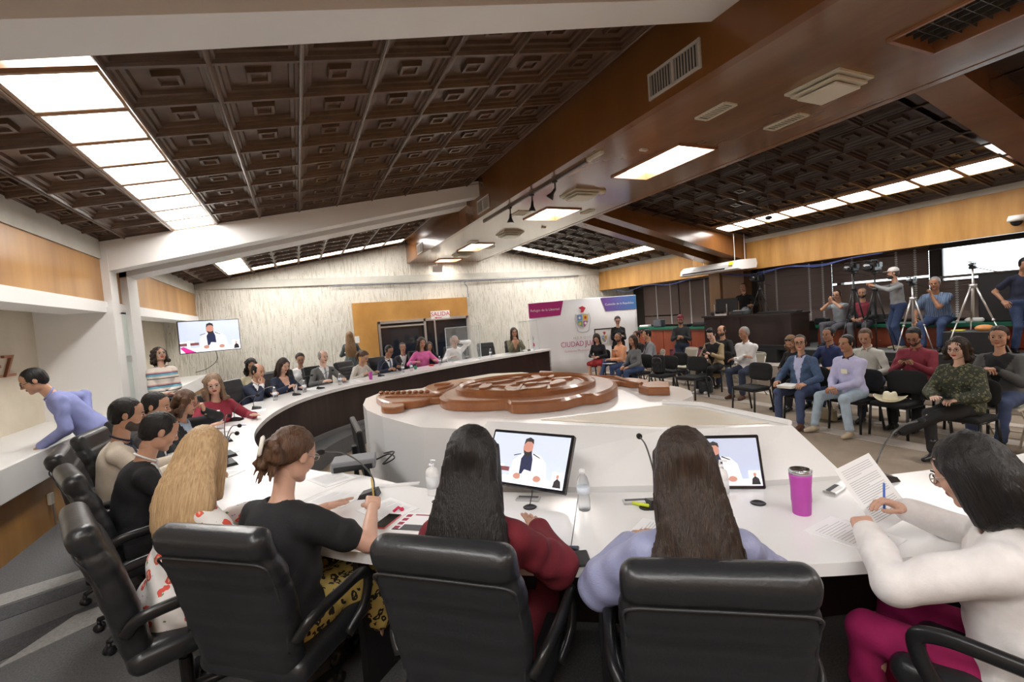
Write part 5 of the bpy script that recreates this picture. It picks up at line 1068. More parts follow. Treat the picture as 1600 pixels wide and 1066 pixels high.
def vis_for(proto, label, cl, grp):
    t = INFO[label]['t']; put_chair(proto, t.location.x, t.location.y, t.rotation_euler[2], cl, grp)
GB, GF = 'black fabric visitor chairs', 'beige folding chairs'
for q, nm in (('short-haired woman in a denim jacket and glasses, papers on her lap', 'denim jacket woman'), ('man in a lilac shirt with a name badge and pale jeans, hands folded', 'man in lilac'), ('woman in a camouflage-pattern blouse with dark curly hair, legs crossed', 'woman in camouflage'),
              ('young man in a navy polo shirt seated behind the denim jacket', 'navy polo man'), ('young man in a cream shirt looking down behind the lilac shirt', 'man in the cream shirt'), ('bearded man in a maroon shirt and glasses looking at his phone', 'man in maroon'), ('woman with blonde-streaked hair and sunglasses on her head, looking down', 'blonde-streaked woman'),
              ('young photographer in khaki jacket with messy black hair holding a camera', 'photographer in khaki'), ('woman in a grey sweater and blue jeans with long dark hair, near the backpack chair', 'woman in the grey sweater'), ('bearded bald man in a peach shirt with an arm across his chest', 'man in peach'),
              ('woman in a black top and red skirt reading her phone in front of the banner', 'woman in the red skirt'), ('man whose face shows above the peach shirt and grey sweater', 'man half hidden behind the peach shirt')):
    vis_for(VC0, q, 'black fabric chair under the ' + nm, GB)
for q, nm in (('woman in a grey blazer over a black top with pulled-back hair, at the right edge', 'woman in the grey blazer'), ('man in a white shirt and navy trousers with crossed arms on a folding chair', 'man in white with crossed arms'), ('bald bearded man in black seated behind the photographer in khaki', 'bald bearded man in black'), ('man in a grey blazer with black hair, turned away to talk', 'man in the grey blazer')):
    vis_for(FC0, q, 'beige folding chair under the ' + nm, GF)
for q, nm in (('dark-haired person seated by the back wall, mostly hidden behind the balding man', 'half-hidden person by the back wall'), ('person with brown hair mostly hidden behind an empty-looking chair back', 'brown-haired person behind the empty chair'), ('dark-suited man seated behind the man looking at his phone', 'dark-suited man of the second row'), ('smiling person seated behind the woman in pink', 'smiling person of the second row'), ('man whose face shows behind the grey-haired man drinking', 'man behind the drinker')):
    t = INFO[q]['t']; put_chair(VC0, t.location.x, t.location.y, t.rotation_euler[2], 'black fabric chair under the ' + nm, GB, z=0.)
fa = face_to(-1, .02)
for x, y, a, lab in ((7.15, 5.85, fa, 'empty black chair alone at the left end of the front row, left of denim'), (7.30, 3.70, fa, 'empty black chair with a straw hat on its seat'), (8.2, 3.25, fa, 'empty black chair in the second row left of the grey blazer woman'),
                     (7.35, 8.30, fa, 'empty black chair carrying a black backpack, right of the grey sweater woman'), (7.95, 8.62, fa, 'empty black chair in the middle of the far block, round back towards the khaki photographer'), (7.45, 7.55, fa+.2, 'empty black chair in front of the beige folding chairs'), (7.5, 2.2, fa, 'empty black chair at the right edge of the front row')):
    put_chair(VC0, x, y, a, lab, GB)
put_chair(FC0, 8.75, 9.05, fa, 'empty beige folding chair with its back by the man in the cap, left one', GF)
put_chair(FC0, 8.85, 8.55, fa, 'empty beige folding chair with its back by the man in the cap, right one', GF)
# ================================================================ things on the desks
def simple(mb, name, mats, label, cat, loc=(0, 0, 0), rz=0., grp=None, smooth=False):
    o = mb.build(name, mats, None, smooth, loc); o.rotation_euler = (0, 0, rz); return tag(o, label, cat, grp)
M_paper = mat('paper', (.84, .84, .85), .7); M_ink = mat('ink', (.10, .10, .11), .7); M_pet = mat('clear_plastic', (.80, .86, .90), .08, trans=.85, ior=1.2, alpha=.55); M_steel = mat('steel', (.55, .55, .56), .25, 1.)
M_red = mat('red_print', (.55, .03, .04), .5); M_blu = mat('blue_plastic', (.05, .13, .5), .35); M_clearw = mat('white_cap', (.85, .86, .88), .35)
def gooseneck():
    t = thing('gooseneck_microphone', '', 'microphone')
    b = MB(); b.add([(-.05, -.055, 0), (.05, -.055, 0), (.045, .06, 0), (-.045, .06, 0), (-.04, -.045, .022), (.04, -.045, .022), (.032, .05, .045), (-.032, .05, .045)], [(0,3,2,1),(4,5,6,7),(0,1,5,4),(1,2,6,5),(2,3,7,6),(3,0,4,7)]); part(b, 'base', M_black, t)
    b = MB(); b.tube(catmull([(0, .035, .04), (0, .03, .11), (0, -.03, .20), (0, -.13, .27), (0, -.24, .285)], 6), .0045, 6); part(b, 'neck', mat('gooseneck_metal', (.10, .10, .10), .3, .6), t, True)
    b = MB(); b.ball((0, -.262, .285), (.016, .026, .016), n=12); part(b, 'foam_head', mat('foam', (.012, .012, .012), .95), t, True)
    return t
MIC0 = gooseneck(); _mu = [0]
def mic(x, y, a, label, z=.75):
    o = MIC0 if not _mu[0] else copy_tree(MIC0); _mu[0] = 1; o.location = (x, y, z); o.rotation_euler = (0, 0, a); tag(o, label, 'microphone', 'desk microphones')
def desk_pt(s, d):
    """point on the desk: s = fraction along the ring (0 far end), d = distance from the inner edge"""
    i = min(len(inn)-1, max(0, int(round(s*(len(inn)-1))))); q = np.array(inn[i]) + nrm(np.array(out_[i]) - np.array(inn[i])) * d
    n = nrm(np.array(out_[i]) - np.array(inn[i])); return q[0], q[1], math.atan2(-(-n[0]), -n[1])
for x, y, a, lab in ((.30, 2.90, -2.0, 'desk microphone with its base in front of the woman in the leopard skirt'), (2.72, 1.45, 1.35, 'microphone bending over the desk beside the printed sheet'), (1.56, 1.86, 2.7, 'upright microphone left of the right desk screen'), (-.58, 4.30, .4, 'microphone before the blonde woman, nearest of the three clustered ones'), (-.62, 4.62, .5, 'microphone in front of the man in the black suit'),
                     (-.72, 5.30, .3, 'microphone in front of the man in beige'), (-.75, 6.55, 1.2, 'microphone between the black blazer and the maroon sweater'), (-.60, 7.35, 1.5, 'microphone in front of the woman in the maroon sweater'), (-.10, 8.35, 1.9, 'microphone in front of the balding man in navy'), (.28, 8.85, 2.1, 'microphone in front of the woman in the navy blazer'), (1.45, 9.75, 2.3, 'microphone in front of the ponytail woman'), (5.9, 12.0, 2.7, 'microphone at the far end of the desk')):
    mic(x, y, a, lab)
def bottle():
    t = thing('water_bottle', '', 'bottle')
    b = MB(); b.lathe([(.0, 0), (.030, 0), (.032, .01), (.032, .05), (.029, .07), (.032, .09), (.032, .13), (.024, .165), (.013, .18), (.013, .19), (0, .19)], n=16); part(b, 'body', M_pet, t, True)
    b = MB(); b.lathe([(.0, .187), (.015, .187), (.015, .205), (0, .205)], n=14); part(b, 'cap', M_clearw, t, True)
    b = MB(); b.lathe([(.0325, .085), (.0328, .12)], n=16); part(b, 'label_band', mat('pale_label', (.70, .76, .84), .5), t, True)
    return t
BO0 = bottle(); _bu = [0]
def put_bottle(x, y, lab, z=.75):
    o = BO0 if not _bu[0] else copy_tree(BO0); _bu[0] = 1; o.location = (x, y, z); tag(o, lab, 'bottle', 'clear water bottles on the desk')
for x, y, lab in ((1.24, 2.02, 'clear bottle standing right of the woman with long straight black hair'), (-.88, 6.15, 'clear bottle before the woman in the black blazer'), (-.40, 8.05, 'clear bottle before the balding man in navy'), (.02, 8.62, 'clear bottle beside the woman in the navy blazer'), (.62, 9.12, 'clear bottle before the bald man in grey'), (1.95, 10.05, 'clear bottle before the man looking at his phone'), (2.15, 10.15, 'clear bottle by the green cup'), (2.95, 10.75, 'clear bottle before the woman in pink'), (4.55, 11.55, 'clear bottle near the empty far chair'), (-.80, 4.95, 'clear bottle between the microphones before the man in beige')):
    put_bottle(x, y, lab)
def pump(x, y, lab, sc_=1.):
    t = thing('sanitiser_bottle', lab, 'bottle', (x, y, .75), .4); b = MB(); b.lathe([(0, 0), (.036, 0), (.038, .01), (.038, .13), (.03, .15), (.014, .16), (.014, .17), (0, .17)], n=16); part(b, 'body', mat('milky_plastic', (.80, .80, .80), .3), t, True)
    b = MB(); b.tube([(0, 0, .17), (0, 0, .20), (0, -.035, .205)], .006, 8); b.lathe([(0, .168), (.016, .168), (.016, .18), (0, .18)], n=12); part(b, 'pump', M_clearw, t, True)
    b = MB(); b.lathe([(.0385, .04), (.0385, .11)], n=16); part(b, 'sticker', mat('pale_sticker', (.72, .74, .76), .5), t, True)
pump(.64, 2.70, 'pump bottle standing on the desk before the white console, left of the long black hair'); pump(1.87, 1.73, 'white pump bottle in front of the right desk screen')
t = thing('tumbler', 'large magenta insulated tumbler with a steel rim', 'tumbler', (2.03, 1.42, .75)); b = MB(); b.lathe([(0, 0), (.036, 0), (.038, .004), (.041, .06), (.0425, .062), (.042, .12), (.0465, .175), (.047, .19), (0, .19)], n=28); part(b, 'body', mat('magenta_coat', (.50, .07, .42), .45), t, True)
b = MB(); b.lathe([(.047, .188), (.048, .205), (.044, .207), (.042, .196), (0, .196)], n=28); part(b, 'lid', M_steel, t, True)
def cup(x, y, lab, c, h=.11, r=.038):
    b = MB(); b.lathe([(0, 0), (r*.75, 0), (r, h), (r*.92, h), (r*.68, .006), (0, .006)], n=18); simple(b, 'cup', mat('cup_' + lab.split()[0], c, .4), lab, 'cup', (x, y, .75), smooth=True)
cup(1.20, 9.40, 'purple cup beside the ponytail woman', (.45, .05, .35), .14); cup(2.30, 10.42, 'green cup beside the man looking at his phone', (.02, .25, .13), .07); cup(-.12, 8.80, 'white tall cup in front of the woman in the navy blazer', (.8, .8, .8), .13, .034)
b = MB(); b.ball((0, 0, .02), (.07, .05, .022), n=10); simple(b, 'red_pouch', mat('red_cloth', (.5, .02, .03), .6), 'small red pouch on the desk in front of the woman in pink', 'pouch', (2.75, 10.75, .75), smooth=True)
# papers
rp = random.Random(11)
def paper(x, y, a, lab, n=1, w=.216, l=.28, z=.7505, lines=True, grp='papers on the desk'):
    t = thing('paper_sheet', lab, 'paper', (x, y, z), a, grp); b = MB(); b.box((0, 0, .0008*n), (w, l, .0016*n)); part(b, 'sheet', M_paper, t)
    if lines:
        b = MB()
        for k in range(15):
            ww = w*.76*(1 if k % 5 else .6); b.box((-(w*.76-ww)/2, l*.38 - k*l*.05, .0016*n+.0003), (ww, .0022, .0003))
        o = part(b, 'printed_text', mat('grey_print', (.42, .42, .44), .7), t); o['kind'] = 'stuff'
for x, y, a, lab, n in ((.12, 2.98, .75, 'blank sheet under the pen of the woman in the leopard skirt', 1), (.36, 2.62, .4, 'sheet half under her writing hand, left of the leaflet', 2), (.12, 3.40, .4, 'wide sheet near the inner edge by the grey media box', 1), (-.70, 4.85, .3, 'stack of sheets before the man in the black suit', 4), (-.62, 4.05, .9, 'sheet before the blonde woman', 2), (-.85, 5.65, .1, 'sheet with reddish print before the woman in the black blazer', 1), (-.78, 6.05, 1.0, 'sheet under the writing hand of the woman in the black blazer', 1),
                        (-.70, 6.75, 1.4, 'pile of sheets before the woman in the maroon sweater', 3), (-.62, 7.15, 1.6, 'loose sheet right of the maroon sweater', 1), (1.38, 1.60, .5, 'printed sheet left of the woman in lilac', 2), (2.0, 1.18, .1, 'sheet lying in front of the woman in white', 2), (.18, 8.95, .3, 'sheet before the woman in navy', 1), (.9, 9.35, .3, 'sheets before the bald man in grey', 2), (3.4, 10.95, .3, 'sheet before the grey-haired man', 1), (5.5, 11.6, .3, 'sheets before the woman in olive', 2), (3.15, 1.15, .2, 'sheet at the right end of the near desk', 1)):
    paper(x, y, a, lab, n)
# the sheet held by the woman in white
t = thing('held_sheet', 'printed sheet of text held up by the woman in white', 'paper', (2.20, 1.21, .88)); t.rotation_euler = (-.56, -.195, -.11)
b = MB(); b.box((0, 0, 0), (.216, .001, .28)); part(b, 'sheet', M_paper, t)
b = MB()
for k in range(26):
    if k in (5, 17): continue
    ww = .17 if k % 6 != 4 else .09; b.box((-(.17-ww)/2, -.001, .118 - k*.0088), (ww, .0006, .0022))
part(b, 'printed_text', mat('grey_print', (.42, .42, .44), .7), t)['kind'] = 'stuff'
def phone(x, y, a, lab, case=(.55, .10, .10), z=.75, rot=None):
    t = thing('phone', lab, 'phone', (x, y, z), a, None); b = MB(); b.box((0, 0, .004), (.078, .162, .008), bev=.004); part(b, 'case', mat('case_%.2f' % case[0], case, .4), t); b = MB(); b.box((0, 0, .0086), (.070, .152, .001)); part(b, 'screen', mat('phone_glass', (.008, .008, .01), .06), t)
    if rot: t.rotation_euler = rot
    return t
phone(.33, 2.46, -.75, 'phone in a red case lying beside the printed leaflet'); phone(.93, 1.66, -.6, 'phone by the elbow of the burgundy gown', (.03, .03, .03))
b = MB(); b.box((0, 0, .005), (.09, .12, .01), bev=.004); simple(b, 'quilted_wallet', mat('black_quilt', (.01, .01, .01), .4, bump=.4, bscale=300), 'black wallet lying under the phone by the burgundy gown', 'wallet', (.95, 1.62, .75), -.4)
t = thing('leaflet', 'printed leaflet with dark red and black bars behind the red phone', 'leaflet', (.47, 2.36, .7505), -.7); b = MB(); b.box((0, 0, .001), (.22, .20, .002)); part(b, 'sheet', M_paper, t)
b = MB()
for i in range(4): b.box((-.085, -.07+i*.045, .0022), (.03, .03, .0006)); b.box((.085, -.07+i*.045, .0022), (.03, .03, .0006))
b.box((0, .078, .0022), (.11, .012, .0006)); part(b, 'red_bars', mat('dark_red_print', (.32, .02, .06), .5), t)
b = MB(); b.box((0, -.06, .0022), (.12, .05, .0006)); b.box((0, -.092, .0022), (.2, .012, .0006)); part(b, 'black_block', M_ink, t)
b = MB(); b.tube([(0, 0, .006), (.03, .01, .02), (.045, -.01, .008)], .008, 7); b.ball((.045, -.01, .012), .012, n=8); simple(b, 'keyring', mat('red_beads', (.6, .02, .08), .3), 'small red key charm at the tip of the red phone', 'keyring', (.38, 2.56, .75), smooth=True)
b = MB(); b.lathe([(0, 0), (.008, 0), (.009, .09), (.006, .095), (.005, .12), (0, .12)], n=10, M=rotm(PI/2, 0, 0)); simple(b, 'highlighter', mat('neon_yellow', (.70, .80, .05), .4), 'yellow-green highlighter lying left of the woman in lilac', 'pen', (1.47, 1.93, .76), .5, smooth=True)
for x, y, a, lab in ((1.33, 1.52, 1.1, 'thin blue pen at the elbow of the woman in lilac'), (-.72, 6.18, .8, 'blue pen by the bottle of the woman in the black blazer')):
    b = MB(); b.lathe([(0, 0), (.004, .0), (.004, .13), (.001, .14), (0, .14)], n=8, M=rotm(PI/2, 0, 0)); simple(b, 'pen', M_blu, lab, 'pen', (x, y, .756), a, smooth=True)
def held_pen(label, q, m, lab, up=(0, .2, 1)):
    p = handpos(label, q); b = MB(); u = nrm(up); b.tube([np.array([0, 0, -.05]), u*.10], .0045, 7); simple(b, 'pen', m, lab, 'pen', tuple(p), 0, smooth=True)
LBL = list(INFO)
held_pen(LBL[1], 1, mat('gold_pen', (.6, .42, .10), .3, .5), 'golden pen in the hand of the woman in the leopard skirt')
held_pen(LBL[4], 1, M_blu, 'blue pen in the hand of the woman in white', (.6, .3, .3))
def held_phone(label, q, lab, c=(.02, .02, .02)):
    p = handpos(label, q); a = INFO[label]['t'].rotation_euler[2]; phone(0, 0, 0, lab, c).location = p; bpy.data.objects[COL.objects[-1].name]
for q, s_, lab in (('bearded man in a maroon shirt and glasses looking at his phone', -1, 'dark phone held by the man in maroon'), ('dark-suited man with glasses looking at his phone beside the ponytail woman', -1, 'phone held by the man in the dark suit'), ('woman in a black top and red skirt reading her phone in front of the banner', 1, 'phone held by the woman in the red skirt'), ('woman in a camouflage-pattern blouse with dark curly hair, legs crossed', -1, 'phone held by the woman in camouflage'), ('woman with blonde-streaked hair and sunglasses on her head, looking down', 1, 'phone held by the blonde-streaked woman')):
    p = handpos(q, s_); o = phone(p[0], p[1], INFO[q]['t'].rotation_euler[2], lab, (.02, .02, .02), p[2]+.02)
for x, y, lab in ((1.02, 2.20, 'black cable grommet beside the left desk screen'), (1.50, 1.86, 'black cable grommet left of the woman in lilac'), (1.97, 1.60, 'black cable grommet right of the pump bottle'), (.63, 2.57, 'black cable grommet near the left pump bottle')): grommet(x, y, lab)
for x, y, a, lab in ((2.40, 1.50, .2, 'silver socket bar between the tumbler and the printed sheet'), (1.50, 1.94, -.5, 'silver socket bar behind the grommet left of the woman in lilac'), (1.06, 2.30, -.7, 'silver socket bar under the left desk screen')):
    t = thing('socket_bar', lab, 'socket bar', (x, y, .75), a); b = MB(); b.box((0, 0, .006), (.13, .06, .012), bev=.003); part(b, 'body', M_alu, t); b = MB(); b.box((0, .01, .0125), (.11, .02, .002)); part(b, 'slot', M_ink, t)
t = thing('media_box', 'grey and black media box with cables on the desk corner by the plinth', 'media box', (.29, 3.58, .75), -.2); b = MB(); b.box((0, 0, .035), (.30, .20, .07), bev=.008); part(b, 'body', mat('grey_box', (.22, .23, .25), .4), t); b = MB(); b.box((.0, -.105, .022), (.26, .01, .035)); part(b, 'front', M_black, t)
b = MB(); b.tube(catmull([(.15, .05, .02), (.24, .12, .03), (.28, .02, .02), (.2, -.06, .01), (.28, .08, .05), (.20, .2, .02)], 5), .006, 6); part(b, 'cable', M_black, t, True)
b = MB(); b.tube(catmull([(1.12, 2.39, .80), (1.10, 2.33, .77), (1.03, 2.22, .756)], 5), .003, 6); simple(b, 'screen_cable', M_black, 'thin cable dropping from the left desk screen to its grommet', 'cable')
b = MB(); b.box((0, 0, .006), (.3, .03, .012)); simple(b, 'folded_sheet', M_paper, 'rolled white sheet at the foot of the white console', 'paper', (.47, 2.98, .75), -.4)
# acrylic screens and flag
for x, y, a, lab in ((3.75, 11.3, .25, 'clear acrylic screen with a pale frame in front of the grey-haired man'), (5.95, 12.05, .3, 'clear acrylic screen with a small flag at the far desk end')):
    t = thing('acrylic_screen', lab, 'screen guard', (x, y, .75), a); b = MB(); b.box((0, 0, .42), (1.0 if x < 5 else .7, .006, .84)); part(b, 'pane', mat('acrylic_pane', (.85, .9, .9), .05, alpha=.12), t)
    b = MB(); ww = .5 if x < 5 else .35
    for s in (-1, 1): b.box((s*ww, 0, .42), (.016, .012, .84)); b.box((s*ww*.8, 0, .01), (.06, .16, .02))
    b.box((0, 0, .84), (2*ww, .012, .016)); part(b, 'edge_frame', mat('acrylic_edge', (.70, .75, .76), .3, alpha=.7), t)
t = thing('table_flag', 'small green, white and red table flag at the far desk end', 'flag', (6.05, 12.0, .75)); b = MB(); b.tube([(0, 0, 0), (0, 0, .42)], .004, 6); b.lathe([(0, 0), (.03, 0), (.03, .01), (0, .01)], n=12); part(b, 'pole', M_steel, t)
b = MB()
for k in range(3): b.add([(.005+.0, 0, .38-k*.085), (.03+.012*k, .03, .37-k*.09), (.035+.012*k, .03, .28-k*.09), (.008, 0, .295-k*.085)], [(0, 1, 2, 3)], k)
part(b, 'cloth', [mat('flag_green', (.0, .22, .10), .7), mat('flag_white', (.8, .8, .8), .7), mat('flag_red', (.6, .01, .03), .7)], t)
# ================================================================ walls: sign, letters, banner
def textobj(s, size, m, name, loc, rot, parent=None, ext=.0, align='CENTER', sx=1.):
    cu = bpy.data.curves.new('t', 'FONT'); cu.body = s; cu.size = size; cu.align_x = align; cu.align_y = 'CENTER'; cu.extrude = ext; cu.resolution_u = 3
    o = bpy.data.objects.new('t', cu); me = bpy.data.meshes.new_from_object(o); bpy.data.objects.remove(o); bpy.data.curves.remove(cu); me.materials.clear(); me.materials.append(m)
    q = bpy.data.objects.new(name, me); COL.objects.link(q); q.location = loc; q.rotation_euler = rot; q.scale = (sx, 1, 1); q.parent = parent; return q
t = thing('exit_sign', 'white sign with red letters SALIDA above the door', 'sign', (4.2, 14.78, 1.985)); b = MB(); b.box((0, 0, 0), (.62, .02, .25)); part(b, 'board', mat('sign_white', (.85, .84, .82), .4), t)
textobj('SALIDA', .19, M_red, 'lettering', (0, -.0125, .02), (PI/2, 0, 0), t, .001); b = MB(); b.box((-.05, -.012, -.09), (.18, .002, .02)); b.add([(-.20, -.012, -.09), (-.13, -.012, -.06), (-.13, -.012, -.12)], [(0, 2, 1)]); part(b, 'arrow', M_red, t)
M_cop = mat('copper_letters', (.36, .14, .07), .35, .3)
t = thing('wall_lettering', 'raised copper-brown letters ending in EZ on the cream niche wall', 'lettering', (XL-.745, 7.62, 1.60), PI/2)
for i, ch in enumerate('JUÁREZ'): textobj(ch, .37, M_cop, 'letter', (-.26*(5-i)-.1, 0, 0), (PI/2, 0, 0), t, .025)
# banner
bd = nrm((3.31, -1.1, 0)); ba = math.atan2(bd[1], bd[0])
t = thing('banner', 'wide white backdrop banner with crest, purple and magenta corner tags', 'banner', (6.62, 13.30, 0), ba); BW = 3.49
b = MB(); n_ = 40; V = []; 
for i in range(n_+1):
    u = i/n_; 
    for j, z in enumerate((-.20, .3, 1.2, 2.12 + .03*u)): V.append((u*BW, .012*math.sin(u*40+j)*(1 if j < 2 else .2) + (-.10 if j == 0 else 0), z))
b.add(V, [(i*4+j, i*4+4+j, i*4+5+j, i*4+1+j) for i in range(n_) for j in range(3)]); o = part(b, 'cloth', mat('banner_cloth', (.80, .79, .80), .7), t, True); sm_ = o.modifiers.new('s', 'SOLIDIFY'); sm_.thickness = .004
b = MB(); b.tube([(0, .03, 2.12), (BW, .03, 2.15)], .012, 8)
for x in (0.02, BW-.02): b.tube([(x, .03, FZ+.01), (x, .03, 2.13)], .014, 8); b.tube([(x, -.25, FZ+.015), (x, .3, FZ+.015)], .014, 8)
part(b, 'stand', M_alu, t, True)
tg = mat('banner_magenta', (.42, .02, .17), .6); tp = mat('banner_purple', (.14, .10, .42), .6, noise=.0)
N_, L_, B_ = nodes(tp); tc = N_.new('ShaderNodeTexCoord'); sp = N_.new('ShaderNodeSeparateXYZ'); L_.new(tc.outputs['Object'], sp.inputs[0]); rr_ = N_.new('ShaderNodeMapRange'); rr_.inputs[1].default_value = 2.3; rr_.inputs[2].default_value = 3.4; L_.new(sp.outputs[0], rr_.inputs[0])
cr_ = N_.new('ShaderNodeValToRGB'); cr_.color_ramp.elements[0].color = (.20, .07, .36, 1); cr_.color_ramp.elements[1].color = (.07, .20, .48, 1); L_.new(rr_.outputs[0], cr_.inputs[0]); L_.new(cr_.outputs[0], B_.inputs['Base Color'])
b = MB(); b.add([(0, -.02, 1.65), (1.0, -.02, 1.68), (1.12, -.02, 2.13), (0, -.02, 2.11)], [(0, 1, 2, 3)]); part(b, 'left_tag', tg, t); b = MB(); b.add([(2.48, -.02, 1.70), (BW-.005, -.02, 1.71), (BW-.005, -.02, 2.14), (2.32, -.02, 2.13)], [(0, 1, 2, 3)]); part(b, 'right_tag', tp, t)
wm = mat('banner_white_ink', (.85, .85, .85), .6)
textobj('Refugio de la Libertad', .105, wm, 'lettering', (.52, -.024, 1.88), (PI/2, 0, 0), t); textobj('Custodia de la República', .095, wm, 'lettering', (2.93, -.024, 1.91), (PI/2, 0, 0), t)
pk = mat('banner_pink_ink', (.50, .12, .25), .6); pk2 = mat('banner_red_ink', (.50, .02, .10), .6)
textobj('H E R O I C A', .12, mat('banner_grey_ink', (.55, .45, .48), .6), 'lettering', (1.72, -.024, .92), (PI/2, 0, 0), t); textobj('CIUDAD', .24, pk, 'lettering', (.94, -.024, .73), (PI/2, 0, 0), t, align='LEFT', sx=.82); textobj('JUÁREZ', .24, pk2, 'lettering', (1.73, -.024, .73), (PI/2, 0, 0), t, .0005, align='LEFT', sx=.82)
textobj('Gobierno Municipal', .10, mat('banner_pale_ink', (.62, .35, .42), .6), 'lettering', (1.05, -.024, .52), (PI/2, 0, 0), t, align='LEFT')
def flatpoly(name, P, m, parent, y=-.026): b = MB(); b.add([(x, y, z) for x, z in P], [tuple(range(len(P)))]); return part(b, name, m, parent)
def crest(parent, cx, cz, s, y):
    cm = {k: mat('crest_' + k, c, .6) for k, c in (('grey', (.50, .50, .52)), ('blue', (.12, .28, .60)), ('yellow', (.75, .52, .05)), ('red', (.60, .05, .08)), ('green', (.12, .35, .16)), ('purple', (.42, .10, .30)), ('white', (.8, .8, .8)))}
    t2 = part(MB().add([(cx + s*x, y, cz + s*z) for x, z in [(.0, .30), (.24, .26), (.23, -.05), (.12, -.22), (0, -.30), (-.12, -.22), (-.23, -.05), (-.24, .26)]], [tuple(range(8))[::-1]]), 'crest_shield', cm['grey'], parent)
    for P, k in (([(-.21, .02), (-.02, .02), (-.02, .25), (-.21, .23)], 'blue'), ([(.02, .02), (.21, .02), (.21, .23), (.02, .25)], 'yellow'), ([(-.20, -.01), (-.02, -.01), (-.02, -.26), (-.11, -.19), (-.19, -.06)], 'green'), ([(.20, -.01), (.02, -.01), (.02, -.26), (.11, -.19), (.19, -.06)], 'purple')):
        flatpoly('crest_quarter', [(cx+s*x, cz+s*z) for x, z in P], cm[k], parent, y-.002)
    for x, z, k in ((-.12, .13, 'white'), (.12, .13, 'red'), (-.11, -.1, 'yellow'), (.11, -.1, 'white')): flatpoly('crest_charge', [(cx+s*(x+.05*math.cos(a)), cz+s*(z+.06*math.sin(a))) for a in np.linspace(0, 2*PI, 8, endpoint=False)], cm[k], parent, y-.004)
    flatpoly('crest_plume', [(cx+s*x, cz+s*z) for x, z in [(-.06, .34), (.05, .34), (.16, .52), (.02, .60), (-.14, .54), (-.04, .46)]], cm['red'], parent, y)
    for q in (-1, 1): b = MB(); b.tube([(cx+s*(q*(.27+.05*math.sin(a*1.2))), y, cz+s*(.30-.2*a)) for a in np.linspace(0, 3.6, 14)], .012*s, 6); part(b, 'crest_mantling', cm['grey'], parent)
    b = MB(); b.tube([(cx+s*.25*math.cos(a), y, cz+s*(-.36+.10*math.sin(a))) for a in np.linspace(PI, 2*PI, 10)], .014*s, 6); part(b, 'crest_ribbon', cm['grey'], parent)
crest(t, 1.70, 1.45, .78, -.024)
t = thing('small_display_board', 'small white board with a crest on a black frame beside the interpreter', 'board', (8.37, 11.85, FZ), ba+.1); b = MB(); b.box((0, 0, 1.16), (.56, .02, .52)); part(b, 'panel', mat('sign_white', (.85, .84, .82), .4), t)
b = MB(); b.box((0, -.005, 1.43), (.60, .03, .03)); b.box((.29, -.005, 1.16), (.02, .03, .55)); b.box((-.29, -.005, 1.16), (.02, .03, .55)); b.box((.25, .02, .45), (.03, .03, .9)); b.box((-.25, .02, .45), (.03, .03, .9)); b.box((0, .02, .015), (.5, .3, .03)); part(b, 'frame', M_black, t); crest(t, 0, 1.13, .36, -.02)
# wall things
t = thing('light_switch', 'small white switch plate on the wood panel left of the door', 'switch', (1.60, 14.79, 1.41)); b = MB(); b.box((0, 0, 0), (.12, .015, .2), bev=.004); part(b, 'plate', M_white, t); b = MB(); b.box((0, -.01, 0), (.05, .012, .07)); part(b, 'rocker', M_lamedge, t)
t = thing('wall_socket', 'cream wall socket box with conduit on the wood panel near the floor', 'socket', (XL+.016, 6.15, .29)); b = MB(); b.box((0, 0, 0), (.03, .08, .11), bev=.004); part(b, 'box', M_beige, t); b = MB(); b.tube([(0, .03, -.05), (0, .05, -.28)], .009, 8); part(b, 'conduit', M_alu, t)
b = MB(); b.tube(catmull([(7.0, 14.80, 3.05), (5.2, 14.79, 3.02), (3.0, 14.8, 3.04), (1.0, 14.8, 3.03)], 6), .014, 6); b.tube(catmull([(9.5, 14.79, 3.07), (7.0, 14.79, 3.03), (5.25, 14.79, 3.03), (5.2, 14.79, 2.8), (5.2, 14.79, 2.5)], 6), .016, 6); simple(b, 'wall_cable', mat('grey_cable', (.22, .24, .28), .5), 'grey-blue cable run under the concrete band on the back wall', 'cable', smooth=True)
b = MB(); b.box((0, 0, 0), (.06, .04, .42)); simple(b, 'junction_box', M_beige, 'pale junction box where the back wall cable ends', 'junction box', (5.22, 14.80, 2.4))
# ================================================================ ceiling fittings
M_cremep = mat('cream_plastic', (.62, .58, .46), .45); M_vent = mat('vent_frame', (.55, .52, .46), .4)
def vent_side(y, z, w, h, lab):
    t = thing('air_vent', lab, 'vent', (BX0-.012, y, z)); b = MB()
    for s in (-1, 1): b.box((0, s*w/2, 0), (.02, .025, h+.03)); b.box((0, 0, s*h/2), (.02, w, .025))
    b.box((0, 0, 0), (.02, .03, h)); part(b, 'frame', M_vent, t)
    b = MB(); b.box((.008, 0, 0), (.006, w-.03, h-.03)); part(b, 'backing', mat('vent_dark', (.05, .05, .05), .7), t); b = MB(); n = int(w/.035)
    for k in range(n): b.box((0, -w/2+.03+k*(w-.06)/(n-1), 0), (.012, .006, h-.03))
    part(b, 'louvres', M_vent, t)
vent_side(3.34, 3.85, .62, .22, 'large grille high on the wooden side of the soffit, nearest'); vent_side(8.15, 3.83, .55, .22, 'middle grille on the wooden side of the soffit above the far white beam'); vent_side(13.1, 3.83, .6, .25, 'far grille on the wooden side of the soffit')
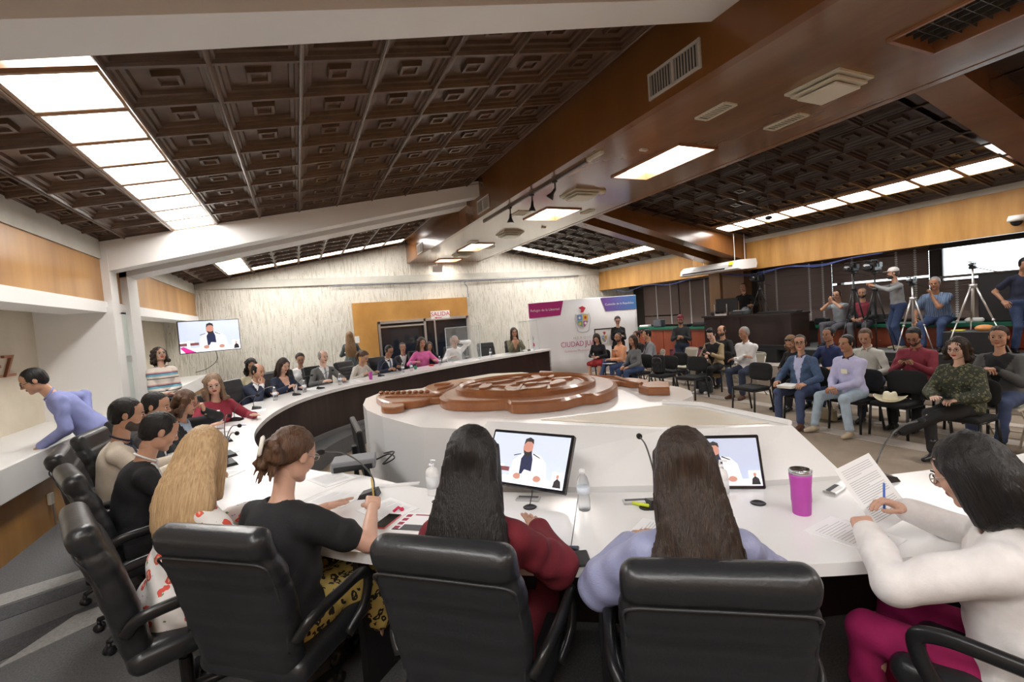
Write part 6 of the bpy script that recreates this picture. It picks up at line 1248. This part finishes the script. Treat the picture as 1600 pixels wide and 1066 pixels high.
def vent_sof(x, y, w, l, lab):
    t = thing('ceiling_vent', lab, 'vent', (x, y, BZ-.006)); b = MB()
    for s in (-1, 1): b.box((s*w/2, 0, 0), (.03, l, .016)); b.box((0, s*l/2, 0), (w, .03, .016))
    part(b, 'frame', M_cremep, t); b = MB(); b.box((0, 0, .004), (w-.03, l-.03, .004)); part(b, 'backing', mat('vent_dark', (.05, .05, .05), .7), t)
    b = MB()
    for k in range(9): b.box((0, -l/2+.05+k*(l-.1)/8, -.001), (w-.04, .012, .008))
    part(b, 'louvres', M_cremep, t)
vent_sof(4.0, 3.52, .16, .36, 'small vent on the soffit left of the stepped speaker box'); vent_sof(5.05, 3.52, .16, .40, 'small vent on the soffit near its right edge by the stepped speaker box'); vent_sof(3.95, 7.95, .22, .3, 'vent on the soffit left of the lamp by the spotlights'); vent_sof(5.25, 7.7, .12, .3, 'vent on the soffit right of the lamp by the spotlights'); vent_sof(4.1, 11.0, .2, .3, 'far vent on the soffit left side'); vent_sof(4.9, 11.9, .16, .3, 'far vent on the soffit right side')
def stepped(x, y, w, lab):
    t = thing('ceiling_diffuser', lab, 'diffuser', (x, y, BZ)); b = MB(); b.box((0, 0, -.01), (w, w, .02)); part(b, 'top_plate', M_cremep, t)
    b = MB(); b.box((0, 0, -.045), (w*.86, w*.86, .018)); part(b, 'middle_plate', M_cremep, t); b = MB(); b.box((0, 0, -.080), (w*.70, w*.70, .016)); part(b, 'lower_plate', mat('cream_plastic_pale', (.72, .69, .58), .4), t); b = MB(); b.box((0, 0, -.045), (w*.3, w*.3, .07)); part(b, 'core', mat('vent_dark', (.05, .05, .05), .7), t)
stepped(4.62, 2.80, .50, 'stepped cream ceiling diffuser nearest the viewer'); stepped(4.35, 6.55, .50, 'stepped cream ceiling diffuser beside the smoke detector'); stepped(4.6, 9.9, .5, 'stepped cream ceiling diffuser between the far lamps'); stepped(4.5, 13.0, .5, 'last stepped cream ceiling diffuser')
b = MB(); b.lathe([(0, -.05), (.05, -.05), (.065, -.03), (.07, 0), (0, 0)], n=18); simple(b, 'smoke_detector', M_cremep, 'round cream smoke detector on the soffit', 'smoke detector', (4.62, 6.35, BZ), smooth=True)
for x, y, lab in ((4.0, 4.6, 'small cream plate on the soffit'), (5.1, 9.2, 'small grey box on the soffit right edge')): b = MB(); b.box((0, 0, -.01), (.1, .05, .02)); simple(b, 'ceiling_plate', M_cremep, lab, 'plate', (x, y, BZ))
t = thing('spotlight_track', 'dark lighting track along the left edge of the soffit', 'track', (3.50, 6.9, BZ)); b = MB(); b.box((0, 0, -.015), (.035, 3.6, .03)); part(b, 'rail', mat('track_brown', (.06, .04, .03), .4), t); b = MB(); b.box((0, -2.0, -.02), (.05, .3, .035)); part(b, 'power_feed', M_cremep, t)
for y, a, lab in ((5.90, .5, 'track spotlight nearest the viewer, tilted towards the room'), (6.62, .05, 'middle track spotlight pointing down'), (7.45, .05, 'far track spotlight pointing down')):
    t = thing('track_spotlight', lab, 'spotlight', (3.50, y, BZ-.03), 0, 'track spotlights'); b = MB(); b.tube([(0, 0, 0), (0, 0, -.12)], .012, 8); b.box((0, 0, -.01), (.04, .08, .03)); part(b, 'stem', M_black, t)
    M_ = rotm(a, a, 0); b = MB(); b.lathe([(0, 0), (.02, 0), (.024, -.07), (.055, -.13), (.058, -.15), (.05, -.15)], (0, 0, -.11), 16, M=M_); part(b, 'lamp_head', M_black, t, True); b = MB(); b.lathe([(0, -.142), (.052, -.142), (.052, -.152), (0, -.152)], (0, 0, -.11), 16, M=M_); part(b, 'lens', mat('spot_lens', (.7, .7, .7), .15, .8), t, True)
t = thing('hanging_exit_box', 'small white box sign hanging from the far end of the soffit', 'sign', (4.0, 14.0, 3.35)); b = MB(); b.box((0, 0, 0), (.30, .05, .19)); part(b, 'case', mat('sign_white', (.85, .84, .82), .4), t); b = MB(); b.tube([(0, 0, .09), (0, 0, .30)], .01, 6); part(b, 'stem', M_white, t)
t = thing('hanging_microphone', 'small black microphone hanging on a cord from the right ceiling', 'microphone', (5.95, 4.47, 2.84)); t.location = (6.35, 4.75, 2.9); b = MB(); b.ball((0, 0, 0), (.05, .05, .03), n=10); part(b, 'capsule', M_black, t, True); b = MB(); b.tube([(0, 0, 0), (0, 0, zR(6.35)+.05-2.9)], .004, 6); part(b, 'cord', M_black, t)
t = thing('security_camera', 'white dome security camera on the wood fascia at the right edge', 'camera', (10.36, 3.50, 2.66)); b = MB(); b.box((.04, 0, .03), (.1, .1, .1), bev=.01); b.lathe([(0, 0), (.10, 0), (.11, .03), (.09, .09), (0, .09)], (-.06, 0, -.02), 18); part(b, 'housing', M_white, t, True); b = MB(); b.ball((-.06, 0, -.02), .075, n=14); part(b, 'dome', mat('camera_dome', (.02, .02, .025), .08), t, True)
t = thing('air_conditioner', 'white ceiling-hung air conditioner on rods near the brown column', 'air conditioner', (9.95, 8.98, 2.60)); t.rotation_euler = (0, 0, 0)
b = MB(); P_ = [(-.34, -.10), (-.30, .02), (-.18, .10), (.30, .12), (.34, .0), (.30, -.10), (-.20, -.13)]; n = len(P_); V = [(x, -.93, z) for x, z in P_] + [(x, .93, z) for x, z in P_]
b.add(V, [tuple(range(n)), tuple(range(n, 2*n))[::-1]] + [(i, i+n, (i+1) % n + n, (i+1) % n) for i in range(n)]); part(b, 'casing', M_white, t)
b = MB(); b.box((-.328, .15, -.07), (.02, 1.4, .035)); part(b, 'outlet_slot', M_black, t); b = MB(); b.box((-.31, -.72, .035), (.012, .12, .09), M=rotm(0, .5, 0)); part(b, 'yellow_sticker', mat('sticker_yellow', (.75, .65, .03), .5), t)
b = MB()
for y in (-.7, .6): 
    for x in (-.15, .2): b.tube([(x, y, .1), (x, y, .75)], .006, 6)
part(b, 'hanging_rods', M_white, t)
# ================================================================ window bay: blinds, counter, console, tripods
M_slat = mat('brown_blind_slat', (.19, .135, .115), .32, coat=.3); M_tape = mat('blind_tape', (.75, .75, .76), .6)
def blind(y0, y1, z0, z1, tapes, lab, tilt=1.0, x=11.78, gap=None):
    t = thing('venetian_blind', lab, 'blind', (x, (y0+y1)/2, z0), 0, 'venetian blinds'); w = y1-y0; n = int((z1-z0)/.046); b = MB()
    for k in range(n):
        if gap and gap[0] < k < gap[1]: continue
        b.box((0, 0, .03+k*.046), (.056, w-.004, .0022), M=rotm(0, -tilt + rp.uniform(-.04, .04), rp.uniform(-.0015, .0015)))
    part(b, 'slats', M_slat, t); b = MB(); b.box((0, 0, z1-z0+.03), (.06, w, .05)); part(b, 'head_rail', M_slat, t); b = MB(); b.box((0, 0, .005), (.05, w-.02, .02)); part(b, 'bottom_rail', M_slat, t)
    for ty in tapes:
        b = MB()
        for k in range(n): b.box((-.036, ty-(y0+y1)/2, .03+k*.046), (.003, .05, .028))
        b.box((-.0335, ty-(y0+y1)/2, (z1-z0)/2), (.002, .008, z1-z0)); part(b, 'ladder_tape', M_tape, t)
blind(7.22, 9.24, 1.08, 2.52, (7.42, 7.75, 8.65, 9.0), 'closed brown blind right of the control desk column', 1.05); blind(5.30, 7.22, 1.08, 2.52, (5.52, 5.86, 6.74), 'brown blind behind the cameraman with a bright gap', 1.05, gap=(17, 19))
blind(2.2, 5.24, 1.08, 1.86, (4.85, 3.2), 'half-height brown blind under the bright open window', 1.0); blind(10.90, 12.22, 1.08, 2.5, (11.1, 11.7), 'far brown blind nearest the column', 1.05); blind(12.27, 14.02, 1.08, 2.5, (12.6, 13.3), 'far brown blind behind the cap man, left of the bright strip', 1.0, gap=(5, 7))
M_green = mat('green_counter_top', (.010, .13, .075), .4); M_cab = wood('red_cabinet_wood', (.30, .060, .022), (.20, .036, .014), .35, 2.5, (1, 1, .2), .3)
def counter(y0, y1, zb_, lab):
    t = thing('press_counter', lab, 'counter', (11.12, (y0+y1)/2, 0), 0, 'green-topped counters'); w = y1-y0; b = MB(); b.box((0, 0, 1.0), (.62, w, .07), bev=.006); part(b, 'worktop', M_green, t); b = MB(); b.box((.03, 0, (zb_+.96)/2), (.5, w, .96-zb_)); part(b, 'body', M_cab, t)
    n = max(1, int(w/.55))
    for k in range(n): b = MB(); yy = -w/2 + (k+.5)*w/n; b.box((-.232, yy, (zb_+.96)/2), (.02, w/n-.03, .86-zb_), bev=.005); o = part(b, 'door', M_cab, t); b2 = MB(); b2.ball((-.25, yy+w/n*.35, .7), .012, n=8); part(b2, 'knob', M_steel, o)
counter(2.2, 7.05, .55, 'long green-topped counter with reddish cabinets on the stage'); counter(10.3, 14.5, FZ, 'green-topped counter with reddish cabinets at the far end, behind the cap man')
t = thing('control_desk', 'tall dark wood control desk with a ledge in front of the column', 'desk', (10.42, 8.38, .53)); b = MB(); b.box((0, 0, .40), (.62, 2.5, .80)); part(b, 'body', M_espr, t); b = MB(); b.box((-.02, 0, .815), (.70, 2.56, .04)); part(b, 'top', M_espr, t)
for y in (.95, .35): b = MB(); b.box((-.318, y, .40), (.02, .52, .7), bev=.006); part(b, 'panel', M_espr, t)
b = MB(); b.box((-.36, -.3, .05), (.14, 1.9, .10)); part(b, 'ledge', M_dark, t)
def monitor(x, y, z, a, lab, w=.5, h=.34):
    t = thing('monitor', lab, 'monitor', (x, y, z), a); b = MB(); b.box((0, 0, h/2+.08), (w, .05, h), bev=.008); part(b, 'casing', M_black, t); b = MB(); b.box((0, .03, .06), (.06, .03, .12)); b.box((0, .02, .008), (.24, .18, .016)); part(b, 'stand', M_black, t)
monitor(10.30, 9.02, 1.365, face_to(.9, .4), 'black monitor seen from behind on the control desk', .55, .36)
t = thing('laptop_riser', 'silver U-shaped stand on the control desk before the monitor', 'stand', (10.16, 9.1, 1.365), PI/2+.2); b = MB(); b.tube([(-.17, 0, .30), (-.17, 0, .05), (.17, 0, .05), (.17, 0, .30)], .012, 8); b.box((0, 0, .02), (.34, .03, .04)); part(b, 'frame', M_alu, t)
t = thing('audio_mixer', 'dark audio mixer with cables on the control desk', 'mixer', (10.35, 8.65, 1.365), .1); b = MB(); b.box((0, 0, .05), (.36, .34, .10), bev=.01); part(b, 'body', mat('mixer_grey', (.05, .05, .055), .5), t); b = MB()
for i in range(6):
    for j in range(4): b.lathe([(0, 0), (.01, 0), (.008, .02), (0, .02)], (-.13+.052*i, -.11+.07*j, .10), 8)
o = part(b, 'knobs', M_alu, t); o['kind'] = 'stuff'
b = MB(); b.ball((0, 0, .10), (.10, .10, .10), n=16); simple(b, 'glass_dome', M_pet, 'clear domed jar among the gear on the control desk', 'jar', (10.25, 8.42, 1.365), smooth=True)
b = MB(); b.box((0, 0, .025), (.22, 1.0, .05), bev=.01); simple(b, 'equipment_case', M_black, 'flat black case along the right part of the control desk', 'case', (10.40, 7.62, 1.365))
for x, y, z, w, l, h, m, lab in ((10.30, 9.42, 1.365, .16, .2, .12, M_black, 'small black box at the left end of the control desk'), (11.0, 7.0, 1.036, .2, .28, .16, M_black, 'black gear bag beside the control desk on the counter'), (11.05, 10.6, 1.036, .3, .5, .12, M_black, 'black bag on the far counter'), (11.0, 11.2, 1.036, .2, .3, .09, M_black, 'black cable bundle box on the far counter'), (11.0, 12.4, 1.036, .25, .35, .26, mat('plastic_bag_grey', (.10, .11, .13), .2), 'dark shiny plastic bag on the far counter'), (11.0, 13.1, 1.036, .2, .4, .08, M_paper, 'stack of white papers on the far counter'), (11.0, 13.7, 1.036, .2, .2, .12, M_paper, 'crumpled white bag on the far counter'), (11.0, 5.75, 1.036, .2, .3, .2, M_black, 'black bag between the seated photographer and the cameraman'), (11.0, 4.3, 1.036, .2, .25, .08, M_paper, 'white cup tray on the counter')):
    b = MB(); b.box((0, 0, h/2), (w, l, h), bev=min(.03, h/3)); simple(b, 'gear_bag' if 'bag' in lab else 'gear_box', m, lab, 'bag' if 'bag' in lab else 'box', (x, y, z), rp.uniform(-.3, .3))
b = MB(); b.box((0, 0, .19), (.5, .66, .38), bev=.01); simple(b, 'black_crate', M_black, 'low black crate on the stage in front of the counter', 'crate', (10.42, 4.08, .55))
b = MB(); b.box((0, 0, .42), (.34, .62, .84), bev=.015); simple(b, 'black_loudspeaker', M_black, 'tall black box standing on the counter behind the silver tripod', 'loudspeaker', (11.2, 3.95, 1.036))
b = MB(); b.ball((0, 0, .04), (.09, .13, .06), n=14); simple(b, 'orange_loaf', mat('orange_foam', (.75, .35, .13), .6), 'rounded orange object on top of the black crate', 'object', (10.42, 3.95, .93), smooth=True)
b = MB(); b.box((0, 0, .01), (.1, .16, .02), bev=.005); simple(b, 'yellow_folder', mat('yellow_card', (.75, .70, .05), .5), 'small yellow item on the black crate', 'object', (10.35, 4.27, .93))
b = MB()
for k in range(2): b.tube(catmull([(10.36, 9.2, 2.46), (10.38, 8.3, 2.36-.04*k), (10.38, 7.4, 2.42), (10.38, 6.6, 2.34+.03*k), (10.38, 6.0, 2.42), (10.38, 5.4, 2.44)], 6), .010, 6)
b.tube(catmull([(10.38, 13.9, 2.44), (10.38, 13.2, 2.3), (10.38, 12.2, 2.45), (10.38, 11.2, 2.36), (10.38, 10.2, 2.46)], 6), .010, 6); simple(b, 'window_cable', mat('blue_cable', (.04, .06, .20), .4), 'loose blue cables sagging under the wood fascia', 'cable', smooth=True)
def tripod(x, y, z, H_, lab, m=None, spread=.38, cam=1, a=0., top=.0):
    m = m or M_black; t = thing('camera_tripod', lab, 'tripod', (x, y, z), a); hh = H_*.80
    b = MB(); b.tube([(0, 0, hh*.55), (0, 0, H_)], .016, 8); b.lathe([(0, -.03), (.05, -.03), (.05, .03), (0, .03)], (0, 0, hh), 10); part(b, 'column', m, t, True)
    for k in range(3):
        an = 2*PI*k/3 + .5; d = np.array([math.cos(an), math.sin(an), 0]); b = MB(); p0 = d*.03+np.array([0, 0, hh]); p1 = d*spread + np.array([0, 0, .0]); pm = p0*.5+p1*.5
        b.tube([p0, pm], .015, 8); b.tube([pm, p1+np.array([0, 0, .008])], .010, 8); b.tube([pm*1.03-np.array([0, 0, 0.0]), pm*.97], .02, 8); part(b, 'leg', m, t, True)
    b = MB(); b.box((0, 0, H_+.02), (.07, .09, .05), bev=.01); b.tube([(0, -.03, H_+.02), (.05, -.28, H_-.08)], .007, 6); part(b, 'pan_head', M_black, t)
    return t
def video_camera(x, y, z, a, lab, s=1.):
    t = thing('video_camera', lab, 'camera', (x, y, z), a); t.scale = (s, s, s); b = MB(); b.box((0, 0, .09), (.12, .30, .15), bev=.02); part(b, 'body', M_black, t); b = MB(); b.lathe([(0, .0), (.045, 0), (.05, .10), (.062, .13), (.062, .17), (0, .16)], (0, .14, .09), 18, M=rotm(-PI/2, 0, 0)); part(b, 'lens', mat('lens_black', (.02, .02, .022), .15), t, True)
    b = MB(); b.tube([(0, -.12, .16), (0, -.10, .22), (0, .10, .22), (0, .12, .16)], .013, 8); part(b, 'handle', M_black, t, True); b = MB(); b.box((-.10, .02, .13), (.02, .12, .08)); part(b, 'viewfinder_screen', M_black, t); b = MB(); b.tube([(.05, .0, .20), (.05, .24, .20)], .018, 8); part(b, 'microphone', mat('foam', (.012, .012, .012), .95), t, True)
aim = face_to(-.8, -.1)
tripod(10.42, 8.12, 1.365, .74, 'black tripod standing on the control desk', spread=.24); video_camera(10.42, 8.12, 2.14, aim, 'video camera on the tripod of the control desk')
tripod(10.40, 5.95, .55, 1.55, 'black tripod before the seated photographers', spread=.3); video_camera(10.40, 5.95, 2.13, aim, 'video camera on the black tripod before the seated photographers', .9)
tripod(10.28, 5.50, .55, 1.50, 'black tripod worked by the cameraman in the white cap', spread=.3); video_camera(10.28, 5.50, 2.08, aim, 'large video camera worked by the cameraman in the white cap', 1.1)
M_silv = mat('silver_tripod_metal', (.60, .58, .56), .3, .7)
tripod(10.35, 4.92, .55, 1.22, 'slim pale tripod between the cameraman and the plaid shirt', M_silv, .30); video_camera(10.35, 4.92, 1.80, aim, 'small camera on the slim pale tripod', .6)
tripod(10.25, 4.02, .55, 1.42, 'large silver tripod at the right of the stage', M_silv, .46); video_camera(10.25, 4.02, 2.0, aim, 'compact camera on top of the large silver tripod', .42)
tripod(9.55, 11.35, FZ, 1.15, 'black tripod in front of the far counter near the banner', spread=.35); video_camera(9.55, 11.35, .94, aim, 'camera on the tripod near the banner', .7)
# ================================================================ loose things on the public floor
t = thing('straw_hat', 'cream straw cowboy hat lying on an empty black chair', 'hat', (7.25, 3.74, FZ+.475), 1.9)
V = []; F = []; nA, rad = 36, [(.0, .125, 0), (.04, .128, 0), (.075, .120, 0), (.088, .095, 0), (.094, .05, 0), (.100, .012, 0), (.125, .004, 1), (.155, .010, 1), (.185, .028, 1), (.178, .026, 1)]
for r, z, br in rad:
    for j in range(nA):
        a_ = 2*PI*j/nA; x_, y_ = r*math.cos(a_)*(.86 if not br else 1.), r*math.sin(a_)*(1.12 if not br else 1.18); zz_ = z + (abs(math.cos(a_))**3*.05*(r-.1)/.085 if br else 0) - (.028*math.exp(-(x_/.022)**2) if r < .08 else 0); V.append((x_, y_, zz_))
for i in range(len(rad)-1):
    for j in range(nA): F.append((i*nA+j, (i+1)*nA+j, (i+1)*nA+(j+1) % nA, i*nA+(j+1) % nA))
o = mk('crown_and_brim', V, F, mat('straw', (.80, .74, .55), .7, bump=.4, bscale=200), t, True); sm_ = o.modifiers.new('s', 'SOLIDIFY'); sm_.thickness = .003
b = MB(); b.tube([(.099*.86*math.cos(a_), .099*1.12*math.sin(a_), .022) for a_ in np.linspace(0, 2*PI, 28, endpoint=False)], .006, 6, closed=True); part(b, 'hat_band', mat('hat_band', (.66, .56, .34), .6), t, True)
def backpack(x, y, z, a, m, lab, s=1.):
    t = thing('backpack', lab, 'backpack', (x, y, z), a); t.scale = (s, s, s); q = SDF((-.22, -.18, -.02), (.22, .18, .54), .011, .03); q.box((0, 0, .24), (.155, .085, .235), .07); q.box((0, .09, .16), (.12, .045, .13), .04, k=.02); q.plane((0, 0, .003), (0, 0, -1)); q.disp(lambda X, Y, Z: .003*np.sin(X*60+Z*40)+0*Y); sdf_obj(q, 'body', m, t)
    b = MB(); b.tube(catmull([(-.04, -.03, .46), (-.03, -.03, .51), (.03, -.03, .51), (.04, -.03, .46)], 4), .009, 6); part(b, 'handle', M_black, t, True)
    for q_ in (-1, 1): b = MB(); b.tube(catmull([(q_*.08, -.08, .44), (q_*.10, -.14, .30), (q_*.10, -.09, .08)], 5), .016, 6, flat=.5); part(b, 'strap', M_black, t, True)
    b = MB(); b.tube(catmull([(-.13, .085, .30), (-.09, .10, .40), (.09, .10, .40), (.13, .085, .30)], 5), .004, 6); part(b, 'zip', M_steel, t, True)
backpack(8.05, 7.72, FZ, face_to(-.7, -.7), C('grey_backpack', (.05, .055, .06)), 'dark grey backpack standing on the floor at the khaki photographer\'s feet', .95); backpack(7.30, 8.32, FZ+.475, face_to(-.9, -.3), C('black_backpack', (.012, .012, .013)), 'black backpack on a chair beside the grey sweater woman', .9)
b = MB(); b.box((0, 0, .10), (.10, .28, .20), bev=.03); b.tube(catmull([(0, -.08, .19), (0, -.05, .30), (0, .05, .30), (0, .08, .19)], 4), .007, 6); simple(b, 'handbag', mat('tan_bag', (.30, .24, .15), .6), 'tan bag on the floor under the denim jacket woman', 'handbag', (7.45, 4.72, FZ))
t = thing('red_table', 'small table under a burgundy cloth behind the cap man', 'table', (10.0, 9.95, FZ)); b = MB(); b.box((0, 0, .70), (.6, 1.2, .03)); part(b, 'tabletop', M_black, t); b = MB(); n = 60; P_ = []
for k in range(n): a_ = 2*PI*k/n; r = 1+.025*math.sin(a_*14); P_.append((max(-.3, min(.3, .55*math.cos(a_)))*r, max(-.6, min(.6, 1.1*math.sin(a_)))*r))
b.prism(P_, .04, .725); part(b, 'cloth', mat('burgundy_cloth', (.10, .008, .025), .8), t, True)
# papers and books on laps
q = INFO['short-haired woman in a denim jacket and glasses, papers on her lap']; p = L2W('short-haired woman in a denim jacket and glasses, papers on her lap', (0, .40, .60)); t = thing('book_pile', 'white book and papers on the lap of the woman in denim', 'book', tuple(p), q['t'].rotation_euler[2]); b = MB(); b.box((0, 0, .012), (.22, .28, .024)); part(b, 'book', mat('cream_cover', (.72, .70, .58), .5), t); b = MB(); b.box((.01, .01, .032), (.22, .28, .014), M=rotm(0, 0, .1)); part(b, 'papers', M_paper, t)
p = handpos('young photographer in khaki jacket with messy black hair holding a camera', 1); video_camera(p[0]-.03, p[1]-.03, p[2]-.04, face_to(-.8, -.5), 'small black camera in the hands of the khaki photographer', .45)
p = L2W('bearded bald man in a peach shirt with an arm across his chest', (0, .40, .60)); paper(p[0], p[1], .3, 'white sheets on the lap of the man in the peach shirt', 2, z=p[2])
# hats, clips, sunglasses
def on_head(label, mb, name, m, lab, cat):
    d = INFO[label]; t = d['t']; o = mb.build(name, m, None, True); o.matrix_world = Matrix.LocRotScale(t.location, t.rotation_euler, t.scale) @ d['MH']; return tag(o, lab, cat)
def cap_mb():
    b = MB(); prof = [(.086, .045), (.090, .06), (.086, .09), (.065, .122), (.03, .138), (0.001, .141)]; V = []; F = []
    for r, z in prof:
        for j in range(22): a_ = 2*PI*j/22; V.append((r*.90*math.cos(a_), -.012+r*1.1*math.sin(a_), z))
    for i in range(len(prof)-1):
        for j in range(22): F.append((i*22+j, i*22+(j+1) % 22, (i+1)*22+(j+1) % 22, (i+1)*22+j))
    b.add(V, F); P_ = [(-.07, .06), (-.065, .13), (0, .165), (.065, .13), (.07, .06)]; b.prism(P_, .052, .060); return b
on_head('man in a dark sweater and burgundy cap standing by the red table', cap_mb(), 'baseball_cap', mat('burgundy_cap', (.16, .015, .03), .7), 'burgundy cap on the man by the red table', 'cap'); on_head('cameraman in grey shirt and white cap working a video camera', cap_mb(), 'baseball_cap', mat('white_cap_cloth', (.72, .68, .66), .7), 'white cap on the cameraman', 'cap')
b = MB(); b.box((-.005, -.160, .03), (.020, .022, .088), bev=.009); on_head(LBL[1], b, 'hair_clip', mat('pearl_clip', (.70, .68, .62), .25), 'pearly hair clip in the bun of the woman in black', 'hair clip')
b = MB()
for q_ in (-1, 1): b.ball((q_*.034, .085, .105), (.028, .012, .02), n=10)
b.tube([(-.07, .0, .09), (-.034, .085, .112), (.034, .085, .112), (.07, 0, .09)], .004, 6); on_head('woman with blonde-streaked hair and sunglasses on her head, looking down', b, 'sunglasses', M_black, 'dark sunglasses pushed up on blonde-streaked hair', 'sunglasses')
p = L2W('grey-haired man in a white shirt drinking from a cup', (-.03, .24, 1.16)); cup(0, 0, 'held white cup of the grey-haired man', (.8, .8, .8), .09, .035); COL.objects[-1]
